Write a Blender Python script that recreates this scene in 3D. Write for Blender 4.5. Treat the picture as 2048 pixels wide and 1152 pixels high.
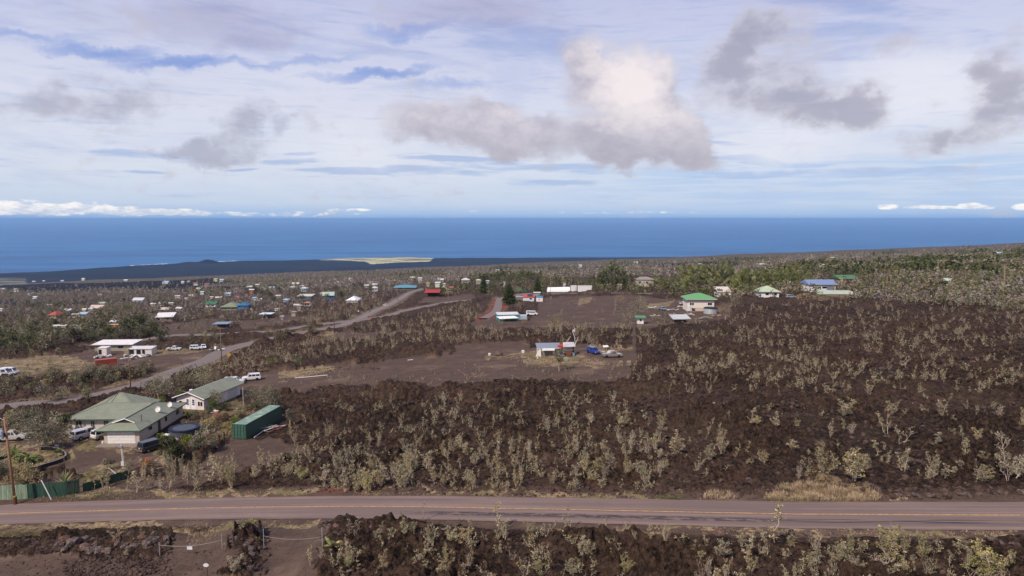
import bpy, math, random
import numpy as np
from mathutils import Matrix, Vector
SC = bpy.context.scene
for _o in list(bpy.data.objects): bpy.data.objects.remove(_o)
COL = SC.collection
PI = math.pi

def lin(c):
    return tuple((x/255/12.92 if x/255 <= .04045 else ((x/255+.055)/1.055)**2.4) for x in c)

# ------------------------------------------------------------------ camera
FOC, HZ = 1365.0, 437.0            # focal length and eye-level row, in pixels of the 2048 x 1152 photograph
PITCH = math.atan((576-HZ)/FOC)
cam = bpy.data.cameras.new('camera'); cam.sensor_width = 36; cam.lens = 36*FOC/2048
cam.clip_start = .5; cam.clip_end = 300000
camo = bpy.data.objects.new('camera', cam); COL.objects.link(camo)
camo.rotation_euler = (PI/2-PITCH, 0, 0); camo.location = (0, 0, 0)
SC.camera = camo
SC.render.resolution_x, SC.render.resolution_y = 1024, 576
SC.view_settings.view_transform = 'Standard'; SC.view_settings.look = 'None'
SC.view_settings.exposure = 0.1; SC.view_settings.gamma = 1
SC.render.engine = 'CYCLES'
SC.cycles.use_denoising = True
SC.cycles.volume_bounces = 0; SC.cycles.max_bounces = 5; SC.cycles.diffuse_bounces = 2
SC.cycles.transparent_max_bounces = 4; SC.cycles.volume_step_rate = 4; SC.cycles.volume_max_steps = 32
SC.cycles.sample_clamp_indirect = 4

def ray(u, v):
    xu = (u-1024)/FOC; yv = (576-v)/FOC
    cp, sp = math.cos(PITCH), math.sin(PITCH)
    return (xu, cp+yv*sp, -sp+yv*cp)

# ------------------------------------------------------------------ sun
SUN_EL, SUN_AZ = math.radians(47), math.radians(-141)       # azimuth clockwise from +Y (the way the camera looks)
sdir = Vector((math.sin(SUN_AZ)*math.cos(SUN_EL), math.cos(SUN_AZ)*math.cos(SUN_EL), math.sin(SUN_EL)))
sl = bpy.data.lights.new('sun', 'SUN'); sl.energy = 4.5; sl.angle = math.radians(.5); sl.color = (1, .92, .82)
so = bpy.data.objects.new('sun', sl); COL.objects.link(so)
so.rotation_euler = (-sdir).to_track_quat('-Z', 'Y').to_euler()

# ------------------------------------------------------------------ sky: Nishita, a thin white veil with blue gaps, and cumulus
W = bpy.data.worlds.new('World'); SC.world = W; W.use_nodes = True
NT = W.node_tree; NT.nodes.clear()
class G:
    """small builder of shader node graphs"""
    def __init__(s, nt): s.nt = nt
    def n(s, t, **k):
        x = s.nt.nodes.new(t)
        for a, b in k.items(): setattr(x, a, b)
        return x
    def put(s, sock, val):
        if isinstance(val, bpy.types.NodeSocket): s.nt.links.new(val, sock)
        elif val is not None:
            try: sock.default_value = val
            except Exception: sock.default_value = (*val, 1)
    def m(s, op, a=None, b=None, c=None, clamp=False):
        x = s.n('ShaderNodeMath', operation=op, use_clamp=clamp)
        for i, q in enumerate((a, b, c)): s.put(x.inputs[i], q)
        return x.outputs[0]
    def vm(s, op, a=None, b=None, out=0):
        x = s.n('ShaderNodeVectorMath', operation=op)
        s.put(x.inputs[0], a); s.put(x.inputs[1], b)
        return x.outputs[out]
    def mix(s, f, a, b, mode='MIX'):
        x = s.n('ShaderNodeMix', data_type='RGBA', blend_type=mode)
        s.put(x.inputs[0], f); s.put(x.inputs[6], a if isinstance(a, bpy.types.NodeSocket) else (*a[:3], 1)); s.put(x.inputs[7], b if isinstance(b, bpy.types.NodeSocket) else (*b[:3], 1))
        return x.outputs[2]
    def sstep(s, x, lo, hi, a=0., b=1.):
        r = s.n('ShaderNodeMapRange', interpolation_type='SMOOTHSTEP')
        for i, q in enumerate((x, lo, hi, a, b)): s.put(r.inputs[i], q)
        return r.outputs[0]
    def noise(s, vec, scale, det=4, rough=.55, dist=0., out=0):
        x = s.n('ShaderNodeTexNoise'); s.put(x.inputs['Vector'], vec)
        x.inputs['Scale'].default_value = scale; x.inputs['Detail'].default_value = det
        x.inputs['Roughness'].default_value = rough; x.inputs['Distortion'].default_value = dist
        return x.outputs[out]
    def comb(s, x=0., y=0., z=0.):
        c = s.n('ShaderNodeCombineXYZ')
        for i, q in enumerate((x, y, z)): s.put(c.inputs[i], q)
        return c.outputs[0]
    def sep(s, v):
        c = s.n('ShaderNodeSeparateXYZ'); s.put(c.inputs[0], v); return c.outputs
    def ramp(s, f, stops):
        r = s.n('ShaderNodeValToRGB'); s.put(r.inputs[0], f)
        e = r.color_ramp.elements
        while len(e) < len(stops): e.new(.5)
        for i, (p, c) in enumerate(stops): e[i].position = p; e[i].color = (*c[:3], 1)
        return r.outputs[0]
def build_sky():
    g = G(NT)
    tc = g.n('ShaderNodeTexCoord').outputs['Generated']
    d = g.vm('NORMALIZE', tc)
    X, Y, Z = g.sep(d)
    az = g.m('ARCTAN2', X, Y); el = g.m('ARCSINE', Z)
    def ae(u, v):
        x, y, z = ray(u, v)
        return math.atan2(x, y), math.atan2(z, math.hypot(x, y))
    ang = g.comb(az, el, 0.)
    # billowing noise, flattened towards the horizon
    n1 = g.noise(g.vm('MULTIPLY', ang, (1, 1.5, 1)), 9, 7, .6, .2)
    n2 = g.noise(g.vm('MULTIPLY', ang, (1, 1.5, 1)), 30, 6, .62, .1)
    nn = g.m('ADD', g.m('MULTIPLY', n1, .55), g.m('MULTIPLY', n2, .45))
    nn = g.m('SUBTRACT', nn, .5)
    wn = g.noise(g.vm('MULTIPLY', ang, (1, 1.3, 1)), 7, 5, .6, 0., 1); wn2 = g.noise(g.vm('MULTIPLY', ang, (1, 1.3, 1)), 26, 4, .6, 0., 1)
    off = g.vm('ADD', g.vm('MULTIPLY', g.vm('SUBTRACT', wn, (.5, .5, .5)), (.13, .075, 0)), g.vm('MULTIPLY', g.vm('SUBTRACT', wn2, (.5, .5, .5)), (.035, .03, 0)))
    awp = g.vm('ADD', ang, g.vm('MULTIPLY', off, (1, 1, 0))); awl = g.vm('ADD', ang, g.vm('MULTIPLY', off, (.8, .1, 0)))
    def field(blobs, ang=awp):
        tot = None
        for b in blobs:
            u, v, ru, rv = b[:4]; rot = math.radians(b[4]) if len(b) > 4 else 0
            w = b[5] if len(b) > 5 else 1.
            a0, e0 = ae(u, v); a1, _ = ae(u+ru, v); _, e1 = ae(u, v-rv)
            p = g.vm('SUBTRACT', ang, (a0, e0, 0))
            if rot:
                vr = g.n('ShaderNodeVectorRotate', rotation_type='Z_AXIS'); g.put(vr.inputs['Vector'], p); vr.inputs['Angle'].default_value = rot; p = vr.outputs[0]
            p = g.vm('MULTIPLY', p, (1/abs(a1-a0), 1/abs(e1-e0), 0))
            r2 = g.vm('DOT_PRODUCT', p, p, out=1)
            f = g.m('MAXIMUM', g.m('SUBTRACT', 1., r2), 0.)
            f = g.m('MULTIPLY', f, w)
            tot = f if tot is None else g.m('ADD', tot, f)
        return tot
    nish = g.n('ShaderNodeTexSky', sky_type='NISHITA'); nish.sun_disc = False
    nish.sun_elevation = SUN_EL; nish.sun_rotation = SUN_AZ; nish.altitude = 600
    K = 10.0
    def c(*rgb, k=1.): return tuple(x*K*k for x in lin(rgb))
    e = g.m('MULTIPLY', el, 180/PI)
    t = g.m('DIVIDE', g.m('MAXIMUM', e, 0.), 30., clamp=True)
    veil = g.ramp(t, [(0., lin((132, 168, 216))), (.012, lin((156, 188, 226))), (.04, lin((194, 208, 230))), (.12, lin((214, 220, 233))), (.28, lin((220, 221, 234))),
                      (.44, lin((206, 209, 231))), (.58, lin((194, 197, 226))), (.75, lin((176, 180, 216))), (1., lin((158, 164, 208)))])
    # streaks of the high cloud
    rot = g.n('ShaderNodeVectorRotate', rotation_type='Z_AXIS'); g.put(rot.inputs['Vector'], ang); rot.inputs['Angle'].default_value = .13
    st = g.noise(g.vm('MULTIPLY', rot.outputs[0], (1.2, 7, 1)), 3.2, 6, .55, .6)
    st2 = g.noise(g.vm('MULTIPLY', ang, (1.6, 9, 1)), 9., 6, .6, .3)
    stc = g.m('MULTIPLY_ADD', st, .7, g.m('MULTIPLY', st2, .3))
    high = g.sstep(e, 2., 16., .35, 1.)
    blue = g.mix(g.sstep(e, 0., 20.), lin((168, 190, 226)), lin((96, 128, 200)))
    gap = g.m('MULTIPLY', g.sstep(stc, .56, .34), g.m('MULTIPLY', high, .5))
    col = g.mix(gap, veil, blue)
    stre = field([(40, 76, 150, 17, -6, .9), (190, 100, 150, 20, -9, 1.2), (330, 118, 150, 19, -9, 1.2), (450, 128, 130, 16, -6, .8), (620, 122, 130, 15, -12, .8),
                  (750, 150, 150, 17, -8, 1.1), (880, 168, 120, 16, -4, .7), (820, 55, 120, 20, -6, .8), (1120, 95, 60, 60, 0, .35), (1060, 80, 90, 40, 0, .4), (1030, 170, 60, 70, 0, .3)])
    sm = g.sstep(g.m('ADD', stre, g.m('MULTIPLY', g.m('SUBTRACT', stc, .5), 2.6)), -.15, 1.5)
    col = g.mix(g.m('MULTIPLY', sm, .8), col, lin((112, 144, 212)))
    low = field([(270, 308, 110, 12, -2), (590, 307, 60, 5, -3), (575, 323, 80, 8, -4), (690, 341, 120, 10, 0), (850, 341, 160, 13, 0), (980, 326, 110, 16, 3), (890, 317, 80, 7, 0),
                 (1160, 337, 110, 13, 2), (1080, 365, 150, 9, 0), (1480, 316, 90, 13, 5), (1440, 285, 70, 6, 6), (1570, 328, 120, 8, 4), (1480, 350, 140, 10, 0), (1760, 343, 300, 12, 1), (300, 345, 55, 4, 0), (470, 338, 50, 4, -3)], awl)
    lm = g.sstep(g.m('ADD', low, g.m('MULTIPLY', g.m('SUBTRACT', g.noise(g.vm('MULTIPLY', ang, (2, 22, 1)), 5., 6, .65, .3), .5), 3.2)), .1, 1.0)
    col = g.mix(g.m('MULTIPLY', lm, .8), col, lin((163, 182, 220)))
    # faint lines of cloud towards the horizon, more blue between them on the right
    hl = g.noise(g.vm('MULTIPLY', ang, (2, 34, 1)), 3.5, 5, .6, .4)
    rb = g.m('MULTIPLY', g.sstep(az, -.15, .35), g.m('MULTIPLY', g.sstep(e, 5., 3.8), g.sstep(e, .6, 1.2)))
    col = g.mix(g.m('MULTIPLY', rb, g.sstep(hl, .62, .36, .2, .8)), col, lin((170, 196, 232)))
    # diffuse grey cloud high up
    topf = field([(440, 30, 190, 70), (960, 25, 220, 60), (180, 30, 200, 60, 0, .4), (1600, 20, 300, 60, 0, .35), (530, 80, 120, 30, -10, .6)])
    col = g.mix(g.m('MULTIPLY', g.sstep(g.m('ADD', topf, g.m('MULTIPLY', nn, 1.2)), 0., 1.3), .6), col, lin((168, 165, 194)))
    wht = field([(1850, 170, 260, 110), (1560, 290, 200, 50, 0, .8), (700, 290, 200, 60, 0, .7), (600, 170, 200, 60, 0, .4)])
    col = g.mix(g.m('MULTIPLY', g.sstep(g.m('ADD', wht, g.m('MULTIPLY', nn, .6)), 0., 1.1), .75), col, lin((232, 231, 240)))
    # soft grey scud
    left = field([(160, 190, 132, 66, 0, .8), (275, 205, 108, 74, 0, .8), (45, 215, 108, 60, 0, .7), (500, 232, 90, 36, -20, 1), (560, 258, 46, 26, -30, .9), (430, 295, 120, 36, 0, 1), (380, 298, 72, 26, 0, .7), (460, 250, 72, 36, 0, .6), (380, 120, 48, 10, -8, .5)])
    mk = g.sstep(g.m('ADD', left, g.m('MULTIPLY', nn, 3.6)), .2, 1.5)
    col = g.mix(g.m('MULTIPLY', mk, .66), col, lin((156, 155, 176)))
    right = field([(1480, 90, 104, 84, 20), (1455, 155, 78, 98), (1540, 45, 117, 72, 0, .8), (1580, 150, 117, 65, -20, .9), (1640, 205, 117, 68, -10), (1735, 210, 78, 65), (1690, 240, 143, 44), (1540, 215, 91, 47, 0, .7),
                   (1780, 90, 104, 39, 0, .55), (2010, 135, 78, 78, 0, 1), (2040, 215, 117, 65), (1965, 180, 78, 78, 0, .7), (2040, 50, 52, 65, 0, .7), (1850, 291, 75, 34, 0, 1.1), (1945, 290, 104, 36, 0, 1.1), (1990, 240, 117, 31, 0, .5)])
    mk = g.sstep(g.m('ADD', right, g.m('MULTIPLY', nn, 4.2)), .05, 1.3)
    dk = g.sstep(g.m('ADD', right, g.m('MULTIPLY', nn, 3.)), .7, 1.7)
    col = g.mix(g.m('MULTIPLY', mk, .8), col, g.mix(dk, lin((196, 192, 204)), lin((160, 157, 174))))
    # the big cumulus and the bank trailing to the left of it
    big = field([(1262, 150, 116, 88), (1270, 225, 122, 99), (1150, 100, 67, 60), (1172, 165, 72, 77), (1352, 255, 77, 72), (1305, 290, 139, 72), (1390, 322, 58, 35, 0, .8), (1240, 280, 104, 70), (1325, 150, 35, 70, 0, .4),
                 (815, 240, 93, 56, 0, .95), (925, 250, 110, 72), (1020, 262, 116, 72), (1120, 275, 128, 60), (985, 222, 70, 46, 0, .6), (1010, 310, 46, 19, 0, .5), (870, 262, 93, 46, 0, .6)])
    nf = g.m('MULTIPLY', nn, 1.7)
    bf = g.m('ADD', big, nf)
    mk = g.sstep(bf, .1, 1.15)
    brt = field([(1262, 140, 125, 80), (1250, 215, 105, 85, 0, .9), (1150, 95, 70, 60, 0, .5), (1345, 235, 70, 50, 0, .5), (1030, 220, 60, 30, 0, .4)])
    brt = g.sstep(g.m('ADD', brt, g.m('MULTIPLY', nn, 1.2)), .05, 1.35)
    drk = g.sstep(el, ae(1280, 235)[1], ae(1280, 330)[1])
    sh = g.mix(g.sstep(nn, -.16, .14), lin((180, 174, 189)), lin((212, 205, 214)))
    cc = g.mix(brt, sh, lin((243, 232, 231)))
    cc = g.mix(g.m('MULTIPLY', drk, .5), cc, lin((150, 146, 163)))
    col = g.mix(g.m('MULTIPLY', mk, .95), col, cc)
    # banks of cumulus along the horizon
    hn = g.m('SUBTRACT', g.noise(g.vm('MULTIPLY', ang, (1, 2.6, 1)), 48, 6, .62), .5)
    hb = field([(-60, 414, 120, 20), (30, 414, 90, 18), (110, 420, 100, 15, -2), (165, 414, 60, 14), (250, 422, 100, 12), (330, 424, 110, 8, 0, .9), (430, 428, 120, 6, 0, .6), (700, 420, 60, 4, 0, .6), (600, 428, 160, 7, 0, .35), (950, 424, 14, 4, 0, .6),
                (1775, 413, 26, 7), (1850, 414, 50, 5), (1940, 412, 28, 8), (1900, 415, 60, 4), (1975, 414, 22, 5), (2045, 414, 25, 8), (1240, 425, 200, 3, 0, .3)], ang)
    hf = g.m('MULTIPLY', g.sstep(g.m('ADD', hb, g.m('MULTIPLY', hn, 3.2)), .1, .85), g.sstep(hb, 0., .25))
    col = g.mix(g.m('MULTIPLY', hf, .95), col, g.mix(g.sstep(g.m('ADD', g.m('MULTIPLY', hn, 2.), g.m('MULTIPLY', e, .5)), .05, .7), lin((196, 206, 226)), lin((250, 247, 246))))
    mx = g.mix(.93, g.vm('MULTIPLY', nish.outputs[0], (1, 1, 1)), g.vm('MULTIPLY', col, (K, K, K)))
    bg = g.n('ShaderNodeBackground'); g.put(bg.inputs[0], mx); bg.inputs[1].default_value = .1
    out = g.n('ShaderNodeOutputWorld'); g.put(out.inputs[0], bg.outputs[0])
build_sky()
W.cycles.sampling_method = 'MANUAL'; W.cycles.sample_map_resolution = 512
# ------------------------------------------------------------------ noise
_rs = np.random.RandomState(7)
_P = _rs.permutation(256).astype(np.int32); _P = np.concatenate([_P, _P])
_GA = _rs.rand(256)*2*PI; _GX, _GY = np.cos(_GA), np.sin(_GA)
def perlin(x, y, seed=0):
    x = np.asarray(x, float)+seed*17.31; y = np.asarray(y, float)+seed*9.77
    xi = np.floor(x).astype(np.int64); yi = np.floor(y).astype(np.int64)
    fx, fy = x-xi, y-yi; xi &= 255; yi &= 255
    def gr(ix, iy, dx, dy):
        h = _P[_P[ix & 255]+(iy & 255)]
        return _GX[h]*dx+_GY[h]*dy
    u = fx*fx*fx*(fx*(fx*6-15)+10); v = fy*fy*fy*(fy*(fy*6-15)+10)
    a = gr(xi, yi, fx, fy); b = gr(xi+1, yi, fx-1, fy); c = gr(xi, yi+1, fx, fy-1); d = gr(xi+1, yi+1, fx-1, fy-1)
    return ((a+(b-a)*u)+((c+(d-c)*u)-(a+(b-a)*u))*v)*1.5
def fbm(x, y, n=4, seed=0, gain=.5):
    s = 0; a = 1
    for i in range(n): s = s+a*perlin(x*2**i, y*2**i, seed+i*3); a *= gain
    return s
def ss(x, a, b):
    t = np.clip((x-a)/(b-a), 0, 1); return t*t*(3-2*t)

# ------------------------------------------------------------------ the shape of the land
SEA = -450.0
def _plane_at(u, v, z):
    x, y, zz = ray(u, v); return y*z/zz
_coast = [(-900, 556), (0, 548), (90, 545), (180, 538), (250, 532), (400, 526), (480, 522), (560, 521), (640, 519), (700, 516), (800, 514), (870, 516.5), (1000, 515.5), (1200, 515), (1450, 514), (1700, 513), (3000, 512)]
_cu = np.array([(u-1024)/FOC for u, v in _coast]); _cy = np.array([_plane_at(u, v, SEA+4) for u, v in _coast])
def z_base(X, Y):
    X = np.asarray(X, float); Y = np.asarray(Y, float)
    sgn = ss(X, -15, 15)
    gx = .04+(.045*(1-sgn)+.02*sgn)*np.exp(-np.maximum(Y, 0)/500)
    Xc = np.clip(X, -1.2*np.abs(Y)-250, 1.2*np.abs(Y)+250)
    z = -27-.057*Y+gx*Xc-.06*np.maximum(Y-3000, 0)
    pl = SEA+14+5*fbm(X/900, Y/500, 3, 5)+ss(Y, 8500, 5200)*8
    t = X/np.maximum(Y, 1)
    yc = np.interp(t, _cu, _cy)*(1+.006*fbm(t*14, t*0, 4, 9))
    pl = pl-ss(Y-yc, -200, 30)*26
    z = np.where(Y > 2500, np.maximum(z, pl), z)
    hills = ss(Y, 90, 260)*(.9*fbm(X/55, Y/75, 3, 1))+ss(Y, 400, 1400)*3.0*fbm(X/260, Y/330, 3, 2)*(1-ss(Y, 3400, 4200))
    z = z+hills
    for cx, cy, h, r in CONES: z = z+h*np.exp(-((X-cx)**2+(Y-cy)**2)/r**2)
    return z
CONES = []
for (u, v, h, r) in ((415, 529, 42, 170), (385, 530, 24, 150), (350, 532, 14, 130), (260, 537, 16, 120), (210, 540, 18, 120), (520, 526, 10, 140)):
    y = _plane_at(u, v, SEA+12); CONES.append(((u-1024)/FOC*y/ray(u, v)[1]*1.0, y, h, r))
CONES = [(ray(u, v)[0]/ray(u, v)[1]*_plane_at(u, v, SEA+12), _plane_at(u, v, SEA+12), h, r) for (u, v, h, r) in ((417, 527, 36, 75), (378, 529, 22, 95), (350, 531, 10, 70), (262, 537, 12, 70), (208, 540, 12, 80), (520, 525, 9, 90), (640, 522, 6, 120))]

def hit_with(zf, u, v):
    """the point of the land seen at pixel u, v of the photograph (arrays welcome)"""
    u = np.atleast_1d(np.asarray(u, float)); v = np.atleast_1d(np.asarray(v, float))
    cp, sp = math.cos(PITCH), math.sin(PITCH)
    dx = (u-1024)/FOC; yv = (576-v)/FOC; dy = cp+yv*sp; dz = -sp+yv*cp
    tx, tz = dx/dy, dz/dy
    ys = np.geomspace(30, 9500, 420)
    YY = np.repeat(ys[None], len(u), 0); f = zf(tx[:, None]*YY, YY)-tz[:, None]*YY
    hitm = f > 0; i = np.where(hitm.any(1), hitm.argmax(1), len(ys)-1); i = np.maximum(i, 1)
    lo, hi = ys[i-1], ys[i]
    for _ in range(26):
        mid = (lo+hi)/2; up = zf(tx*mid, mid)-tz*mid > 0
        hi = np.where(up, mid, hi); lo = np.where(up, lo, mid)
    Y = (lo+hi)/2
    return np.stack([tx*Y, Y, zf(tx*Y, Y)], 1)
def world_poly(px): return hit_with(z_base, [p[0] for p in px], [p[1] for p in px])[:, :2]
def seg_dist(X, Y, pts):
    """distance to a polyline and the fractional index of the nearest point"""
    best = np.full(X.shape, 1e9); arc = np.zeros(X.shape)
    for i in range(len(pts)-1):
        a, b = pts[i][:2], pts[i+1][:2]; ab = b-a; L = max(ab@ab, 1e-9)
        t = np.clip(((X-a[0])*ab[0]+(Y-a[1])*ab[1])/L, 0, 1)
        d = np.hypot(X-a[0]-t*ab[0], Y-a[1]-t*ab[1]); m = d < best
        best = np.where(m, d, best); arc = np.where(m, i+t, arc)
    return best, arc
def inside(X, Y, poly):
    r = np.zeros(X.shape, bool); n = len(poly); j = n-1
    for i in range(n):
        (xi, yi), (xj, yj) = poly[i], poly[j]
        c = ((yi > Y) != (yj > Y)) & (X < (xj-xi)*(Y-yi)/((yj-yi) if yj != yi else 1e-9)+xi)
        r ^= c; j = i
    return r
def resample(pts, step):
    """smooth a polyline with Catmull-Rom and sample it evenly"""
    P = np.asarray(pts, float); P = np.vstack([2*P[0]-P[1], P, 2*P[-1]-P[-2]]); out = []
    for i in range(1, len(P)-2):
        n = max(2, int(np.linalg.norm(P[i+1]-P[i])/step))
        for k in range(n):
            t = k/n
            out.append(.5*((2*P[i])+(-P[i-1]+P[i+1])*t+(2*P[i-1]-5*P[i]+4*P[i+1]-P[i+2])*t*t+(-P[i-1]+3*P[i]-3*P[i+1]+P[i+2])*t**3))
    out.append(P[-2]); return np.array(out)

# roads: pixel centre lines, half width in metres, sampling step
ROADS = {
 'main': ([(-420, 1066), (-200, 1048), (0, 1030), (150, 1024), (300, 1019.5), (450, 1016), (600, 1014.5), (800, 1014.5), (1000, 1016.5), (1300, 1023.5), (1600, 1029), (2048, 1031.5), (2500, 1033)], 3.15, 1.5),
 'left': ([(-260, 885), (-120, 846), (0, 817), (110, 802), (200, 786), (290, 765), (350, 744), (410, 722), (455, 700), (520, 684), (570, 671), (640, 659), (700, 646), (750, 622), (790, 603), (822, 585), (845, 577)], 3.3, 3),
 'cross': ([(560, 661), (620, 651), (690, 644), (760, 634), (830, 618), (900, 606), (960, 599), (1003, 595), (1050, 590.5), (1110, 588), (1180, 586), (1300, 587), (1400, 585)], 2.8, 4),
 'low': ([(180, 690), (260, 684), (350, 674), (430, 669), (500, 664), (560, 661)], 2.8, 4),
 'drive': ([(1001, 596), (997, 607), (994, 620), (982, 630), (966, 637)], 2.3, 2),
}
_RW = {}
for k, (px, hw, st) in ROADS.items():
    w = resample(world_poly(px), st); _RW[k] = [w, hw, z_base(w[:, 0], w[:, 1])]
for k in _RW:      # even out the long profile
    z = _RW[k][2]; m = 9
    zz = np.convolve(np.concatenate([np.full(m, z[0]), z, np.full(m, z[-1])]), np.ones(2*m+1)/(2*m+1), 'valid'); zz[0], zz[-1] = z[0], z[-1]
    _RW[k][2] = zz

POLY = dict(
 cinder=[
  [(478, 792), (560, 797), (640, 780), (760, 774), (900, 776), (960, 762), (1240, 768), (1258, 712), (1236, 690), (1150, 688), (1000, 703), (900, 712), (700, 730), (560, 742), (500, 747), (455, 752), (452, 770)],
  [(1085, 596), (1240, 590), (1370, 600), (1440, 618), (1435, 645), (1300, 655), (1100, 655), (960, 662), (925, 650), (966, 637), (1060, 640), (1085, 620)],
  [(120, 872), (300, 872), (335, 925), (250, 950), (140, 958), (60, 935), (-100, 950), (-100, 870)],
  [(0, 720), (110, 712), (200, 700), (440, 695), (470, 704), (330, 735), (200, 748), (0, 762), (-200, 770), (-200, 740)],
  [(290, 655), (430, 636), (480, 655), (330, 668)], [(480, 640), (600, 632), (640, 640), (500, 655)],
  [(860, 596), (950, 588), (960, 598), (840, 608)], [(1245, 700), (1256, 650), (1268, 650), (1275, 720), (1262, 745)],
  [(345, 1060), (470, 1050), (455, 1100), (470, 1260), (-200, 1260), (-200, 1110), (300, 1125), (345, 1090)],
  [(540, 1050), (668, 1044), (655, 1100), (640, 1260), (490, 1260), (530, 1110)],
  [(470, 870), (560, 875), (600, 900), (560, 930), (430, 960), (330, 975), (300, 960), (400, 930)],
  [(-100, 965), (60, 965), (280, 960), (420, 985), (600, 978), (700, 990), (300, 1000), (-100, 1020)],
  [(900, 690), (1060, 690), (1060, 700), (880, 716)], [(640, 670), (760, 664), (860, 668), (760, 676), (640, 684)],
 ],
 grass=[
  [(95, 872), (300, 872), (305, 900), (255, 905), (130, 905), (92, 898)], [(-60, 905), (100, 905), (130, 922), (60, 942), (-60, 950)],
  [(150, 945), (240, 928), (262, 948), (180, 972), (120, 962)], [(370, 820), (465, 835), (470, 870), (400, 900), (310, 905), (290, 925), (350, 935), (420, 880), (470, 850), (540, 810), (480, 795)],
  [(1525, 995), (1560, 975), (1620, 965), (1700, 975), (1760, 995), (1700, 1005), (1560, 1003)], [(1305, 992), (1370, 990), (1375, 999), (1310, 999)],
  [(-50, 722), (120, 715), (200, 728), (120, 748), (-50, 760)], [(265, 698), (440, 692), (445, 698), (270, 712)], [(990, 712), (1100, 700), (1160, 715), (1240, 722), (1240, 732), (1040, 728)],
  [(1170, 688), (1240, 690), (1255, 702), (1200, 700)], [(1130, 598), (1200, 592), (1180, 604), (1130, 612)], [(560, 742), (690, 735), (690, 745), (560, 758)], [(610, 668), (690, 664), (690, 674), (610, 676)],
  [(1290, 605), (1370, 600), (1340, 612), (1280, 616)], [(1590, 590), (1720, 588), (1760, 598), (1700, 602), (1590, 602)],
  [(1960, 606), (2060, 604), (2060, 616), (1980, 616)], [(-50, 1048), (120, 1050), (300, 1046), (640, 1046), (600, 1056), (330, 1062), (100, 1075), (-50, 1090)], [(120, 985), (420, 980), (640, 985), (620, 993), (300, 996), (100, 1004)],
  [(700, 986), (1300, 990), (1300, 998), (700, 992)], [(1100, 1048), (1500, 1054), (2048, 1066), (2048, 1076), (1500, 1064), (1100, 1056)],
 ],
 red=[[(955, 640), (975, 632), (990, 625), (992, 612), (996, 598), (1008, 597), (1006, 612), (1000, 628), (985, 640), (965, 648)], 
      [(1420, 610), (1440, 612), (1440, 624), (1415, 626)], [(560, 998), (700, 985), (760, 990), (600, 996)], [(640, 985), (760, 975), (780, 982), (700, 988)]],
 pale=[[(628, 519), (700, 515), (800, 512.5), (872, 516), (860, 523), (800, 524.5), (740, 528.5), (735, 524), (700, 521), (640, 521)], [(-80, 555), (52, 556), (52, 567), (0, 571), (-80, 575)]],
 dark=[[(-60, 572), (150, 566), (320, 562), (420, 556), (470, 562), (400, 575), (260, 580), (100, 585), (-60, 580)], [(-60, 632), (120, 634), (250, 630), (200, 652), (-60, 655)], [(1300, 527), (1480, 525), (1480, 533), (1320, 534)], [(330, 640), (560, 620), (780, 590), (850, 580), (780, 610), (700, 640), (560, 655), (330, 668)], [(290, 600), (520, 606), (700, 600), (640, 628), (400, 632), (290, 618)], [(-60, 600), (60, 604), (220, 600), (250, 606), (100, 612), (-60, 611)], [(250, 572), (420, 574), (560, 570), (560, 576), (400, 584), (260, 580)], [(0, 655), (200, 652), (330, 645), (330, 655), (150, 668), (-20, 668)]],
)
PW = {k: [world_poly(p) for p in v] for k, v in POLY.items()}
# ridges of bulldozed lava: pixel polyline, height, half width (m)
BERMS = [([(640, 1160), (680, 1080), (700, 1050), (740, 1042), (800, 1060), (830, 1100)], 1.7, 3.2), ([(760, 1062), (900, 1070), (1050, 1064), (1250, 1068), (1500, 1075), (1700, 1080), (2048, 1098)], .75, 2.2), ([(1700, 1078), (1900, 1086), (2080, 1092)], .6, 1.8),
         ([(470, 1160), (480, 1100), (500, 1070), (540, 1062)], 1.2, 1.8), ([(120, 1100), (230, 1085), (330, 1082)], 1.0, 1.8), ([(-80, 1095), (60, 1092), (120, 1098)], .6, 1.5), ([(440, 700), (490, 694), (560, 682)], 2.6, 4.5), ([(470, 700), (540, 684), (620, 672)], 1.6, 5),
         ([(1260, 770), (1100, 775), (980, 782), (860, 792), (700, 795)], .8, 2.2), ([(590, 735), (800, 706), (1000, 690), (1240, 676)], .9, 3), ([(1440, 625), (1600, 606), (1800, 602), (1960, 612)], 2.2, 6), ([(395, 690), (420, 682), (460, 680)], 2.2, 4),
         ([(640, 988), (900, 984), (1250, 990), (1500, 994)], .4, 1.6), ([(1750, 992), (1900, 988), (2100, 990)], .8, 1.6), ([(700, 632), (745, 610), (785, 592)], 1.5, 4), ([(820, 590), (900, 584), (1000, 580)], 2., 5), ([(960, 600), (900, 612), (820, 628)], 1.2, 3.5),
         ([(0, 708), (120, 704), (200, 698)], 1.4, 3), ([(0, 640), (150, 636), (260, 628)], 2., 8), ([(1545, 990), (1610, 984), (1690, 986), (1740, 993)], 1.0, 1.7), ([(90, 770), (200, 762), (290, 750), (370, 735)], 1.3, 2.5), ([(1500, 850), (1600, 840), (1700, 845)], .8, 3), ([(1560, 815), (1680, 800), (1800, 800)], .8, 3)]
BW = [(resample(world_poly(p), 6), h, w) for p, h, w in BERMS]
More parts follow.
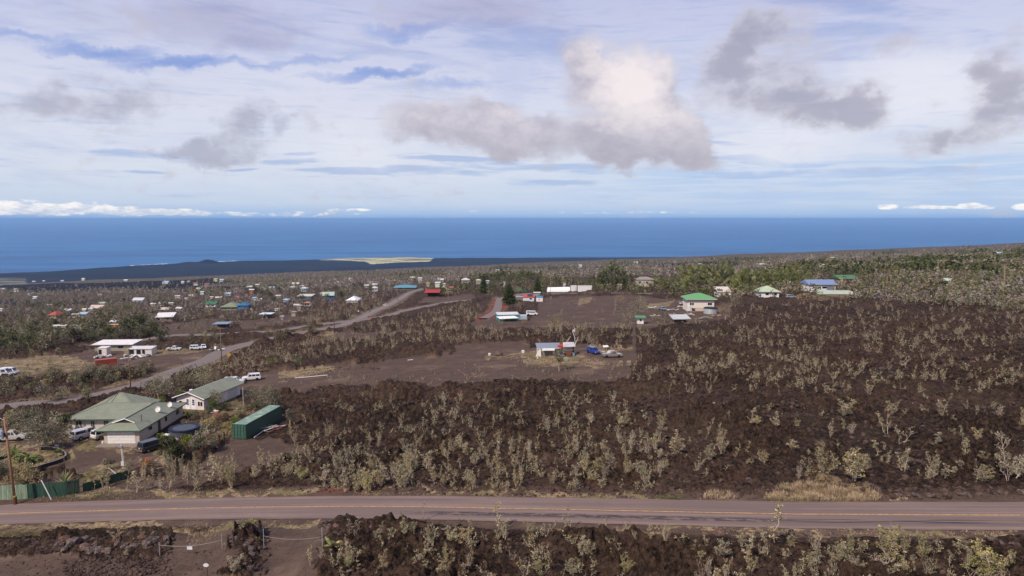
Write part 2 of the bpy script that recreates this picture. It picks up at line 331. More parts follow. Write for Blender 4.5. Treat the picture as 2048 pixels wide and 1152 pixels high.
# level pads under buildings: filled by pad() before the ground is made
PADS = []; CLEAR = []
def road_d(X, Y):
    d = np.full(X.shape, 1e9); z = np.zeros(X.shape)
    for w, hw, rz in _RW.values():
        m = (X > w[:, 0].min()-25) & (X < w[:, 0].max()+25) & (Y > w[:, 1].min()-25) & (Y < w[:, 1].max()+25)
        if not m.any(): continue
        dd, a = seg_dist(X[m], Y[m], w[::max(1, len(w)//60)] if len(w) > 60 else w)
        k = max(1, len(w)//60) if len(w) > 60 else 1
        zz = np.interp(a*k, np.arange(len(w)), rz); dd = dd-hw
        b = dd < d[m]; dm = d[m]; zm = z[m]; dm[b] = dd[b]; zm[b] = zz[b]; d[m] = dm; z[m] = zm
    return d, z
def z_mid(X, Y):
    """land with ridges, level roads and pads, without the small roughness"""
    X = np.asarray(X, float); Y = np.asarray(Y, float)
    X, Y = np.broadcast_arrays(X, Y); z = z_base(X, Y)
    for pts, h, w in BW:
        m = (X > pts[:, 0].min()-3*w) & (X < pts[:, 0].max()+3*w) & (Y > pts[:, 1].min()-3*w) & (Y < pts[:, 1].max()+3*w)
        if m.any():
            d, _ = seg_dist(X[m], Y[m], pts); z[m] += h*np.exp(-(d/w)**2)*(1+.35*perlin(X[m]/4, Y[m]/4, 3))
    d, rz = road_d(X, Y)
    f = ss(d, 1.2, 6); z = np.where(d < 6, rz*(1-f)+z*f, z)
    zc = np.where(Y < 130, .1, .3); z = np.where(d < -.5, z-zc, np.where(d < .0, z+zc*d*2, z))
    sh = z.shape; z = z.ravel(); x, y = X.ravel(), Y.ravel(); x0, x1, y0, y1 = x.min(), x.max(), y.min(), y.max()
    for (px, py, r, pz) in PADS:
        R = r+4+r*.3
        if px+R < x0 or px-R > x1 or py+R < y0 or py-R > y1: continue
        m = np.abs(y-py) < R; m[m] &= np.abs(x[m]-px) < R
        if m.any(): f = ss(np.hypot(x[m]-px, y[m]-py), r, R); z[m] = pz*(1-f)+z[m]*f
    return z.reshape(sh)
def mask(name, X, Y, warp=1.5):
    s = np.clip(Y/90, .7, 14)
    wx = X+warp*s*perlin(X/(4*s), Y/(4*s), 11)+warp*.4*s*perlin(X/s, Y/s, 12); wy = Y+warp*s*perlin(X/(4*s), Y/(4*s), 13)+warp*.4*s*perlin(X/s, Y/s, 14)
    r = np.zeros(X.shape, bool)
    for p in PW[name]:
        m = (wx > p[:, 0].min()) & (wx < p[:, 0].max()) & (wy > p[:, 1].min()) & (wy < p[:, 1].max())
        if m.any(): r[m] |= inside(wx[m], wy[m], p)
    return r
def hit(u, v):
    """as hit_with, on the land with its ridges, roads and pads"""
    u = np.atleast_1d(np.asarray(u, float)); v = np.atleast_1d(np.asarray(v, float)); p = hit_with(z_base, u, v)
    cp, sp = math.cos(PITCH), math.sin(PITCH); dx = (u-1024)/FOC; yv = (576-v)/FOC; dy = cp+yv*sp; dz = -sp+yv*cp; tx, tz = dx/dy, dz/dy
    lo, hi = p[:, 1]*.85-4, p[:, 1]*1.18+6
    for k in range(4):
        f = np.linspace(0, 1, 26); Y = lo[:, None]+(hi-lo)[:, None]*f; d = z_mid(tx[:, None]*Y, Y)-tz[:, None]*Y > 0
        i = np.where(d.any(1), np.maximum(d.argmax(1), 1), 25); a = np.arange(len(u)); lo, hi = Y[a, i-1], Y[a, i]
    Y = (lo+hi)/2
    return np.stack([tx*Y, Y, z_mid(tx*Y, Y)], 1)
def P(u, v):
    p = hit(u, v)[0]; return Vector(p)
def gz(x, y): return float(z_mid(np.array([x]), np.array([y]))[0])
# ------------------------------------------------------------------ mesh and material helpers
def mesh_np(name, V, F, n=4, smooth=False):
    """mesh from arrays: V (k,3), F (m,n)"""
    me = bpy.data.meshes.new(name); V = np.asarray(V, np.float32); F = np.asarray(F, np.int32)
    me.vertices.add(len(V)); me.vertices.foreach_set('co', V.ravel())
    me.loops.add(F.size); me.loops.foreach_set('vertex_index', F.ravel())
    me.polygons.add(len(F)); me.polygons.foreach_set('loop_start', np.arange(0, F.size, n, dtype=np.int32))
    me.polygons.foreach_set('use_smooth', np.full(len(F), smooth)); me.update(calc_edges=True)
    return me
def link(o, parent=None):
    COL.objects.link(o)
    if parent is not None: o.parent = parent
    return o
def ob(name, me, mat=None, parent=None):
    o = bpy.data.objects.new(name, me)
    if mat is not None:
        for mm in (mat if isinstance(mat, (list, tuple)) else [mat]): me.materials.append(mm)
    return link(o, parent)
def tag(o, label=None, cat=None, group=None, kind=None):
    if label: o['label'] = label
    if cat: o['category'] = cat
    if group: o['group'] = group
    if kind: o['kind'] = kind
    return o
def new_mat(name):
    m = bpy.data.materials.new(name); m.use_nodes = True; m.node_tree.nodes.clear(); return m, G(m.node_tree)
def finish(g, base, rough=.8, normal=None, spec=.3, metal=0., **kw):
    b = g.n('ShaderNodeBsdfPrincipled'); g.put(b.inputs['Base Color'], base if isinstance(base, bpy.types.NodeSocket) else (*base[:3], 1))
    g.put(b.inputs['Roughness'], rough); g.put(b.inputs['Specular IOR Level'], spec); g.put(b.inputs['Metallic'], metal)
    if normal is not None: g.put(b.inputs['Normal'], normal)
    for k, v in kw.items(): g.put(b.inputs[k.replace('_', ' ')], v)
    o = g.n('ShaderNodeOutputMaterial'); g.put(o.inputs[0], b.outputs[0]); return b
def bump(g, h, s=.5, d=.1):
    b = g.n('ShaderNodeBump'); g.put(b.inputs['Height'], h); g.put(b.inputs['Strength'], s); g.put(b.inputs['Distance'], d); return b.outputs[0]
def attr(g, name):
    a = g.n('ShaderNodeAttribute'); a.attribute_name = name; return a

def m_ground():
    m, g = new_mat('lava_ground')
    co = g.n('ShaderNodeTexCoord').outputs['Object']
    m1 = g.sep(attr(g, 'm1').outputs['Vector']); m2 = g.sep(attr(g, 'm2').outputs['Vector'])
    big = g.noise(co, .03, 4, .6); mid = g.noise(co, .35, 5, .65); fine = g.noise(co, 2.1, 7, .82); vf = g.noise(co, 9, 3, .7)
    lava = g.mix(g.sstep(mid, .35, .65), lin((54, 40, 32)), lin((80, 60, 48)))
    lava = g.mix(g.sstep(big, .42, .62), lava, lin((50, 37, 29)))
    lava = g.mix(g.sstep(fine, .5, .6, 0., .8), lava, lin((98, 75, 60)))
    lava = g.mix(g.sstep(fine, .47, .38, 0., .95), lava, lin((18, 13, 11)))  # shade of small crevices painted dark into the lava colour
    med = g.noise(g.vm('MULTIPLY', co, (1, .8, 1)), 1.0, 5, .78)
    lava = g.mix(g.sstep(med, .53, .62, 0., .75), lava, lin((104, 80, 64)))
    lava = g.mix(g.sstep(med, .46, .38, 0., .9), lava, lin((20, 15, 13)))  # coarser crevices get their shade painted in as well
    # lichen and low moss give the old flow an olive cast in patches
    lava = g.mix(g.m('MULTIPLY', g.sstep(g.noise(co, .09, 4, .6), .5, .66), g.sstep(vf, .4, .62, 0., .55)), lava, lin((92, 78, 58)))
    cin = g.mix(g.sstep(mid, .3, .7), lin((72, 57, 49)), lin((90, 72, 61)))
    cin = g.mix(g.sstep(fine, .5, .42, .0, .6), cin, lin((54, 43, 38))); cin = g.mix(g.sstep(g.noise(g.vm('MULTIPLY', co, (.25, 1, 1)), .5, 5, .7), .54, .64, 0., .55), cin, lin((66, 52, 47))); cin = g.mix(g.sstep(vf, .55, .68, .0, .5), cin, lin((124, 104, 92)))
    cin = g.mix(g.sstep(g.noise(co, .12, 4, .6), .52, .7, 0., .6), cin, lin((112, 92, 76)))
    gn = g.noise(co, 2.4, 6, .75)
    gra = g.mix(g.sstep(gn, .35, .65), lin((124, 104, 76)), lin((150, 128, 98)))
    gra = g.mix(g.sstep(g.noise(co, .22, 3), .45, .6), gra, lin((110, 100, 66)))
    col = g.mix(m1[0], lava, cin)
    gm = g.m('MULTIPLY', m1[1], g.sstep(g.m('ADD', gn, g.m('MULTIPLY', g.noise(co, .35, 4, .7), .9)), .84, 1.02))
    col = g.mix(gm, col, gra)
    col = g.mix(g.m('MAXIMUM', g.m('MULTIPLY', g.m('MINIMUM', m1[2], 1.), g.sstep(mid, .42, .62, .0, .75)), g.m('SUBTRACT', m1[2], 1.)), col, lin((112, 56, 42)))
    # far slopes: scrub cover, and the grassy patch on the shore
    fcol = g.mix(g.noise(co, .02, 6, .7), lin((70, 58, 48)), lin((98, 86, 72)))
    fcol = g.mix(g.sstep(g.noise(g.vm('MULTIPLY', co, (.5, 1, 1)), .004, 5, .6), .5, .62), fcol, lin((80, 76, 54)))
    col = g.mix(m2[1], col, fcol)
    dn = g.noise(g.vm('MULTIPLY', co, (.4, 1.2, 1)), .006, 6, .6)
    dk = g.mix(g.sstep(dn, .45, .65), lin((8, 8, 14)), lin((30, 27, 34)))  # dark lava bands; on the coastal plain, cloud shade put into the colour
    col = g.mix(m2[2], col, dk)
    pn = g.noise(g.vm('MULTIPLY', co, (.5, 2.2, 1)), .0032, 6, .65, 1.)
    pc = g.mix(g.sstep(pn, .44, .56), lin((190, 184, 138)), lin((104, 94, 70)))
    col = g.mix(m2[0], col, pc)
    h = g.m('ADD', g.m('MULTIPLY', fine, 1.), g.m('MULTIPLY', med, 1.6))
    st = g.m('MULTIPLY_ADD', m1[0], -.75, 1.)
    nb = g.n('ShaderNodeBump'); g.put(nb.inputs['Height'], h); g.put(nb.inputs['Strength'], g.m('MULTIPLY', st, 1.)); nb.inputs['Distance'].default_value = .55
    finish(g, col, .92, nb.outputs[0], .12)
    return m

def build_land():
    # rows close together near the camera, wider apart as the land recedes
    rows = [-40, -10, 10, 25, 34, 40]; y = 43.
    while y < 9600:
        rows.append(y); y += max(.13, y*y/21000 if y < 1200 else y*.0055) if y < 1200 else y*.007
        if y > 1200 and False: break
    rows = np.array(rows+[12000.])
    # lateral directions, densest across the middle
    t = np.linspace(-1, 1, 1500); t = np.sign(t)*(np.abs(t)*.82+.28*np.abs(t)**8)
    Y = np.repeat(rows[:, None], len(t), 1); Wd = np.maximum(rows, 0)*1.0+14
    X = t[None]*Wd[:, None]
    fl = X.ravel(), Y.ravel()
    near = Y.ravel() < 900
    Z = z_base(*fl); xn, yn = fl[0][near], fl[1][near]; Z[near] = z_mid(xn, yn)
    def full(fn, w=None):
        r = np.zeros(len(Z)); r[near] = fn(xn, yn); return r
    wide = lambda name: mask(name, *fl).astype(float)
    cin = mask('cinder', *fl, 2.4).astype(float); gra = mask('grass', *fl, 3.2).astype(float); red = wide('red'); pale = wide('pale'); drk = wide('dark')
    rd, _ = road_d(*fl)
    sh = ss(rd, 3.4+1.2*perlin(fl[0]/3, fl[1]/3, 21), .8)
    cin = np.maximum(cin, sh)
    near_verge = (fl[1] < 130)
    gra = np.maximum(gra, np.where(near_verge, .0, .75)*(np.abs(rd-2.0) < 1.6)*ss(perlin(fl[0]/9, fl[1]/9, 22), -.3, .3))
    # red cinder edging along the paved drive
    w = _RW['drive'][0]; dd, _ = seg_dist(*fl, w); red = np.maximum(red, (dd < 4.2+1.2*perlin(fl[0]/4, fl[1]/4, 24))*1.8)
    pale = pale*np.where(fl[0] < -2000, .3, 1.)
    # roughness: clinkery lava away from the smoothed ground
    lv = 1-cin
    a, b = fl
    pad = np.ones(len(Z))
    for (px, py, r, pz) in PADS:
        m = np.abs(b-py) < r+3; m[m] &= np.abs(a[m]-px) < r+3; pad[m] *= ss(np.hypot(a[m]-px, b[m]-py), r, r+3)
    nearf = 1-ss(b, 350, 1100)
    bil = 1-2*np.abs(perlin(a/3.4, b/3.4, 31)); bil2 = 1-2*np.abs(perlin(a/1.35, b/1.35, 32)); p3 = perlin(a/.55, b/.55, 33)
    lump = fbm(a/11, b/9, 3, 34)
    amp = .45+1.*ss(lump, -.15, .6); mid2 = 1-2*np.abs(perlin(a/8.5, b/7, 38)); ter = fbm(a/24, b/15, 3, 39)
    p4 = perlin(a/.3, b/.3, 37)
    rough = (.45*bil+.52*bil2*ss(b, 360, 130)+.30*p3*ss(b, 180, 90)+.13*p4*ss(b, 110, 60))*amp+.75*lump*ss(b, 75, 130)+(.55*mid2+.9*ss(ter, .05, .16)-.45)*ss(b, 80, 170)
    Z = Z+rough*lv*nearf*pad*ss(rd, .6, 5)
    Z = Z+cin*.035*perlin(a/1.5, b/1.5, 35)*(rd > .3)*nearf
    Z += gra*.08*nearf*perlin(a/.8, b/.8, 36)
    nr, nc = Y.shape
    idx = np.arange(nr*nc).reshape(nr, nc)
    F = np.stack([idx[:-1, :-1], idx[:-1, 1:], idx[1:, 1:], idx[1:, :-1]], -1).reshape(-1, 4)
    me = mesh_np('ground', np.stack([a, b, Z], 1), F, 4, True)
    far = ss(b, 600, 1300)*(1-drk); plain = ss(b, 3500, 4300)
    drk2 = np.clip(drk*ss(b, 500, 900)*.9+plain, 0, 1)  # the plain takes the dark colour that stands in for cloud shade
    def col(name, r, g_, b_):
        at = me.color_attributes.new(name, 'FLOAT_COLOR', 'POINT')
        at.data.foreach_set('color', np.stack([r, g_, b_, np.ones(len(r))], 1).astype(np.float32).ravel())
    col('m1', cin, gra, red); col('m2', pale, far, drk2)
    o = ob('ground', me, m_ground()); tag(o, 'dark brown lava slope running down to the coast', None, None, 'structure')
    print('ground verts', len(a))
    return o
def m_sea():
    m, g = new_mat('sea'); co = g.n('ShaderNodeTexCoord').outputs['Object']
    n = g.noise(g.vm('MULTIPLY', co, (.3, 1, 1)), .0016, 5, .6); n2 = g.noise(g.vm('MULTIPLY', co, (1, 1.6, 1)), .02, 4, .6)
    c = g.mix(g.sstep(n, .36, .62), lin((24, 76, 120)), lin((40, 98, 142)))
    finish(g, c, .55, bump(g, n2, .25, 8.), .35)
    return m
def build_sea():
    ys = np.concatenate([[-3000], np.geomspace(2500, 95000, 60)]); ts = np.linspace(-1, 1, 41)
    Y = np.repeat(ys[:, None], 41, 1); X = ts[None]*(np.maximum(Y, 0)*1.3+6000)
    idx = np.arange(Y.size).reshape(Y.shape); F = np.stack([idx[:-1, :-1], idx[:-1, 1:], idx[1:, 1:], idx[1:, :-1]], -1).reshape(-1, 4)
    o = ob('sea', mesh_np('sea', np.stack([X.ravel(), Y.ravel(), np.full(X.size, SEA)], 1), F), m_sea())
    tag(o, 'blue open sea reaching to the horizon', None, None, 'structure')
def build_surf():
    m, g = new_mat('surf_foam'); co = g.n('ShaderNodeTexCoord').outputs['Object']; n = g.noise(co, .02, 5, .7)
    finish(g, g.mix(g.sstep(n, .42, .55), lin((60, 110, 160)), lin((226, 230, 232))), .8, None, .1)
    for px in ([(-60, 549.5), (0, 547.6), (40, 546.4), (78, 545)], [(262, 531.2), (300, 529.3), (335, 527.6)], [(438, 523), (475, 521.6)]):
        w = np.array([[ray(u, v)[0]/ray(u, v)[1]*_plane_at(u, v, SEA+2), _plane_at(u, v, SEA+2)] for u, v in px]); w = resample(np.column_stack([w, w[:, :1]*0]), 60)
        w[:, 1] += 30*perlin(w[:, 0]/150, w[:, 0]*0, 71); tag(ribbon('surf_water', w, 38., np.full(len(w), SEA), m, 2.), 'white line of surf along the dark shore', None, None, 'structure')
def m_road():
    m, g = new_mat('asphalt'); uv = g.n('ShaderNodeUVMap').outputs[0]
    s, t, _ = g.sep(uv); co = g.n('ShaderNodeTexCoord').outputs['Object']
    base = g.mix(g.noise(co, 1.1, 4, .6), lin((116, 97, 89)), lin((133, 112, 102)))
    lane = g.noise(g.comb(g.m('MULTIPLY', s, .03), g.m('MULTIPLY', t, 9)), 1., 5, .6)
    base = g.mix(g.sstep(lane, .4, .6, 0., .8), base, lin((100, 84, 78)))
    base = g.mix(g.sstep(g.noise(co, 30, 2, .8), .45, .75, 0., .35), base, lin((80, 70, 70)))
    edge = g.m('MULTIPLY', g.sstep(g.m('ABSOLUTE', g.m('SUBTRACT', t, .5)), .44, .5), g.noise(co, 1.5, 4))
    base = g.mix(g.m('MULTIPLY', g.sstep(g.m('ABSOLUTE', g.m('SUBTRACT', g.m('ABSOLUTE', g.m('SUBTRACT', t, .5)), .25)), .07, .16, 1., 0.), g.sstep(g.noise(g.comb(g.m('MULTIPLY', s, .05), t, 0.), 1.5, 4), .35, .6, .15, .5)), base, lin((98, 83, 78)))
    base = g.mix(edge, base, lin((96, 78, 70)))
    # long dark rubber and patch marks in the nearer lane, on the main road only (v coordinate offset marks it)
    mk = g.m('MULTIPLY', g.sstep(s, 76., 84.), g.m('MULTIPLY', g.sstep(t, .64, .69), g.sstep(t, .82, .79)))
    br = g.sstep(g.noise(g.comb(g.m('MULTIPLY', s, .5), g.m('MULTIPLY', t, 12)), 1.3, 4, .75), .44, .52)
    br2 = g.sstep(g.noise(g.comb(g.m('MULTIPLY', s, .1), g.m('MULTIPLY', t, 26)), 1., 3, .6), .42, .56)
    mk = g.m('MULTIPLY', mk, g.mix(g.sstep(s, 112., 120.), g.comb(br, br, br), g.comb(br2, br2, br2)))
    base = g.mix(g.m('MULTIPLY', mk, .95), base, lin((64, 55, 54)))
    finish(g, base, .85, bump(g, g.noise(co, 25, 2), .15, .02), .25)
    return m
def ribbon(name, w, hw, z, mat, dz, off=0., uvs=True):
    w = np.asarray(w)[:, :2]; d = np.gradient(w, axis=0); d /= np.linalg.norm(d, axis=1)[:, None]; nrm = np.stack([d[:, 1], -d[:, 0]], 1)
    n = len(w); L = np.concatenate([[0], np.cumsum(np.linalg.norm(np.diff(w, axis=0), axis=1))])
    wob = .12*perlin(L/3, L*0, 41) if hw > 1 else 0; wob2 = .12*perlin(L/3, L*0+9, 43) if hw > 1 else 0
    cols = [(-hw, 1, wob), (-hw*.5, 0, 0), (0, 0, 0), (hw*.5, 0, 0), (hw, 1, wob2)] if hw > 1 else [(-hw, 0, 0), (hw, 0, 0)]
    V = []; 
    for q, e, wb in cols:
        p = w+nrm*(q+off+(wb if e else 0)).reshape(-1, 1) if not np.isscalar(q+off+(wb if e else 0)) else w+nrm*(q+off)
        V.append(np.column_stack([p, z+dz+(.0 if e or hw < 1 else .03*(1-abs(q)/hw))]))
    k = len(cols); V = np.stack(V, 1).reshape(-1, 3); idx = np.arange(n*k).reshape(n, k)
    F = np.stack([idx[:-1, :-1], idx[:-1, 1:], idx[1:, 1:], idx[1:, :-1]], -1).reshape(-1, 4)[:, ::-1]
    me = mesh_np(name, V, F, 4, True)
    uvl = me.uv_layers.new(name='UVMap'); S = np.repeat(L, k); T = np.tile([(q+hw)/(2*hw) for q, _, _ in cols], n)
    fi = F.ravel(); uvl.data.foreach_set('uv', np.stack([S[fi], T[fi]], 1).astype(np.float32).ravel())
    return ob(name, me, mat)
def flat_mat(name, c, rough=.7, spec=.3, metal=0., var=.12, scale=3., c2=None, bmp=0.):
    m, g = new_mat(name); co = g.n('ShaderNodeTexCoord').outputs['Object']
    n = g.noise(co, scale, 5, .65); a = tuple(x for x in lin(c)); b = lin(c2) if c2 else tuple(x*(1-var*2.2) for x in a)
    finish(g, g.mix(g.sstep(n, .35, .72), a, b), rough, bump(g, n, bmp, .05) if bmp else None, spec, metal); return m
def build_roads():
    mr = m_road(); yel = flat_mat('road_yellow', (188, 148, 92), .85, .2, var=.22, scale=2.5); wh = flat_mat('road_white', (180, 170, 160), .8, .2, var=.2)
    lab = {'main': 'two lane grey asphalt road crossing the lower part of the picture', 'left': 'paved road climbing away past the green roofed houses to the crest', 'cross': 'narrow road meeting the climbing road at the stop signs', 'low': 'narrow road running left from the crossing below the dark lava', 'drive': 'short paved drive edged with red cinder'}
    for i, (k, (w, hw, z)) in enumerate(_RW.items()):
        nm = {'drive': 'paved_driveway'}.get(k, 'road')
        dz = {'main': .03, 'left': .06, 'cross': .10, 'low': .10, 'drive': .14}[k]
        if k == 'main': o = ribbon(nm, w, hw, z, mr, dz)
        else:
            o = ribbon(nm, w, hw, z, M_ROAD2, dz)
        tag(o, lab[k], None, None, 'structure')
    w, hw, z = _RW['main']; tag(ribbon('road_marking', w, .085, z, yel, .07), 'thin yellow centre line on the near road', None, None, 'structure')
    w, hw, z = _RW['left']; tag(ribbon('road_marking', w[len(w)//3:], .13, z[len(w)//3:], wh, .12), 'pale centre line on the climbing road', None, None, 'structure')
m_, g_ = new_mat('old_asphalt'); _co = g_.n('ShaderNodeTexCoord').outputs['Object']
finish(g_, g_.mix(g_.noise(_co, .5, 5, .7), lin((98, 87, 84)), lin((124, 111, 104))), .9, None, .2); M_ROAD2 = m_
def build_haze():
    me = bpy.data.meshes.new('haze'); x, y0, y1, z0, z1 = 130000, -4000, 96000, SEA-30, 12.
    V = [(sx*x, y, z) for z in (z0, z1) for (sx, y) in ((-1, y0), (1, y0), (1, y1), (-1, y1))]
    me.from_pydata(V, [], [(0, 3, 2, 1), (4, 5, 6, 7), (0, 1, 5, 4), (1, 2, 6, 5), (2, 3, 7, 6), (3, 0, 4, 7)])
    m, g = new_mat('air'); v = g.n('ShaderNodeVolumePrincipled')
    v.inputs['Color'].default_value = (.32, .56, .93, 1); v.inputs['Density'].default_value = 3.1e-5; v.inputs['Anisotropy'].default_value = 0.
    o_ = g.n('ShaderNodeOutputMaterial'); g.put(o_.inputs[1], v.outputs[0])
    o = ob('haze', me, m); tag(o, 'blue sea haze over the distant coast', None, None, 'stuff')
# ------------------------------------------------------------------ plants
class Veg:
    """collects leaf faces and twig prisms as arrays, then makes meshes"""
    def __init__(s): s.lv = []; s.lc = []; s.tv = []; s.tc = []
    def leaves(s, C, size, col, flat=0., elong=1.6, rng=None, up=None):
        """quads of about `size` at points C (n,3); col (n,3)"""
        r = rng; n = len(C)
        if n == 0: return
        a = r.normal(size=(n, 3)); a /= np.linalg.norm(a, axis=1)[:, None]
        b = r.normal(size=(n, 3)); b[:, 2] *= (1-flat); a[:, 2] *= (1-flat)
        b -= (a*b).sum(1)[:, None]*a; b /= np.linalg.norm(b, axis=1)[:, None]+1e-9
        a /= np.linalg.norm(a, axis=1)[:, None]+1e-9
        sz = (size*r.uniform(.6, 1.4, n) if np.isscalar(size) else size*r.uniform(.7, 1.3, n))[:, None]
        q = np.stack([C+a*sz*elong*.5, C+b*sz*.5, C-a*sz*elong*.5, C-b*sz*.5], 1)
        s.lv.append(q); s.lc.append(np.broadcast_to(col, (n, 3)).copy())
    def twigs(s, A, B, ra, rb, col):
        A = np.atleast_2d(A); B = np.atleast_2d(B); n = len(A)
        d = B-A; d = d/(np.linalg.norm(d, axis=1)[:, None]+1e-9)
        u = np.cross(d, np.where(np.abs(d[:, 2:3]) > .9, [[1., 0, 0]], [[0, 0, 1.]])); u /= np.linalg.norm(u, axis=1)[:, None]+1e-9; w = np.cross(d, u)
        ra = np.broadcast_to(ra, n)[:, None]; rb = np.broadcast_to(rb, n)[:, None]
        ring = [(math.cos(t), math.sin(t)) for t in (0, 2.0944, 4.18879)]
        pa = [A+(u*c+w*q)*ra for c, q in ring]; pb = [B+(u*c+w*q)*rb for c, q in ring]
        for i in range(3):
            j = (i+1) % 3; s.tv.append(np.stack([pa[i], pa[j], pb[j], pb[i]], 1)); s.tc.append(np.broadcast_to(col, (n, 3)).copy())
    @staticmethod
    def _me(name, vs, cs):
        V = np.concatenate(vs).reshape(-1, 3); F = np.arange(len(V)).reshape(-1, 4)
        me = mesh_np(name, V, F, 4); C = np.repeat(np.concatenate(cs), 4, 0)
        at = me.color_attributes.new('col', 'FLOAT_COLOR', 'POINT'); at.data.foreach_set('color', np.column_stack([C, np.ones(len(C))]).astype(np.float32).ravel())
        return me
    def crown(s, name): return s._me(name, s.lv, s.lc)
    def wood(s, name): return s._me(name, s.tv, s.tc)
def m_leaf():
    m, g = new_mat('foliage'); a = attr(g, 'col').outputs['Color']
    oi = g.n('ShaderNodeObjectInfo').outputs['Random']
    hs = g.n('ShaderNodeHueSaturation'); g.put(hs.inputs['Hue'], g.m('MULTIPLY_ADD', oi, .02, .487)); g.put(hs.inputs['Saturation'], g.m('MULTIPLY_ADD', g.m('FRACT', g.m('MULTIPLY', oi, 7.3)), .3, .76))
    g.put(hs.inputs['Value'], g.m('MULTIPLY_ADD', g.m('FRACT', g.m('MULTIPLY', oi, 13.7)), .4, .8)); g.put(hs.inputs['Color'], a)
    d = g.n('ShaderNodeBsdfDiffuse'); g.put(d.inputs[0], hs.outputs[0]); t = g.n('ShaderNodeBsdfTranslucent'); g.put(t.inputs[0], hs.outputs[0])
    mx = g.n('ShaderNodeMixShader'); mx.inputs[0].default_value = .3; g.put(mx.inputs[1], d.outputs[0]); g.put(mx.inputs[2], t.outputs[0])
    o = g.n('ShaderNodeOutputMaterial'); g.put(o.inputs[0], mx.outputs[0]); return m
def m_twig():
    m, g = new_mat('bark'); finish(g, attr(g, 'col').outputs['Color'], .9, None, .1); return m
M_LEAF, M_TWIG = m_leaf(), m_twig()
def cvar(r, n, cols, w=None, j=.16):
    cols = np.array([lin(c) for c in cols]); k = r.choice(len(cols), n, p=w); return np.clip(cols[k]*(1+j*r.normal(size=(n, 1)))*(1+.05*r.normal(size=(n, 3))), .004, 1)
OHIA = [(164, 151, 114), (144, 133, 97), (184, 170, 134), (116, 109, 76), (170, 152, 100), (172, 136, 106)]
OW = [.3, .25, .2, .12, .08, .05]
GREYTWIG = (182, 162, 148)
def ohia(seed, H=3., spread=.35, stems=3, leafy=1., lod=0, cols=OHIA, v=None, off=(0, 0, 0), yaw=0., lean=0.):
    """a young ohia: crooked pale stems, short upturned side twigs almost from the foot, small leaf tufts along them"""
    r = np.random.RandomState(seed); v = v or Veg(); off = np.array(off, float)
    A, B, ra, rb, tips, wt = [], [], [], [], [], []
    for s in range(stems):
        ph = r.uniform(0, 2*PI); tilt = r.uniform(.03, .3)*spread*2.4*(1 if stems > 1 else .4)
        d0 = np.array([math.cos(ph)*tilt+lean, math.sin(ph)*tilt, 1.]); p = np.array([math.cos(ph)*.05, math.sin(ph)*.05, -.15])
        hh = (H+.15)*(1 if s == 0 else r.uniform(.5, .98)); ns = 7 if lod == 0 else 3; rad = .010+.0075*H; d = d0.copy()
        for k in range(ns):
            d = d*.55+d0*.45+np.array([r.normal()*.2, r.normal()*.2, 0]); d[2] = 1
            q = p+d/np.linalg.norm(d)*hh/ns; f = (k+1)/ns
            A.append(p); B.append(q); ra.append(rad); rb.append(rad*.84); rad *= .84
            if f > .22 or lod:
                prof = .55+.45*math.sin(PI*min(f*1.05, 1.))
                for _ in range(r.randint(1, 4) if lod == 0 else 2):
                    a = r.uniform(0, 2*PI); L = H*spread*prof*r.uniform(.2, .62); up = r.uniform(.5, 1.5)
                    e = np.array([math.cos(a), math.sin(a), up]); e /= np.linalg.norm(e); t0 = p+(q-p)*r.rand()
                    if lod == 0:
                        m1 = t0+e*L*.55; e2 = e+np.array([r.normal()*.35, r.normal()*.35, .5]); e2 /= np.linalg.norm(e2); m2 = m1+e2*L*.6
                        e3 = e+np.array([r.normal()*.5, r.normal()*.5, .3]); e3 /= np.linalg.norm(e3); m3 = m1+e3*L*.5
                        for x0, x1, w in ((t0, m1, .55), (m1, m2, .38), (m1, m3, .34)): A.append(x0); B.append(x1); ra.append(rad*w+.004); rb.append(rad*w*.6+.003)
                        tips += [m2, m3, (m1+m2)/2, m1+(m3-m1)*.6]; wt += [1, 1, .55, .5]
                    else:
                        m2 = t0+e*L; A.append(t0); B.append(m2); ra.append(rad*.5+.006); rb.append(rad*.3+.004); tips += [m2, t0+e*L*.5]; wt += [1, .6]
            p = q
        tips.append(p); wt.append(1)
    A, B, T = np.array(A), np.array(B), np.array(tips); sc = H/max(B[:, 2].max(), .1); cy, sy = math.cos(yaw), math.sin(yaw)
    R = np.array([[cy, -sy, 0], [sy, cy, 0], [0, 0, 1]]); tc = np.array(lin(GREYTWIG))*r.uniform(.75, 1.15)
    for M in (A, B, T): M[:, 2] *= sc
    v.twigs(A@R.T+off, B@R.T+off, np.array(ra)*(1 if lod == 0 else .85), np.array(rb)*(1 if lod == 0 else .85), tc)
    if lod and len(T) > 30: k = r.choice(len(T), 30, False); T = T[k]; wt = np.array(wt)[k]
    per = 9 if lod == 0 else 4; n = len(T); C = np.repeat(T, per, 0)+r.normal(size=(n*per, 3))*(.065 if lod == 0 else .12)*(H/3)**.6
    keep = r.rand(n*per) < np.repeat(np.array(wt), per)*leafy; tuft = cvar(r, n, cols, OW if cols is OHIA else None, .12)
    cc = np.repeat(tuft, per, 0)[keep]*(1+.12*r.normal(size=(keep.sum(), 1)))
    v.leaves(C[keep]@R.T+off, (.075 if lod == 0 else .145)*(H/3)**.4, np.clip(cc, .004, 1), .1, 1.5, r)
    v.width = 2*np.percentile(np.hypot(T[:, 0], T[:, 1]), 85)+.1
    return v
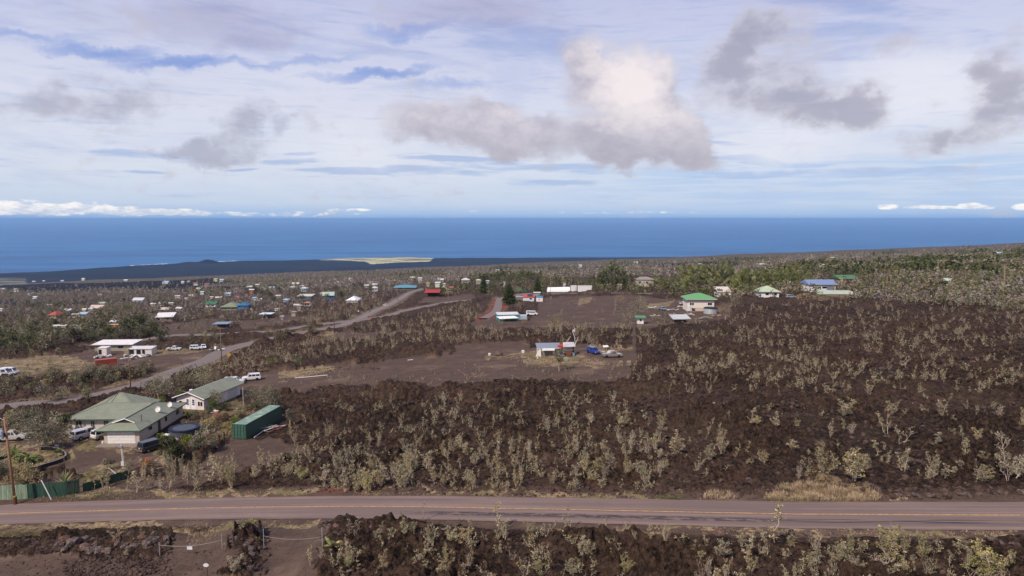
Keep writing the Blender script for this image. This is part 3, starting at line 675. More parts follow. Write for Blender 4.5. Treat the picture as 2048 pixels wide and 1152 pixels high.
def bush(seed, H=4., Wd=4., cols=((104, 100, 74), (86, 86, 58), (126, 120, 88), (70, 72, 48)), leaf=.16, n=1500, v=None, off=(0, 0, 0), trunk=True, lumps=9, low=.25, wood=(120, 106, 92)):
    """a dense crown made of uneven leaf clumps on a forked trunk"""
    r = np.random.RandomState(seed); v = v or Veg(); off = np.array(off, float)
    ce, ra = [], []
    for i in range(lumps):
        t = r.uniform(0, 1); a = r.uniform(0, 2*PI); rad = Wd*.5*(1-.5*t)*math.sqrt(r.uniform(.05, .75))
        z = H*(low+(.85-low)*t); ce.append((math.cos(a)*rad, math.sin(a)*rad, z)); ra.append(Wd*r.uniform(.16, .3))
    ce = np.array(ce); ra = np.array(ra); k = r.choice(lumps, n, p=ra**2/(ra**2).sum())
    d = r.normal(size=(n, 3)); d /= np.linalg.norm(d, axis=1)[:, None]
    C = ce[k]+d*(ra[k]*r.uniform(.45, 1.12, n)**.6)[:, None]*[1, 1, .8]; C[:, 2] = np.clip(C[:, 2], .1*H*r.rand(n), H*1.02)
    clump = cvar(r, lumps*4, cols, None, .22); cc = clump[(k*4+(d[:, 0] > 0)*2+(d[:, 1] > 0)) % (lumps*4)]*(1+.14*r.normal(size=(n, 1)))
    v.leaves(C+off, leaf, np.clip(cc, .004, 1), .1, 1.4, r)
    if trunk:
        tw = np.array(lin(wood)); b = np.array([0, 0, -.2]); top = np.array([r.normal()*.1, r.normal()*.1, H*.3])
        v.twigs(b+off, top+off, .05*H*.5+.04, .04*H*.5, tw)
        v.twigs(np.repeat((top+off)[None], lumps, 0), ce+off, .02*H*.6, .01*H*.5, tw)
        e = ce[k[:lumps*5]]; v.twigs(e+off, C[:lumps*5]+off, .012*H*.4, .006*H*.4, tw*1.1)
    return v
def ironwood(seed, H=16., Wd=6., v=None, off=(0, 0, 0), n=1500, cols=((118, 124, 68), (134, 136, 80), (98, 106, 58), (148, 144, 92))):
    """feathery casuarina: drooping needle sprays thinning to a pointed top"""
    r = np.random.RandomState(seed); v = v or Veg(); off = np.array(off, float)
    v.twigs(off+[0, 0, -.3], off+[0, 0, H*.93], .016*H, .004*H, lin((96, 80, 66)))
    nb = 34; t = np.sort(r.uniform(.08, .97, nb)); a = r.uniform(0, 2*PI, nb); L = Wd*.5*(1-t)**.62*r.uniform(.6, 1.15, nb)+.3
    A = np.column_stack([t*0, t*0, t*H*.93]); B = np.column_stack([np.cos(a)*L, np.sin(a)*L, t*H*.93+L*.75])
    v.twigs(A+off, B+off, .005*H, .002*H, lin((92, 78, 62)))
    k = r.choice(nb, n, p=L/L.sum()); f = r.uniform(.25, 1.08, n)[:, None]; C = A[k]*(1-f)+B[k]*f+r.normal(size=(n, 3))*(.05*Wd)
    cl = cvar(r, nb, cols, None, .16)[k]*(1+.12*r.normal(size=(n, 1)))
    up = np.column_stack([r.normal(size=n)*.35, r.normal(size=n)*.35, np.ones(n)]); up /= np.linalg.norm(up, axis=1)[:, None]
    s = .036*H*r.uniform(.6, 1.3, n)[:, None]; w = np.column_stack([np.cos(a[k]*3+1), np.sin(a[k]*3+1), np.zeros(n)])*s*.22
    v.lv.append(np.stack([C-up*s*.5+off, C+w+off, C+up*s*.5+off, C-w+off], 1)); v.lc.append(np.clip(cl, .004, 1))
    return v
def norfolk(seed, H=14., Wd=5.5, cols=((74, 84, 50), (92, 98, 62), (60, 70, 42)), dense=1., v=None, off=(0, 0, 0)):
    """tiered conical pine"""
    r = np.random.RandomState(seed); v = v or Veg(); off = np.array(off, float)
    v.twigs(off+[0, 0, -.3], off+[0, 0, H], .016*H, .002*H, lin((88, 74, 60)))
    for k in range(17):
        t = .06+.92*k/17; z = t*H; L = Wd*.5*(1-t)**.8*r.uniform(.85, 1.1)+.15
        nb = 7; a = r.uniform(0, 2*PI)+np.arange(nb)*2*PI/nb+r.normal(size=nb)*.15
        B = np.column_stack([np.cos(a)*L, np.sin(a)*L, z+L*.12+0*a]); A = np.column_stack([a*0, a*0, a*0+z])
        v.twigs(A+off, B+off, .004*H, .002*H, lin((76, 66, 50)))
        m = int(90*dense*(1-t)+14); j = r.choice(nb, m); f = r.uniform(.15, 1.05, m)[:, None]
        C = A[j]*(1-f)+B[j]*f+r.normal(size=(m, 3))*np.array([.035, .035, .022])*H*.8*(1-t+.2)
        v.leaves(C+off, .032*H, cvar(r, m, cols), .2, 1.6, r)
    return v
def palm(seed, H=3., L=1.6, nf=13, cols=((84, 96, 46), (66, 80, 38), (110, 114, 60)), trunk=(120, 96, 76), droop=1., wid=.12, v=None, off=(0, 0, 0)):
    """arching fronds with paired leaflets on a thin trunk"""
    r = np.random.RandomState(seed); v = v or Veg(); off = np.array(off, float)
    if H > .3: v.twigs(off+[0, 0, -.2], off+[0, 0, H], .09, .07, lin(trunk))
    for i in range(nf):
        a = 2*PI*i/nf+r.normal()*.2; el = r.uniform(.25, 1.25); p = np.array([0, 0, H]); d = np.array([math.cos(a)*math.cos(el), math.sin(a)*math.cos(el), math.sin(el)]); side = np.array([-math.sin(a), math.cos(a), 0])
        m = 9
        for k in range(m):
            q = p+d*L/m; d = d-np.array([0, 0, .17*droop]); d /= np.linalg.norm(d)
            v.twigs(p+off, q+off, .015, .012, lin((120, 124, 70)))
            w = wid*math.sin(PI*(k+.9)/(m+1))*L/1.2+.03; c = cvar(r, 2, cols)
            for sgn, cc in ((1, c[0]), (-1, c[1])):
                e = p+side*sgn*w+d*.12-np.array([0, 0, w*.45]); v.lv.append(np.array([[p, q, e+d*L/m*.8, e]])+off); v.lc.append(cc[None])
            p = q
    return v
def agave(seed, R=.9, n=26, cols=((150, 152, 98), (170, 166, 120), (120, 126, 78)), v=None, off=(0, 0, 0), h=1.):
    """rosette of stiff pointed leaves"""
    r = np.random.RandomState(seed); v = v or Veg(); off = np.array(off, float)
    for i in range(n):
        a = r.uniform(0, 2*PI); el = r.uniform(.15, 1.35); L = R*r.uniform(.7, 1.1); d = np.array([math.cos(a)*math.cos(el), math.sin(a)*math.cos(el), math.sin(el)*h]); s = np.array([-math.sin(a), math.cos(a), 0])*.05*R
        q = np.array([[s*.6, -s*.6, d*L*.5-s, d*L*.5+s], [d*L*.5+s, d*L*.5-s, d*L-[0, 0, .05], d*L-[0, 0, .05]]])
        v.lv.append(q+off); v.lc.append(np.repeat(cvar(r, 1, cols), 2, 0))
    v.twigs(off+[0, 0, -.1], off+[0, 0, .2*R], .05*R, .04*R, lin((110, 100, 70)))
    return v
def tufts(C, h, cols, rng, nb=9, w=.02, spread=.3):
    h = h*np.clip(.75+.9*perlin(C[:, 0]/1.3, C[:, 1]/1.3, 63)+.4*perlin(C[:, 0]/.4, C[:, 1]/.4, 64), .2, 1.6)
    """grass tufts: C (n,3) roots -> blades as narrow quads"""
    n = len(C); k = n*nb; R = np.repeat(C, nb, 0); a = rng.uniform(0, 2*PI, k); s = rng.uniform(0, spread, k)
    hh = (np.repeat(np.broadcast_to(h, n), nb)*rng.uniform(.5, 1.15, k))[:, None]
    R = R+np.column_stack([np.cos(a)*s*.4, np.sin(a)*s*.4, np.zeros(k)]); tip = R+np.column_stack([np.cos(a)*s, np.sin(a)*s, np.ones(k)])*hh
    sd = np.column_stack([-np.sin(a), np.cos(a), np.zeros(k)])*w
    return np.stack([R-sd, R+sd, tip+sd*.3, tip-sd*.3], 1), cvar(rng, k, cols, None, .15)

# ---- things made from them: an Empty at the foot, with a trunk and a crown
def plant_proto(v, nm_wood='trunk', nm_crown='crown'):
    return (v.wood(nm_wood), v.crown(nm_crown), nm_wood, nm_crown)
def place_plant(proto, name, loc, yaw, sc, label, cat, group=None):
    e = bpy.data.objects.new(name, None); e.empty_display_size = .3; link(e); e.location = loc; e.rotation_euler = (0, 0, yaw); e.scale = sc
    for me, nm, mt in ((proto[0], proto[2], M_TWIG), (proto[1], proto[3], M_LEAF)):
        if not me.materials: me.materials.append(mt)
        o = bpy.data.objects.new(nm, me); link(o, e)
    return tag(e, label, cat, group)
# ------------------------------------------------------------------ where the shrubs stand
def in_px(poly, n, rng, gamma=1.):
    """n pixels spread evenly over a pixel polygon"""
    p = np.array(poly, float); out = []; 
    while len(out) < n:
        u = rng.uniform(p[:, 0].min(), p[:, 0].max(), n*3); v = rng.uniform(p[:, 1].min(), p[:, 1].max(), n*3)
        m = inside(u, v, p); out += list(zip(u[m], v[m]))
    return np.array(out[:n])
def clear_of(W, keepc=0., rmin=.5, rng=None):
    """drop points on roads, pads and (mostly) smoothed ground"""
    X, Y = W[:, 0], W[:, 1]; rd, _ = road_d(X, Y); ok = rd > rmin
    c = mask('cinder', X, Y); ok &= (~c) | (rng.rand(len(X)) < keepc)
    for (px, py, r, pz) in PADS: ok &= np.hypot(X-px, Y-py) > r*1.02
    for (px, py, r) in CLEAR: ok &= np.hypot(X-px, Y-py) > r
    return ok

# shrubs picked out one by one: foot pixel, height and width in pixels, kind (0 slender 1 bushy 2 bare twigs 3 yellow-green)
HAND = [(1324,855,35,20,1),(1355,911,46,32,1),(1417,873,40,16,0),(1378,778,22,18,1),(1409,797,33,25,1),(1453,807,37,30,1),(1460,848,26,14,0),(1442,913,66,30,1),(1420,924,40,20,1),(1398,935,31,20,0),(1475,910,22,13,1),(1495,911,20,10,0),
(1499,935,18,15,1),(1528,928,29,20,1),(1512,855,37,34,1),(1552,858,33,20,1),(1583,908,31,25,1),(1605,826,24,17,1),(1598,961,33,12,2),(1650,961,75,40,1),(1661,877,44,15,0),(1685,835,38,38,1),(1707,964,73,42,1),(1731,943,30,30,1),(1703,870,26,15,2),
(1751,917,36,14,0),(1775,871,60,35,0),(1804,891,43,45,2),(1808,946,55,28,1),(1789,830,28,24,1),(1850,829,18,18,1),(1875,906,44,20,0),(1884,837,55,25,0),(1853,963,45,22,2),(1866,960,55,20,1),(1888,960,22,15,0),(1906,954,36,30,1),(1928,921,73,25,0),
(1908,851,20,20,1),(1935,820,20,12,0),(1957,884,29,20,1),(1965,921,22,24,1),(1965,965,36,32,1),(1983,964,26,16,0),(1998,844,36,20,2),(2016,968,105,52,1),(2038,955,60,40,1),(2027,804,40,35,1),(2043,862,48,20,1),(1833,797,22,36,1),
(1550,1089,80,28,0),(1483,1096,33,20,1),(1497,1129,60,18,0),(1388,1111,33,20,0),(1439,1129,55,35,1),(1329,1089,44,18,0),(1581,1096,30,20,1),(1570,1118,25,20,1),(1629,1136,37,35,1),(1702,1143,37,20,2),(1683,1122,30,20,0),(1775,1125,77,40,3),
(1757,1136,44,50,2),(1855,1152,48,20,2),(1826,1125,22,15,2),(1899,1129,31,22,0),(1972,1160,72,62,3),(2005,1132,20,16,2),(1782,1155,30,20,0),(1406,1136,36,20,1),(812,1075,60,30,0),(847,1045,44,12,0),(866,1096,62,14,0),(921,1043,16,10,0),(926,1089,35,30,1),
(901,1082,28,25,3),(1001,1061,55,25,0),(1010,1078,45,25,1),(968,1092,28,16,2),(1063,1075,35,25,1),(1105,1061,28,20,0),(1137,1061,50,20,0),(1205,1066,40,25,0),(1267,1085,25,16,2),(1304,1080,30,16,0),(1330,1082,35,18,2),(1175,1120,46,32,1),(1045,1142,32,18,2),
(1024,1128,30,16,2),(1077,1142,25,25,3),(887,1152,35,35,1),(929,1152,30,25,1),(697,1138,28,20,3),(1095,1124,35,18,1),(1144,1152,35,30,1),(240,1082,44,30,0),(282,1076,26,16,0),(486,1062,26,20,1),(505,1062,28,34,3),(466,1148,40,32,1),(620,1130,48,16,0),(643,1120,30,14,2),(252,1114,16,10,1),
(1100,780,52,26,0),(1026,765,45,22,0),(914,775,42,26,0),(812,742,24,12,0),(958,705,18,16,1),(1244,858,42,30,1),(1100,768,50,26,1),(690,985,50,22,1),(735,985,45,30,3),(800,975,55,30,1),(770,970,40,28,1),(602,960,30,24,3)]
PAL = [OHIA, [(172, 157, 124), (148, 135, 104), (188, 172, 138)], [(152, 143, 106), (130, 123, 88), (168, 156, 118)]]
def shrub_kinds():
    P_ = {0: [], 1: [], 2: [], 3: []}
    def add(k, v): P_[k].append((plant_proto(v), v.width))
    for i in range(6): add(0, ohia(100+i, 3., .26, 1+i % 2, .8))
    for i in range(7): add(1, ohia(200+i, 3., .42, 3+i % 4, .9))
    for i in range(4): add(2, ohia(300+i, 3., .5, 2+i, .22))
    yl = ((168, 156, 106), (150, 142, 96), (184, 168, 118), (132, 126, 86))
    for i in range(3): add(3, ohia(400+i, 3., .55, 6, 1.2, cols=yl))
    return P_
SHRUBS = []      # (x, y, z, H, W, kind, u, v)
def px_scale(w): return FOC/(w[1]*math.cos(PITCH)-w[2]*math.sin(PITCH))
REG = [ # name, polygon, individuals, stuff, min and max height (m), chance to stand on smoothed ground, kinds
 ('thicket', [(600, 830), (700, 795), (860, 795), (1000, 783), (1150, 800), (1230, 800), (1330, 880), (1340, 985), (1180, 982), (900, 978), (700, 985), (560, 960), (520, 900)], 112, 350, 1.1, 3.0, 0, (1, 1, 1, 0, 2)),
 ('below', [(690, 1060), (800, 1050), (1000, 1062), (1300, 1070), (1700, 1085), (2060, 1105), (2060, 1210), (640, 1210)], 52, 120, .9, 2.4, 0, (1, 0, 2, 1, 3)),
 ('yard', [(255, 930), (440, 930), (470, 960), (430, 985), (280, 985), (160, 985)], 22, 20, 1.6, 3.6, .8, (0, 1, 2)),
 ('bank', [(440, 900), (560, 880), (620, 890), (560, 960), (470, 985), (430, 960)], 9, 8, 1.6, 3.6, .6, (0, 1)),
 ('rnear', [(1330, 780), (2060, 770), (2060, 975), (1500, 960), (1330, 960)], 8, 60, .7, 1.9, 0, (1, 0, 2)),
 ('rmid', [(1250, 690), (2060, 680), (2060, 790), (1330, 790), (1260, 770)], 0, 290, 1.2, 3.6, 0, (1, 0)),
 ('rfar', [(1260, 620), (1440, 615), (1800, 600), (2060, 620), (2060, 690), (1260, 695)], 0, 500, 1.2, 3.6, .1, (1, 0)),
 ('dense_r', [(1330, 700), (1600, 690), (1700, 740), (1500, 770), (1340, 770)], 0, 120, 1.4, 3.6, 0, (1, 0)),
 ('strip', [(560, 735), (700, 710), (880, 690), (1050, 680), (1250, 660), (1250, 640), (1090, 660), (900, 660), (760, 690), (600, 690)], 0, 240, 1.4, 4.2, .08, (1, 0)),
 ('strip2', [(720, 655), (860, 625), (950, 605), (980, 640), (900, 665), (700, 690), (600, 690)], 0, 260, 1.6, 4.6, .1, (1, 0)),
 ('lot', [(560, 760), (1240, 720), (1260, 770), (960, 765), (700, 790), (560, 790)], 0, 110, .35, 1.5, 1, (1, 1)),
 ('hutback', [(1080, 650), (1250, 655), (1300, 660), (1280, 700), (1060, 690)], 0, 90, 1.5, 4, .2, (1, 0)),
 ('upper', [(1085, 600), (1440, 590), (1440, 640), (1290, 660), (1090, 650)], 0, 110, .8, 3.2, .4, (1, 0)),
 ('roadside', [(640, 655), (760, 612), (820, 590), (840, 575), (690, 610), (560, 640), (560, 655)], 0, 200, 1.6, 4.8, .1, (1, 0)),
 ('leftbank', [(450, 770), (560, 735), (640, 690), (540, 690), (470, 715), (400, 740), (380, 770)], 0, 120, 1.5, 4.5, .3, (1, 0)),
]
SHADE = []
def scatter_ohia():
    rng = np.random.RandomState(5); kinds = shrub_kinds(); ind = []
    hp = hit([h[0] for h in HAND], [h[1] for h in HAND])
    for h, w in zip(HAND, hp):
        s = px_scale(w); ind.append((w, h[2]/s, h[3]/s, h[4], 'hand'))
    v = Veg()
    for name, poly, ni, nst, h0, h1, kc, kk in REG:
        n = int((ni+nst)*1.25); uv = in_px(poly, n, rng); w = hit(uv[:, 0], uv[:, 1]); ok = clear_of(w, kc, .8, rng); w = w[ok]
        H = h0+(h1-h0)*rng.beta(1.5, 2.2, len(w)); o = np.argsort(-H*np.array([px_scale(q) for q in w]))
        for j, i in enumerate(o):
            k = kk[rng.randint(len(kk))]
            if j < ni: ind.append((w[i], H[i], H[i]*rng.uniform(.32, .6), k, name))
            elif j < ni+nst:
                ohia(int(rng.randint(1e6)), H[i]*.8, rng.uniform(.5, .9), 1+int(rng.randint(4)), 1., 1, v=v, off=w[i], yaw=rng.uniform(0, 6.28), cols=PAL[rng.randint(3)])
    o = ob('shrubland', v.crown('shrubland'), M_LEAF)
    me = v.wood('w'); 
    t = ob('shrub_stems', me, M_TWIG)
    tag(o, 'mass of small grey-green shrubs spread over the dark lava', None, None, 'stuff'); tag(t, 'pale twiggy stems of the small shrubs spread over the lava', None, None, 'stuff')
    ind.sort(key=lambda q: q[0][1]); ind = ind[:300]
    for w, H, Wd, k, nm in ind:
        pr, pw = kinds[k][rng.randint(len(kinds[k]))]; wx = np.clip(Wd/pw, .55*H/3, 1.9*H/3)
        e = place_plant(pr, 'ohia_shrub', tuple(w), rng.uniform(0, 6.28), (wx, wx, H/3.), None, 'shrub', None)
        SHRUBS.append((e, w, H, wx, k, nm))
def far_lod(v, rng, W, H, Wd, cols, nq, cw=None, sz=.27, wood=.0):
    n = len(W); tot = n*nq; C = np.repeat(W, nq, 0); hh = np.repeat(H, nq); ww = np.repeat(Wd, nq)
    z = rng.uniform(.12, 1, tot); a = rng.uniform(0, 2*PI, tot); rr = ww*.5*np.sqrt(rng.rand(tot))*np.sqrt(np.clip(1.15-z, .08, 1))
    C = C+np.column_stack([np.cos(a)*rr, np.sin(a)*rr, z*hh]); base = cvar(rng, n, cols, cw, .1)
    v.leaves(C, sz*np.repeat(np.minimum(H, Wd*1.3), nq)*.8, np.clip(np.repeat(base, nq, 0)*(1+.1*rng.normal(size=(tot, 1))), .004, 1), .1, 1.5, rng)
def scatter_far():
    rng = np.random.RandomState(8); v = Veg()
    grey = ((148, 136, 122), (136, 126, 110), (162, 150, 136), (124, 116, 96)); olive = ((126, 120, 88), (110, 108, 76), (142, 134, 102)); green = ((90, 94, 58), (102, 104, 66), (78, 84, 52))
    # the far wood up to its edge
    top = [(-60, 581), (250, 566), (500, 550), (1000, 532), (1500, 517), (2048, 491), (2120, 488)]
    def region(poly, n): return in_px(poly, n, rng)
    A = region(top+[(2120, 545), (1600, 552), (1200, 556), (900, 566), (600, 582), (420, 590), (200, 590), (-60, 596)], 15000)
    w = hit(A[:, 0], A[:, 1]); ok = (w[:, 1] < 3600) & (w[:, 1] > 200)
    dk = mask('dark', w[:, 0], w[:, 1]); ok &= ~(dk & (rng.rand(len(w)) < .8)); w = w[ok]; uv = A[ok]
    g = perlin(w[:, 0]/160, w[:, 1]/260, 50)+.5*perlin(w[:, 0]/60, w[:, 1]/100, 51)+.25*(uv[:, 0]-1200)/1000*(w[:, 1] < 1500)-.25*(w[:, 1] > 1700)
    for m, cols in ((g < .12, grey), ((g >= .12) & (g < .4), olive), (g >= .4, green)):
        H = rng.uniform(3.5, 7.5, m.sum())*(1+.5*(cols is green)*rng.rand(m.sum())); far_lod(v, rng, w[m], H, H*rng.uniform(.5, 1.0, len(H)), cols, 11)
    # nearer scrub on the left and middle distance
    def patch(poly, n, h0, h1, cols, nq, wr=(.6, 1.2), kc=.25, sz=.19):
        A = region(poly, n); w = hit(A[:, 0], A[:, 1]); w = w[clear_of(w, kc, 1., rng)]; H = rng.uniform(h0, h1, len(w)); far_lod(v, rng, w, H, H*rng.uniform(*wr, len(H)), cols, nq, None, sz)
    patch([(-60, 596), (420, 590), (650, 582), (830, 572), (760, 596), (560, 640), (330, 665), (-60, 690)], 1900, 1.8, 4.5, olive+grey+grey, 26)
    patch([(-60, 590), (420, 585), (900, 566), (860, 580), (600, 605), (300, 625), (-60, 625)], 1200, 2.5, 5, olive+grey+grey, 18)
    patch([(-60, 625), (150, 600), (250, 606), (330, 640), (200, 680), (-60, 680)], 420, 2.5, 5.5, olive+green[:1], 34)
    patch([(870, 570), (1200, 558), (1440, 560), (1440, 600), (1180, 585), (980, 592), (880, 592)], 700, 2.5, 6, olive+green, 26)
    patch([(1440, 545), (2080, 540), (2080, 600), (1700, 590), (1440, 600)], 1700, 2.2, 6, olive+olive+grey+green[:1], 24)
    patch([(1700, 585), (2080, 580), (2080, 625), (1900, 615), (1700, 602)], 620, 1.5, 3.8, olive+grey, 24)
    patch([(-60, 700), (440, 690), (330, 720), (290, 760), (-60, 800)], 150, 1.4, 3.4, olive, 60, sz=.15)
    o = ob('far_scrub', v.crown('far_scrub'), M_LEAF); tag(o, 'grey and olive wood of low trees covering the far slope', None, None, 'stuff')
# ------------------------------------------------------------------ building kit
class MB:
    """collects solids and makes ONE mesh object of them"""
    def __init__(s): s.v = []; s.f = []; s.T = Matrix.Identity(4)
    def add(s, vs, fs):
        b = len(s.v); s.v += [tuple(s.T @ Vector(p)) for p in vs]; s.f += [tuple(b+i for i in f) for f in fs]; return s
    def box(s, x0, x1, y0, y1, z0, z1):
        V = [(x, y, z) for z in (z0, z1) for x, y in ((x0, y0), (x1, y0), (x1, y1), (x0, y1))]
        return s.add(V, [(0, 3, 2, 1), (4, 5, 6, 7), (0, 1, 5, 4), (1, 2, 6, 5), (2, 3, 7, 6), (3, 0, 4, 7)])
    def loft(s, a, b, caps=True):
        n = len(a); f = [(i, (i+1) % n, n+(i+1) % n, n+i) for i in range(n)]
        if caps: f += [tuple(range(n))[::-1], tuple(range(n, 2*n))]
        return s.add(list(a)+list(b), f)
    def prism_y(s, prof, y0, y1): return s.loft([(x, y0, z) for x, z in prof], [(x, y1, z) for x, z in prof])
    def prism_x(s, prof, x0, x1): return s.loft([(x0, y, z) for y, z in prof], [(x1, y, z) for y, z in prof])
    def tube(s, pts, r, n=6, r2=None):
        r2 = r if r2 is None else r2; rings = []; m = len(pts)
        for i, p in enumerate(pts):
            p = Vector(p); d = (Vector(pts[min(i+1, m-1)])-Vector(pts[max(i-1, 0)])).normalized()
            u = d.orthogonal().normalized() if abs(d.z) > .9 else d.cross(Vector((0, 0, 1))).normalized(); w = d.cross(u); rr = r+(r2-r)*i/max(1, m-1)
            rings.append([tuple(p+u*math.cos(2*PI*k/n)*rr+w*math.sin(2*PI*k/n)*rr) for k in range(n)])
        V = sum(rings, []); F = [(i*n+k, i*n+(k+1) % n, (i+1)*n+(k+1) % n, (i+1)*n+k) for i in range(m-1) for k in range(n)]
        F += [tuple(range(n))[::-1], tuple((m-1)*n+k for k in range(n))]
        return s.add(V, F)
    def cyl(s, c, r, h, n=16, axis='z', r2=None):
        a = Vector({'x': (1, 0, 0), 'y': (0, 1, 0), 'z': (0, 0, 1)}[axis]); c = Vector(c)
        return s.tube([c, c+a*h], r, n, r2)
    def build(s, name, mat, parent=None, bevel=0., smooth=False):
        me = bpy.data.meshes.new(name); me.from_pydata(s.v, [], s.f); me.validate()
        o = ob(name, me, mat, parent)
        if bevel:
            b = o.modifiers.new('b', 'BEVEL'); b.width = bevel; b.segments = 2; b.limit_method = 'ANGLE'
        if smooth:
            for p in me.polygons: p.use_smooth = True
        return o
def thing(name, label, cat, loc=(0, 0, 0), rz=0., group=None, sc=1.):
    e = bpy.data.objects.new(name, None); e.empty_display_size = .5; link(e); e.location = loc; e.rotation_euler = (0, 0, rz); e.scale = (sc, sc, sc)
    return tag(e, label, cat, group)
_MC = {}
def paint(c, rough=.6, metal=0., var=.08, scale=2., spec=.4):
    k = (tuple(c), rough, metal, var)
    if k not in _MC: q = .97 if min(c) > 150 else .84; q2 = sum(c)/3; c = tuple((x*.88+q2*.12)*q for x in c); _MC[k] = flat_mat('paint_%d_%d_%d' % tuple(c), c, rough, spec, metal, var, scale)
    return _MC[k]
def ribbed(name, c, sc=6., axis=0, dirt=(110, 96, 80), rough=.5, d=.05):
    """ribbed sheet metal with streaks of dirt; ribs run across `axis` in object space"""
    q = .97 if min(c) > 150 else .86; q2 = sum(c)/3; c = tuple((x*.88+q2*.12)*q for x in c)
    m, g = new_mat(name); co = g.n('ShaderNodeTexCoord').outputs['Object']; s = g.sep(co)
    w = g.m('SINE', g.m('MULTIPLY', s[axis], sc*2)); n = g.noise(g.vm('MULTIPLY', co, (1, 1, .3)), 1.4, 5, .65)
    base = g.mix(g.sstep(w, -.9, -.3, .78, 1.), tuple(x*.6 for x in lin(c)), lin(c))
    base = g.mix(g.sstep(n, .5, .8, 0., .55), base, lin(dirt)); finish(g, base, rough, bump(g, w, .5, d), .4, .1); return m
GLASS = None
def glass():
    global GLASS
    if GLASS is None:
        m, g = new_mat('dark_glass'); finish(g, lin((28, 32, 38)), .12, None, .8); GLASS = m
    return GLASS
TYRE = flat_mat('tyre_rubber', (30, 28, 28), .9, .2); RIM = flat_mat('wheel_rim', (150, 150, 152), .35, .5, .6); TAIL = flat_mat('tail_lamp', (150, 22, 18), .3, .6); HEADL = flat_mat('head_lamp', (225, 225, 215), .2, .7)
DARKP = flat_mat('black_trim', (26, 26, 28), .6, .3)
def carpaint(c):
    k = ('car', tuple(c))
    if k not in _MC:
        m, g = new_mat('car_paint'); co = g.n('ShaderNodeTexCoord').outputs['Object']; z = g.sep(co)[2]
        n = g.noise(co, 3., 4); dirt = g.m('MULTIPLY', g.sstep(z, .8, .2), g.sstep(n, .3, .7, .2, .7))
        finish(g, g.mix(dirt, tuple(x*.8 for x in lin(c)), lin((100, 82, 70))), .3, None, .5, 0., Coat_Weight=.6, Coat_Roughness=.1); _MC[k] = m
    return _MC[k]
# side profiles (x forward, z up) as fractions of length and height: lower body, then the cabin: foot and roof outline
VK = {
 'suv':    dict(body=[(-.5, .22), (-.5, .50), (-.485, .585), (.22, .585), (.43, .53), (.49, .46), (.5, .24), (.4, .17), (-.42, .17)], cab=(-.485, .24, -.45, .12), side=[(-.44, -.25), (-.23, -.03), (-.01, .17)]),
 'sedan':  dict(body=[(-.5, .26), (-.5, .58), (-.33, .66), (.2, .64), (.45, .56), (.5, .44), (.5, .24), (.4, .18), (-.42, .18)], cab=(-.38, .22, -.22, .06), side=[(-.26, -.08), (-.06, .12)]),
 'pickup': dict(body=[(-.5, .24), (-.5, .58), (.2, .58), (.43, .53), (.49, .47), (.5, .24), (.4, .19), (-.42, .19)], cab=(-.08, .24, -.06, .12), side=[(-.05, .05), (.07, .17)]),
 'capped': dict(body=[(-.5, .24), (-.5, .58), (.2, .58), (.43, .53), (.49, .47), (.5, .24), (.4, .19), (-.42, .19)], cab=(-.08, .24, -.06, .12), side=[(-.05, .05), (.07, .17)], cap=1),
 'van':    dict(body=[(-.5, .17), (-.5, .55), (.36, .52), (.47, .45), (.5, .34), (.49, .17), (-.42, .14)], cab=(-.5, .4, -.48, .26), side=[(-.42, -.18), (-.15, .08), (.1, .3)]),
}
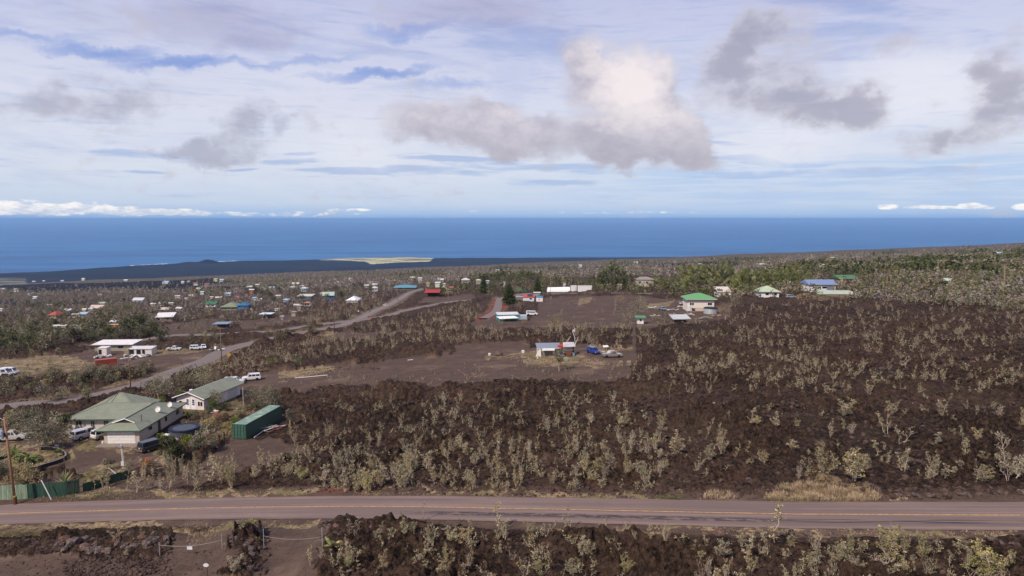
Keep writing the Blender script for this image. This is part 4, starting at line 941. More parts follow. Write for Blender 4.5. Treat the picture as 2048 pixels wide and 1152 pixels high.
def vehicle(kind, label, loc, heading, col, L=4.6, Wd=1.85, H=1.75, name='parked_car', cat='car', group=None, detail=2, caplight=None):
    k = VK[kind]; t = thing(name, label, cat, loc, math.radians(heading), group); m = carpaint(col); w = Wd/2
    b = MB(); pr = [(x*L, z*H) for x, z in k['body']]
    b.loft([(x, -w, z) for x, z in pr], [(x, w, z) for x, z in pr])
    if kind in ('pickup',): b.box(-.47*L, -.1*L, -w+.06, w-.06, .585*H, .59*H)
    b.build('body', m, t, .06)
    x0, x1, r0, r1 = [q*L for q in k['cab']]; zb, zt = .575*H, H*.985; wt = w*.8
    c = MB(); lo = [(x0, -w*.95, zb), (x1, -w*.95, zb), (x1, w*.95, zb), (x0, w*.95, zb)]; hi = [(r0, -wt, zt), (r1, -wt, zt), (r1, wt, zt), (r0, wt, zt)]
    c.loft(lo, hi); c.box(r0-.02, r1+.02, -wt, wt, zt+.002, zt+.03); c.build('cabin', m, t, .05)
    if k.get('cap'):
        cc = MB(); cc.loft([(-.495*L, -w*.96, zb), (-.1*L, -w*.96, zb), (-.1*L, w*.96, zb), (-.495*L, w*.96, zb)], [(-.475*L, -w*.84, zt-.04), (-.1*L, -w*.84, zt-.04), (-.1*L, w*.84, zt-.04), (-.475*L, w*.84, zt-.04)])
        cap = cc.build('camper_shell', carpaint(caplight or col), t, .05)
        wn = MB(); a, bb = .2, .84
        for sgn in (-1, 1):
            def pt(x, f): return (x, sgn*(w*.96+(w*.84-w*.96)*f+.012), zb+(zt-.04-zb)*f)
            q = [pt(-.45*L, a), pt(-.13*L, a), pt(-.14*L, bb), pt(-.44*L, bb)]; wn.loft(q, [(x, y-sgn*.02, z) for x, y, z in q])
        q = [(-.495*L+.02*a*L-.012, y*w*.8, zb+(zt-.04-zb)*a) for y in (-1, 1)]+[(-.495*L+.02*L*bb-.012, y*w*.72, zb+(zt-.04-zb)*bb) for y in (1, -1)]; wn.loft(q, [(x+.02, y, z) for x, y, z in q])
        wn.build('side_window', glass(), cap)
    def pane(nm, q, d): MB().loft(q, [tuple(Vector(p)-Vector(d)*.02) for p in q]).build(nm, glass(), t)
    f0, f1 = .12, .86
    def L3(p, q, f): return tuple(Vector(p)*(1-f)+Vector(q)*f)
    # windscreen and rear window
    def quad(A, B, A2, B2, inset, d):
        a0, b0, a1, b1 = L3(A, A2, f0), L3(B, B2, f0), L3(A, A2, f1), L3(B, B2, f1); q = [L3(a0, b0, inset), L3(a0, b0, 1-inset), L3(a1, b1, 1-inset), L3(a1, b1, inset)]
        return [tuple(Vector(p)+Vector(d)*.015) for p in q]
    pane('windscreen', quad(lo[1], lo[2], hi[1], hi[2], .08, (1, 0, .4)), (1, 0, .4))
    if not k.get('cap'): pane('rear_window', quad(lo[0], lo[3], hi[0], hi[3], .1, (-1, 0, .1)), (-1, 0, .1))
    for sgn in (-1, 1):
        for (a, bb) in k['side']:
            def pt(x, f):
                y = w*.95+(wt-w*.95)*f; xs = max(x0+(r0-x0)*f+.1, min(x1+(r1-x1)*f-.1, x)); return (xs, sgn*(y+.014), zb+(zt-zb)*f)
            q = [pt(a*L, f0), pt(bb*L, f0), pt(bb*L, f1), pt(a*L, f1)]
            MB().loft(q, [(x, y-sgn*.02, z) for x, y, z in q]).build('side_window', glass(), t)
    R = .36*H/1.75 if kind != 'sedan' else .32
    for fx in (-.3, .31):
        for sgn in (-1, 1):
            MB().cyl((fx*L, sgn*w-.13 if sgn > 0 else sgn*w-.09, R), R, .22, 14, 'y').build('wheel', TYRE, t)
            wl = COL.objects[-1] if False else t.children[-1]
            if detail > 1: MB().cyl((fx*L, sgn*(w+.092)-.01 if sgn > 0 else -w-.1, R), R*.58, .02, 12, 'y').build('rim', RIM, wl)
    for sgn in (-1, 1):
        y0 = sgn*w*.93; y1 = sgn*w*.68
        MB().box(-.5*L-.015, -.5*L+.02, min(y0, y1), max(y0, y1), .4*H, .52*H).build('tail_lamp', TAIL, t)
        if detail > 0: MB().box(.492*L, .5*L+.015, min(y0, y1), max(y0, y1), .36*H, .46*H).build('headlamp', HEADL, t)
    if detail > 1:
        MB().box(-.5*L-.1, -.5*L+.03, -w*.97, w*.97, .2*H, .31*H).build('bumper', paint((120, 118, 118), .4), t, .03)
        MB().box(.49*L, .5*L+.1, -w*.97, w*.97, .18*H, .29*H).build('bumper', DARKP, t, .03)
        MB().box(-.5*L-.02, -.5*L, -.18, .18, .42*H, .49*H).build('number_plate', paint((200, 198, 190)), t)
    PADS.append((loc[0], loc[1], L*.45, loc[2])); return t
def roof_solid(mb, typ, x0, x1, y0, y1, ze, zr, th=.14, inset=None):
    """a closed roof solid over the rectangle with eaves at ze and ridge at zr"""
    w, d = x1-x0, y1-y0; xm, ym = (x0+x1)/2, (y0+y1)/2
    lo = [(x0, y0, ze-th), (x1, y0, ze-th), (x1, y1, ze-th), (x0, y1, ze-th)]; up = [(x, y, ze) for x, y, z in lo]
    if typ == 'gable': R = [(x0, ym, zr), (x1, ym, zr)]; top = [(4, 5, 9, 8), (6, 7, 8, 9), (5, 6, 9), (7, 4, 8)]
    elif typ == 'gabley': R = [(xm, y0, zr), (xm, y1, zr)]; top = [(5, 6, 9, 8), (7, 4, 8, 9), (4, 5, 8), (6, 7, 9)]
    elif typ == 'hip':
        if w >= d: i = d/2 if inset is None else inset; R = [(x0+i, ym, zr), (x1-i, ym, zr)]; top = [(4, 5, 9, 8), (6, 7, 8, 9), (5, 6, 9), (7, 4, 8)]
        else: i = w/2 if inset is None else inset; R = [(xm, y0+i, zr), (xm, y1-i, zr)]; top = [(5, 6, 9, 8), (7, 4, 8, 9), (4, 5, 8), (6, 7, 9)]
        if abs(w-d) < .01: R[1] = (R[1][0]+.01, R[1][1], R[1][2])
    elif typ == 'shed':   # falls towards the front
        up = [(x0, y0, ze), (x1, y0, ze), (x1, y1, zr), (x0, y1, zr)]; lo = [(x, y, z-th) for x, y, z in up]; R = []; top = [(4, 5, 6, 7)]
    else: R = []; top = [(4, 5, 6, 7)]
    mb.add(lo+up+R, [(0, 3, 2, 1), (0, 1, 5, 4), (1, 2, 6, 5), (2, 3, 7, 6), (3, 0, 4, 7)]+top)
def house(label, u, v, wpx, dep, hw, typ, wall, roof, yaw=0., rise=None, oh=.5, name='house', cat='house', group=None, wins=None, door=None, sidewins=0, wm=None, opened=False, pz=0., wid=None, stilts=0.):
    """v is the row of the foot of the front wall, u its middle; wpx the width seen in the photograph"""
    p = P(u, v); s = px_scale(p); w = wid or wpx/s; ya = math.radians(yaw); back = Vector((-math.sin(ya), math.cos(ya), 0))
    t = thing(name, label, cat, (p.x, p.y, p.z+pz), ya, group)
    c = p+back*dep*.5; PADS.append((c.x, c.y, .5*max(w, dep)*.95, p.z))
    rise = rise if rise is not None else (.25*min(w, dep) if typ in ('hip', 'gable', 'gabley') else .5)
    if wm is None: wm = paint(wall, .8, 0, .1)
    b = MB(); zf = stilts-(.0 if stilts else 1.2)
    if opened:
        for x in (-w/2+.15, w/2-.15):
            for y in (.15, dep-.15): MB().box(x-.1, x+.1, y-.1, y+.1, -.5, hw).build('post', wm, t)
        if opened > 1: MB().box(-w/2+.2, w/2-.2, dep*.6, dep*.62, 0, hw).build('wall', wm, t)
    else:
        b.box(-w/2, w/2, 0, dep, zf, hw)
        if typ == 'gabley': b.loft([(-w/2, .002, hw), (w/2, .002, hw), (0, .002, hw+rise*.85)], [(-w/2, dep-.002, hw), (w/2, dep-.002, hw), (0, dep-.002, hw+rise*.85)])
        if typ == 'gable': b.prism_x([(0.002, hw), (dep-.002, hw), (dep/2, hw+rise*.85)], -w/2+.002, w/2-.002)
        if typ == 'shed': b.prism_x([(0.002, hw), (dep-.002, hw), (dep-.002, hw+rise*.93)], -w/2+.002, w/2-.002)
        b.build('wall', wm, t)
        if stilts:
            sp = MB()
            for x in (-w/2+.3, -w/6, w/6, w/2-.3):
                for y in (.3, dep-.3): sp.box(x-.12, x+.12, y-.12, y+.12, -1, stilts)
            sp.build('post', paint((150, 130, 110)), t)
    rm = roof if isinstance(roof, bpy.types.Material) else paint(roof, .55, .1, .1, .8)
    rb = MB(); roof_solid(rb, typ, -w/2-oh, w/2+oh, -oh, dep+oh, hw+.1, hw+.1+rise); ro = rb.build('roof', rm, t)
    if w*s > 30: 
        fb = MB(); e = oh+.02
        fb.box(-w/2-e, w/2+e, -e-.02, -e, hw-.12, hw+.04); fb.build('fascia', paint((215, 208, 198)), ro)
    if wins is None: wins = [(-.3, 1.2), (.25, 1.2)] if w*s > 13 else []
    for q in wins:
        fx, ww = q[:2]; hh = q[2] if len(q) > 2 else .9; zc = q[3] if len(q) > 3 else hw*.6+stilts*.4
        fr = MB().box(fx*w-ww/2-.07, fx*w+ww/2+.07, -.03, 0, zc-hh/2-.07, zc+hh/2+.07).build('window', paint((222, 218, 210)), t)
        MB().box(fx*w-ww/2, fx*w+ww/2, -.045, -.031, zc-hh/2, zc+hh/2).build('pane', glass(), fr)
    if door is not None:
        MB().box(door*w-.5, door*w+.5, -.05, 0, stilts, stilts+2.05).build('door', paint((120, 100, 84)), t)
    sg = 1 if u < 1024 else -1
    for i in range(sidewins):
        y = dep*(i+1)/(sidewins+1); xx = sg*w/2; fr = MB().box(min(xx, xx+sg*.03), max(xx, xx+sg*.03), y-.6, y+.6, hw*.6-.45, hw*.6+.45).build('window', paint((222, 218, 210)), t)
        x2 = xx+sg*.045; MB().box(min(xx+sg*.031, x2), max(xx+sg*.031, x2), y-.52, y+.52, hw*.6-.38, hw*.6+.38).build('pane', glass(), fr)
    return t
def rod(name, label, cat, a, b, r, mat, group=None, r2=None, n=8):
    """a straight pole between two points, its origin at the foot"""
    a = Vector(a); o = MB().tube([(0, 0, 0), tuple(Vector(b)-a)], r, n, r2).build(name, mat); o.location = a; return tag(o, label, cat, group)
ICO_V = None
def rock_mesh(r, sub=1, flat=.75):
    import bmesh
    bm = bmesh.new(); bmesh.ops.create_icosphere(bm, subdivisions=sub, radius=1)
    V = np.array([v.co[:] for v in bm.verts]); F = np.array([[v.index for v in f.verts] for f in bm.faces]); bm.free()
    k = r.randint(1000); d = 1+.34*perlin(V[:, 0]*1.3+k, V[:, 1]*1.3+V[:, 2]*1.1, k % 9)+.16*perlin(V[:, 0]*3+V[:, 2]*2, V[:, 1]*3+k, 3)+.06*r.normal(size=len(V))
    V = V*d[:, None]*np.array([1, r.uniform(.6, 1), flat*r.uniform(.6, 1)]); return V, F
M_ROCK = None
def m_rock():
    global M_ROCK
    if M_ROCK: return M_ROCK
    m, g = new_mat('lava_rock'); co = g.n('ShaderNodeTexCoord').outputs['Object']; oi = g.n('ShaderNodeObjectInfo').outputs['Random']
    n = g.noise(co, 3., 6, .7); c = g.mix(g.sstep(n, .35, .65), lin((60, 50, 47)), lin((108, 94, 88))); c = g.mix(g.m('MULTIPLY', g.sstep(n, .5, .62), .5), c, lin((128, 112, 100)))
    c = g.mix(g.m('MULTIPLY', g.sstep(oi, .75, .95), .5), c, lin((104, 66, 52)))
    finish(g, c, .95, bump(g, g.noise(co, 7, 5, .75), .7, .12), .1); M_ROCK = m; return m
# ------------------------------------------------------------------ the near left: green roofed houses, container, fence, cars
ROOFG = None
def roof_green():
    global ROOFG
    if ROOFG is None:
        m, g = new_mat('green_tin_roof'); co = g.n('ShaderNodeTexCoord').outputs['Object']; s = g.sep(co); nrm = g.sep(g.n('ShaderNodeNewGeometry').outputs['Normal'])
        # ribs run up the slope: across x where the slope faces front or back, across y on the sides
        side = g.sstep(g.m('ABSOLUTE', nrm[0]), .08, .12); c = g.m('ADD', g.m('MULTIPLY', s[0], g.m('SUBTRACT', 1., side)), g.m('MULTIPLY', s[1], side))
        w = g.m('SINE', g.m('MULTIPLY', c, 15.)); n = g.noise(co, .8, 5, .6)
        b = g.mix(g.sstep(n, .3, .7), lin((116, 119, 99)), lin((132, 132, 110))); b = g.mix(g.sstep(w, -.7, .1, .45, 0.), b, lin((98, 104, 86)))
        b = g.mix(g.sstep(g.noise(co, 5, 4, .7), .55, .75, 0., .25), b, lin((140, 138, 120)))
        finish(g, b, .5, bump(g, w, .4, .03), .4); ROOFG = m
    return ROOFG
def siding():
    m, g = new_mat('board_siding'); co = g.n('ShaderNodeTexCoord').outputs['Object']; s = g.sep(co)
    w = g.m('FRACT', g.m('MULTIPLY', g.m('ADD', s[0], s[1]), 2.4)); n = g.noise(co, 2., 4, .6)
    b = g.mix(g.sstep(n, .3, .7), lin((186, 174, 158)), lin((202, 190, 172))); b = g.mix(g.sstep(w, .08, .0), b, lin((128, 118, 106)))
    finish(g, b, .8, None, .2); return m
def block():
    m, g = new_mat('painted_block'); co = g.n('ShaderNodeTexCoord').outputs['Object']
    br = g.n('ShaderNodeTexBrick'); g.put(br.inputs['Vector'], g.comb(g.m('ADD', g.sep(co)[0], g.sep(co)[1]), g.sep(co)[2], 0.)); br.inputs['Scale'].default_value = 2.4
    for i, c in ((1, (176, 162, 146)), (2, (190, 176, 158)), (3, (140, 128, 114))): br.inputs[i].default_value = (*lin(c), 1)
    finish(g, br.outputs[0], .85, None, .2); return m
def main_house():
    p = P(244, 887); z = p.z; t = thing('house', 'large low house with a green tin hip roof and white garage door', 'house', (p.x, p.y, z), math.radians(1.5))
    PADS.append((p.x-4, p.y+10, 17, z)); CLEAR.append((p.x-4, p.y+10, 17))
    sd, bk, gr = siding(), block(), roof_green(); white = paint((226, 218, 208)); fas = paint((66, 104, 88))
    H = 2.35
    b = MB(); b.box(-3, 3, 0, 16.6, -1, H); b.build('wall', bk, t)
    b = MB(); b.box(-12.6, -3.002, 7, 17, -1, H); b.box(-11, -4, 16.9, 18.8, -1, H); b.build('wall', sd, t)
    # roofs
    r = MB(); zr = 3.95; e = H+.1; xl, xr, yf, yb = -4.3, 3.55, -.6, 17.3; yg = 1.3; k = .46; gz_ = e+(zr-e)*(1-k)
    V = [(xl, yf, e-.16), (xr, yf, e-.16), (xr, yb, e-.16), (xl, yb, e-.16), (xl, yf, e), (xr, yf, e), (xr, yb, e), (xl, yb, e), (xl*k, yg, gz_), (xr*k, yg, gz_), (0, yg, zr), (0, 12.2, zr)]
    r.add(V, [(0, 3, 2, 1), (0, 1, 5, 4), (1, 2, 6, 5), (2, 3, 7, 6), (3, 0, 4, 7), (4, 5, 9, 8), (5, 6, 11, 10, 9), (7, 4, 8, 10, 11), (6, 7, 11), (8, 9, 10)])
    ro = r.build('roof', gr, t)
    # gablet: dark vent with white barge boards
    q = MB(); q.loft([(xl*k*.86, yg-.02, gz_+.05), (xr*k*.86, yg-.02, gz_+.05), (0, yg-.02, zr-.1)], [(xl*k*.86, yg+.01, gz_+.05), (xr*k*.86, yg+.01, gz_+.05), (0, yg+.01, zr-.1)]); q.build('gable_vent', paint((46, 44, 46)), ro)
    q = MB(); 
    for sx in (xl*k, xr*k): q.tube([(sx*1.05, yg-.12, gz_+.02), (0, yg-.12, zr+.06)], .085, 4)
    q.build('barge_board', white, ro)
    r = MB(); roof_solid(r, 'hip', -13.6, 3.4, 6.35, 17.6, e, 3.92, .16, 4.2); r.build('roof', gr, t)
    r = MB(); r.add([(-13.4, 11, e), (-2.6, 11, e), (-2.6, 19.6, e), (-13.4, 19.6, e), (-8.9, 16.0, 4.9), (-8.3, 16.2, 4.9)], [(0, 1, 4), (1, 2, 5, 4), (2, 3, 5), (3, 0, 4, 5), (0, 3, 2, 1)]); r.build('roof', gr, t)
    q = MB(); q.tube([(0, yg, zr+.03), (0, 12.2, zr+.03)], .09, 5); q.tube([(-9.5, 12, 3.95), (-.2, 12, 3.95)], .08, 5)
    for a, c_ in (((xl, yf, e), (xl*k, yg, gz_)), ((xr, yf, e), (xr*k, yg, gz_)), ((-13.6, 6.35, e), (-9.4, 12, 3.94)), ((xr, yb, e), (0, 12.2, zr)), ((-9.4, 12, 3.94), (-8.9, 16.0, 4.92))): q.tube([a, c_], .07, 4)
    q.build('ridge_cap', paint((112, 122, 104)), ro)
    q = MB(); q.box(xl-.02, xr+.02, yf-.05, yf-.005, e-.2, e-.02); q.box(xr+.005, xr+.05, yf, yb, e-.2, e-.02); q.box(-13.62, -4.32, 6.3, 6.345, e-.2, e-.02); q.build('fascia', fas, ro)
    g = MB(); 
    for i in range(4): g.box(-2.35, 2.3, -.06, -.002, .02+i*.53, .02+i*.53+.5)
    g.build('garage_door', white, t)
    MB().box(-2.5, 2.45, -.03, -.001, 0, 2.2).build('door_frame', paint((190, 176, 158)), t)
    def win(x0, x1, y, z0, z1, nm='window'):
        f = MB().box(x0-.08, x1+.08, y-.04, y, z0-.08, z1+.08).build(nm, paint((200, 190, 176)), t)
        q = MB(); xm = (x0+x1)/2; q.box(x0, xm-.04, y-.055, y-.041, z0, z1); q.box(xm+.04, x1, y-.055, y-.041, z0, z1); q.build('pane', glass(), f)
    win(-11.9, -10.9, 7, 1.25, 1.95); win(-9.2, -8.6, 7, .5, 1.95); win(-6.9, -6.1, 7, .1, 1.95); win(-5.1, -4.4, 7, 1.1, 1.9)
    def swin(y0, y1, z0, z1):
        f = MB().box(3, 3.04, y0-.08, y1+.08, z0-.08, z1+.08).build('window', paint((200, 190, 176)), t); MB().box(3.041, 3.055, y0, y1, z0, z1).build('pane', glass(), f)
    swin(3., 4.4, 1.15, 1.85); swin(9.2, 10., 1.0, 1.9); swin(13.6, 15., 1.0, 1.85)
    MB().box(3, 3.05, 6.6, 7.5, .02, 2.05).build('door', paint((70, 66, 60)), t)
    q = MB(); q.box(-12.8, -5.3, 5.9, 6.1, -.5, .75); q.box(-12.8, -12.6, 6.1, 7, -.5, .75); q.build('low_wall', paint((222, 212, 200)), t)
    MB().box(-3.6, 3.4, -2.0, -.01, -.4, .05).build('driveway_slab', paint((156, 136, 120)), t)
    MB().tube([(2.0, 2.9, 2.9), (2.0, 2.9, 4.25)], .1, 8).build('vent_pipe', paint((150, 128, 108)), t)
    for lx, ly, s, dx in ((2.2, 8.6, .55, .9), (2.6, 12.4, .5, .8)):
        R = Matrix.Rotation(math.radians(1.5), 4, 'Z'); q = R @ Vector((lx, ly, 3.95-1.5*lx/3.55)); w = Vector((p.x+q.x, p.y+q.y, z+q.z))
        d = thing('satellite_dish', 'white satellite dish on the green roof, %s' % ('nearer the garage' if dx > .85 else 'nearer the far corner'), 'satellite dish', w)
        n = 14; c = [(.25*s*0, 0, 0)]; V = [(0, -.1, .62)]; F = []
        for rr, dep in ((.55, .06), (1, .2)):
            for i in range(n): a = 2*PI*i/n; V.append((s*rr*math.cos(a)*.9, -.1-dep*s+.1*math.sin(a), .62+s*rr*math.sin(a)))
        for i in range(n): F += [(0, 1+i, 1+(i+1) % n), (1+i, 1+n+i, 1+n+(i+1) % n, 1+(i+1) % n)]
        mb = MB(); mb.add(V, F); dd = mb.build('reflector', white, d); sol = dd.modifiers.new('s', 'SOLIDIFY'); sol.thickness = .04
        q = MB(); q.tube([(0, 0, -.1), (0, -.1, .6)], .04, 6); q.tube([(0, -.1, .35), (0, -.75, .75)], .025, 5); q.build('mount', paint((170, 168, 165)), d)
def second_house():
    p = P(381, 818.5); z = p.z; yaw = -11; t = thing('house', 'white gable fronted house with a long green roof behind the larger one', 'house', p, math.radians(yaw))
    c = p+Vector((math.sin(math.radians(11))*7, math.cos(math.radians(11))*7, 0)); PADS.append((c.x, c.y, 9, z)); CLEAR.append((c.x, c.y, 9.5))
    wm = paint((226, 208, 198), .8); b = MB(); b.box(-3.1, 3.1, 0, 12.6, -1, 2.3); b.loft([(-3.1, .003, 2.3), (3.1, .003, 2.3), (0, .003, 3.35)], [(-3.1, 12.597, 2.3), (3.1, 12.597, 2.3), (0, 12.597, 3.35)]); b.build('wall', wm, t)
    r = MB(); th = .14; e = 2.28; x = 3.65; zr = 3.55; y0, y1 = -.6, 13.6
    for s in (-1, 1):
        a = [(s*x, y0, e), (0, y0, zr), (0, y0, zr+th), (s*x, y0, e+th)]; r.loft(a, [(q, y1, w) for q, _, w in a])
    ro = r.build('roof', roof_green(), t)
    q = MB()
    for s in (-1, 1): q.tube([(s*x, y0-.04, e+.03), (0, y0-.04, zr+.05)], .09, 4)
    q.build('barge_board', paint((236, 228, 220)), ro)
    q = MB(); q.cyl((-1.0, 1.8, 3.1), .26, .35, 10); q.cyl((-1.0, 1.8, 3.5), .34, .12, 10); q.build('roof_vent', paint((236, 232, 226)), ro)
    for x0, w_ in ((-.95, .8), (.35, .8)):
        d = MB().box(x0-.08, x0+w_+.08, -.04, -.002, 0, 2.15).build('door', paint((240, 234, 230)), t)
        m = MB()
        for zz in (.9, 1.35, 1.75): m.box(x0+.15, x0+w_-.15, -.06, -.041, zz, zz+.33)
        m.build('pane', paint((70, 76, 120), .2), d)
    f = MB().box(1.7, 2.85, -.04, -.002, .75, 1.75).build('window', paint((236, 228, 222)), t); q = MB(); q.box(1.78, 2.22, -.06, -.041, .82, 1.68); q.box(2.33, 2.77, -.06, -.041, .82, 1.68); q.build('pane', glass(), f)
    f = MB().box(-2.6, -1.8, -.04, -.002, .9, 1.75).build('window', paint((236, 228, 222)), t); MB().box(-2.5, -1.9, -.06, -.041, .98, 1.67).build('pane', glass(), f)
    MB().box(3.101, 3.14, 8.2, 11.6, 0, 2.1).build('garage_door', paint((196, 188, 178)), t)
def green_container():
    a, b = P(492.5, 879.5), P(561, 844.5); d = (b-a); d.z = 0; ang = math.atan2(d.y, d.x); d.normalize(); W_, H_, L_ = 2.44, 2.5, 12.0
    t = thing('shipping_container', 'long dark green shipping container with doors facing the houses', 'shipping container', (a.x, a.y, a.z+.05), ang)
    c = a+d*6; PADS.append((c.x-1.2, c.y, 6.6, a.z)); CLEAR.append((c.x-1.2, c.y, 6.3))
    m = ribbed('green_container_steel', (66, 94, 78), 10, 0, (92, 92, 78), .55, .08); mr, g = new_mat('container_roof'); co = g.n('ShaderNodeTexCoord').outputs['Object']
    w = g.m('SINE', g.m('MULTIPLY', g.sep(co)[0], 20.)); n = g.noise(co, .9, 5, .65); finish(g, g.mix(g.sstep(n, .45, .7), g.mix(g.sstep(w, -.6, .2), lin((92, 118, 102)), lin((116, 138, 120))), lin((158, 164, 146))), .6, bump(g, w, .3, .03), .3)
    MB().box(.08, L_-.08, .04, W_-.04, .12, H_-.1).build('body', m, t)
    MB().box(.08, L_-.08, .06, W_-.06, H_-.099, H_-.03).build('roof', mr, t)
    f = MB()
    for x in (0, L_-.12):
        for y in (0, W_-.1): f.box(x, x+.12, y, y+.1, 0, H_)
        f.box(x, x+.12, 0, W_, H_-.12, H_+.002); f.box(x, x+.12, 0, W_, .001, .14)
    for y in (0.002, W_-.072): f.box(.1, L_-.1, y, y+.07, H_-.1, H_-.004); f.box(.1, L_-.1, y, y+.07, .004, .14)
    f.build('frame', paint((58, 96, 80)), t)
    dm = paint((74, 118, 96), .5)  # lighter green than the sides: the sunlit end is put into the paint
    for y0 in (.13, 1.24):
        dr = MB().box(-.03, .05, y0, y0+1.07, .15, H_-.14).build('door', dm, t)
        q = MB(); 
        for yy in (y0+.25, y0+.8): q.tube([(-.07, yy, .1), (-.07, yy, H_-.1)], .03, 6); q.box(-.09, -.035, yy-.06, yy+.06, 1.0, 1.08)
        for zz in (.75, 1.35, 1.9): q.box(-.045, -.031, y0+.03, y0+1.04, zz, zz+.03)
        q.build('lock_rod', paint((40, 72, 60)), dr)
    # boards and a pole along it
    q = P(505, 876); e = P(528, 861); rod('timber_pole', 'long pale pole lying beside the green container', 'pole', q+Vector((.3, 0, .1)), e+Vector((.4, 0, .35)), .09, paint((200, 192, 184)))
    r = random.Random(4); base = P(541, 862); pile = thing('lumber_pile', 'heap of old boards and scrap beside the green container', 'lumber pile', base)
    for i in range(17):
        c_ = ((190, 170, 150), (150, 84, 72), (120, 140, 116), (170, 160, 150), (206, 198, 190))[i % 5]; a0 = r.uniform(-.5, .9); L = r.uniform(1.2, 3.2); x, y = r.uniform(-1.5, 1.6), r.uniform(-1.2, 2.2); m_ = MB()
        m_.T = Matrix.Translation((x, y, .12+r.uniform(0, .5))) @ Matrix.Rotation(a0, 4, 'Z') @ Matrix.Rotation(r.uniform(-.2, .2), 4, 'Y'); m_.box(-L/2, L/2, -.1, .1, -.025, .025); m_.build('board', paint(c_), pile)
def near_fence():
    def run(px, label, mat, postm, hh, step):
        pts = [P(u, v) for u, v in px]; w = resample(np.array([tuple(q) for q in pts]), step) if len(px) > 2 else np.array([tuple(pts[0].lerp(pts[1], i/40)) for i in range(41)])
        o = Vector(w[0]); t = thing('fence', label, 'fence', o); b = MB(); ps = MB(); r = random.Random(3)
        for i in range(len(w)-1):
            a, c = Vector(w[i])-o, Vector(w[i+1])-o; d = (c-a).normalized(); n = Vector((-d.y, d.x, 0))*.02; g = d*.012
            h = hh+r.uniform(-.04, .04); a2, c2 = a+g, c-g
            b.loft([tuple(a2-n-Vector((0, 0, .3))), tuple(c2-n-Vector((0, 0, .3))), tuple(c2+n-Vector((0, 0, .3))), tuple(a2+n-Vector((0, 0, .3)))], [tuple(a2-n+Vector((0, 0, h))), tuple(c2-n+Vector((0, 0, h))), tuple(c2+n+Vector((0, 0, h))), tuple(a2+n+Vector((0, 0, h)))])
            if i % max(1, int(2.4/step)) == 0: MB().tube([tuple(a-Vector((0, 0, .4))+n*4), tuple(a+n*4+Vector((0, 0, hh+.12)))], .06, 6).build('post', postm, t)
        b.build('boards', mat, t)
        rl = MB()
        for z in (.4, hh-.35): rl.tube([tuple(Vector(q)-o+Vector((0, .07, z))) for q in w[::6]]+[tuple(Vector(w[-1])-o+Vector((0, .07, z)))], .04, 4)
        rl.build('rail', postm, t)
    m, g = new_mat('weathered_green_boards'); co = g.n('ShaderNodeTexCoord').outputs['Object']; n = g.noise(g.vm('MULTIPLY', co, (7, 7, .4)), 1., 5, .7)
    finish(g, g.mix(g.sstep(n, .4, .6), lin((92, 112, 94)), lin((146, 152, 130))), .85, None, .2)  # weathered streaks; the sunlit face is also lightened into the colour
    m2, g = new_mat('dark_green_boards'); co = g.n('ShaderNodeTexCoord').outputs['Object']; n = g.noise(g.vm('MULTIPLY', co, (7, 7, .4)), 1., 5, .7)
    finish(g, g.mix(g.sstep(n, .35, .65), lin((34, 56, 46)), lin((54, 80, 66))), .85, None, .2)
    run([(-60, 1003), (55.5, 997.5)], 'pale weathered green board fence behind the utility pole', m, paint((92, 116, 96)), 1.95, .15)
    run([(56.5, 997), (90, 994), (128, 992), (145, 989), (160, 986)], 'dark green board fence running back from the pale one', m2, paint((52, 84, 68)), 1.9, .15)
    run([(168, 984), (195, 976), (225, 966), (257, 957)], 'dark green fence strip below the grass, behind grey shrubs', m2, paint((52, 84, 68)), 1.2, .15)
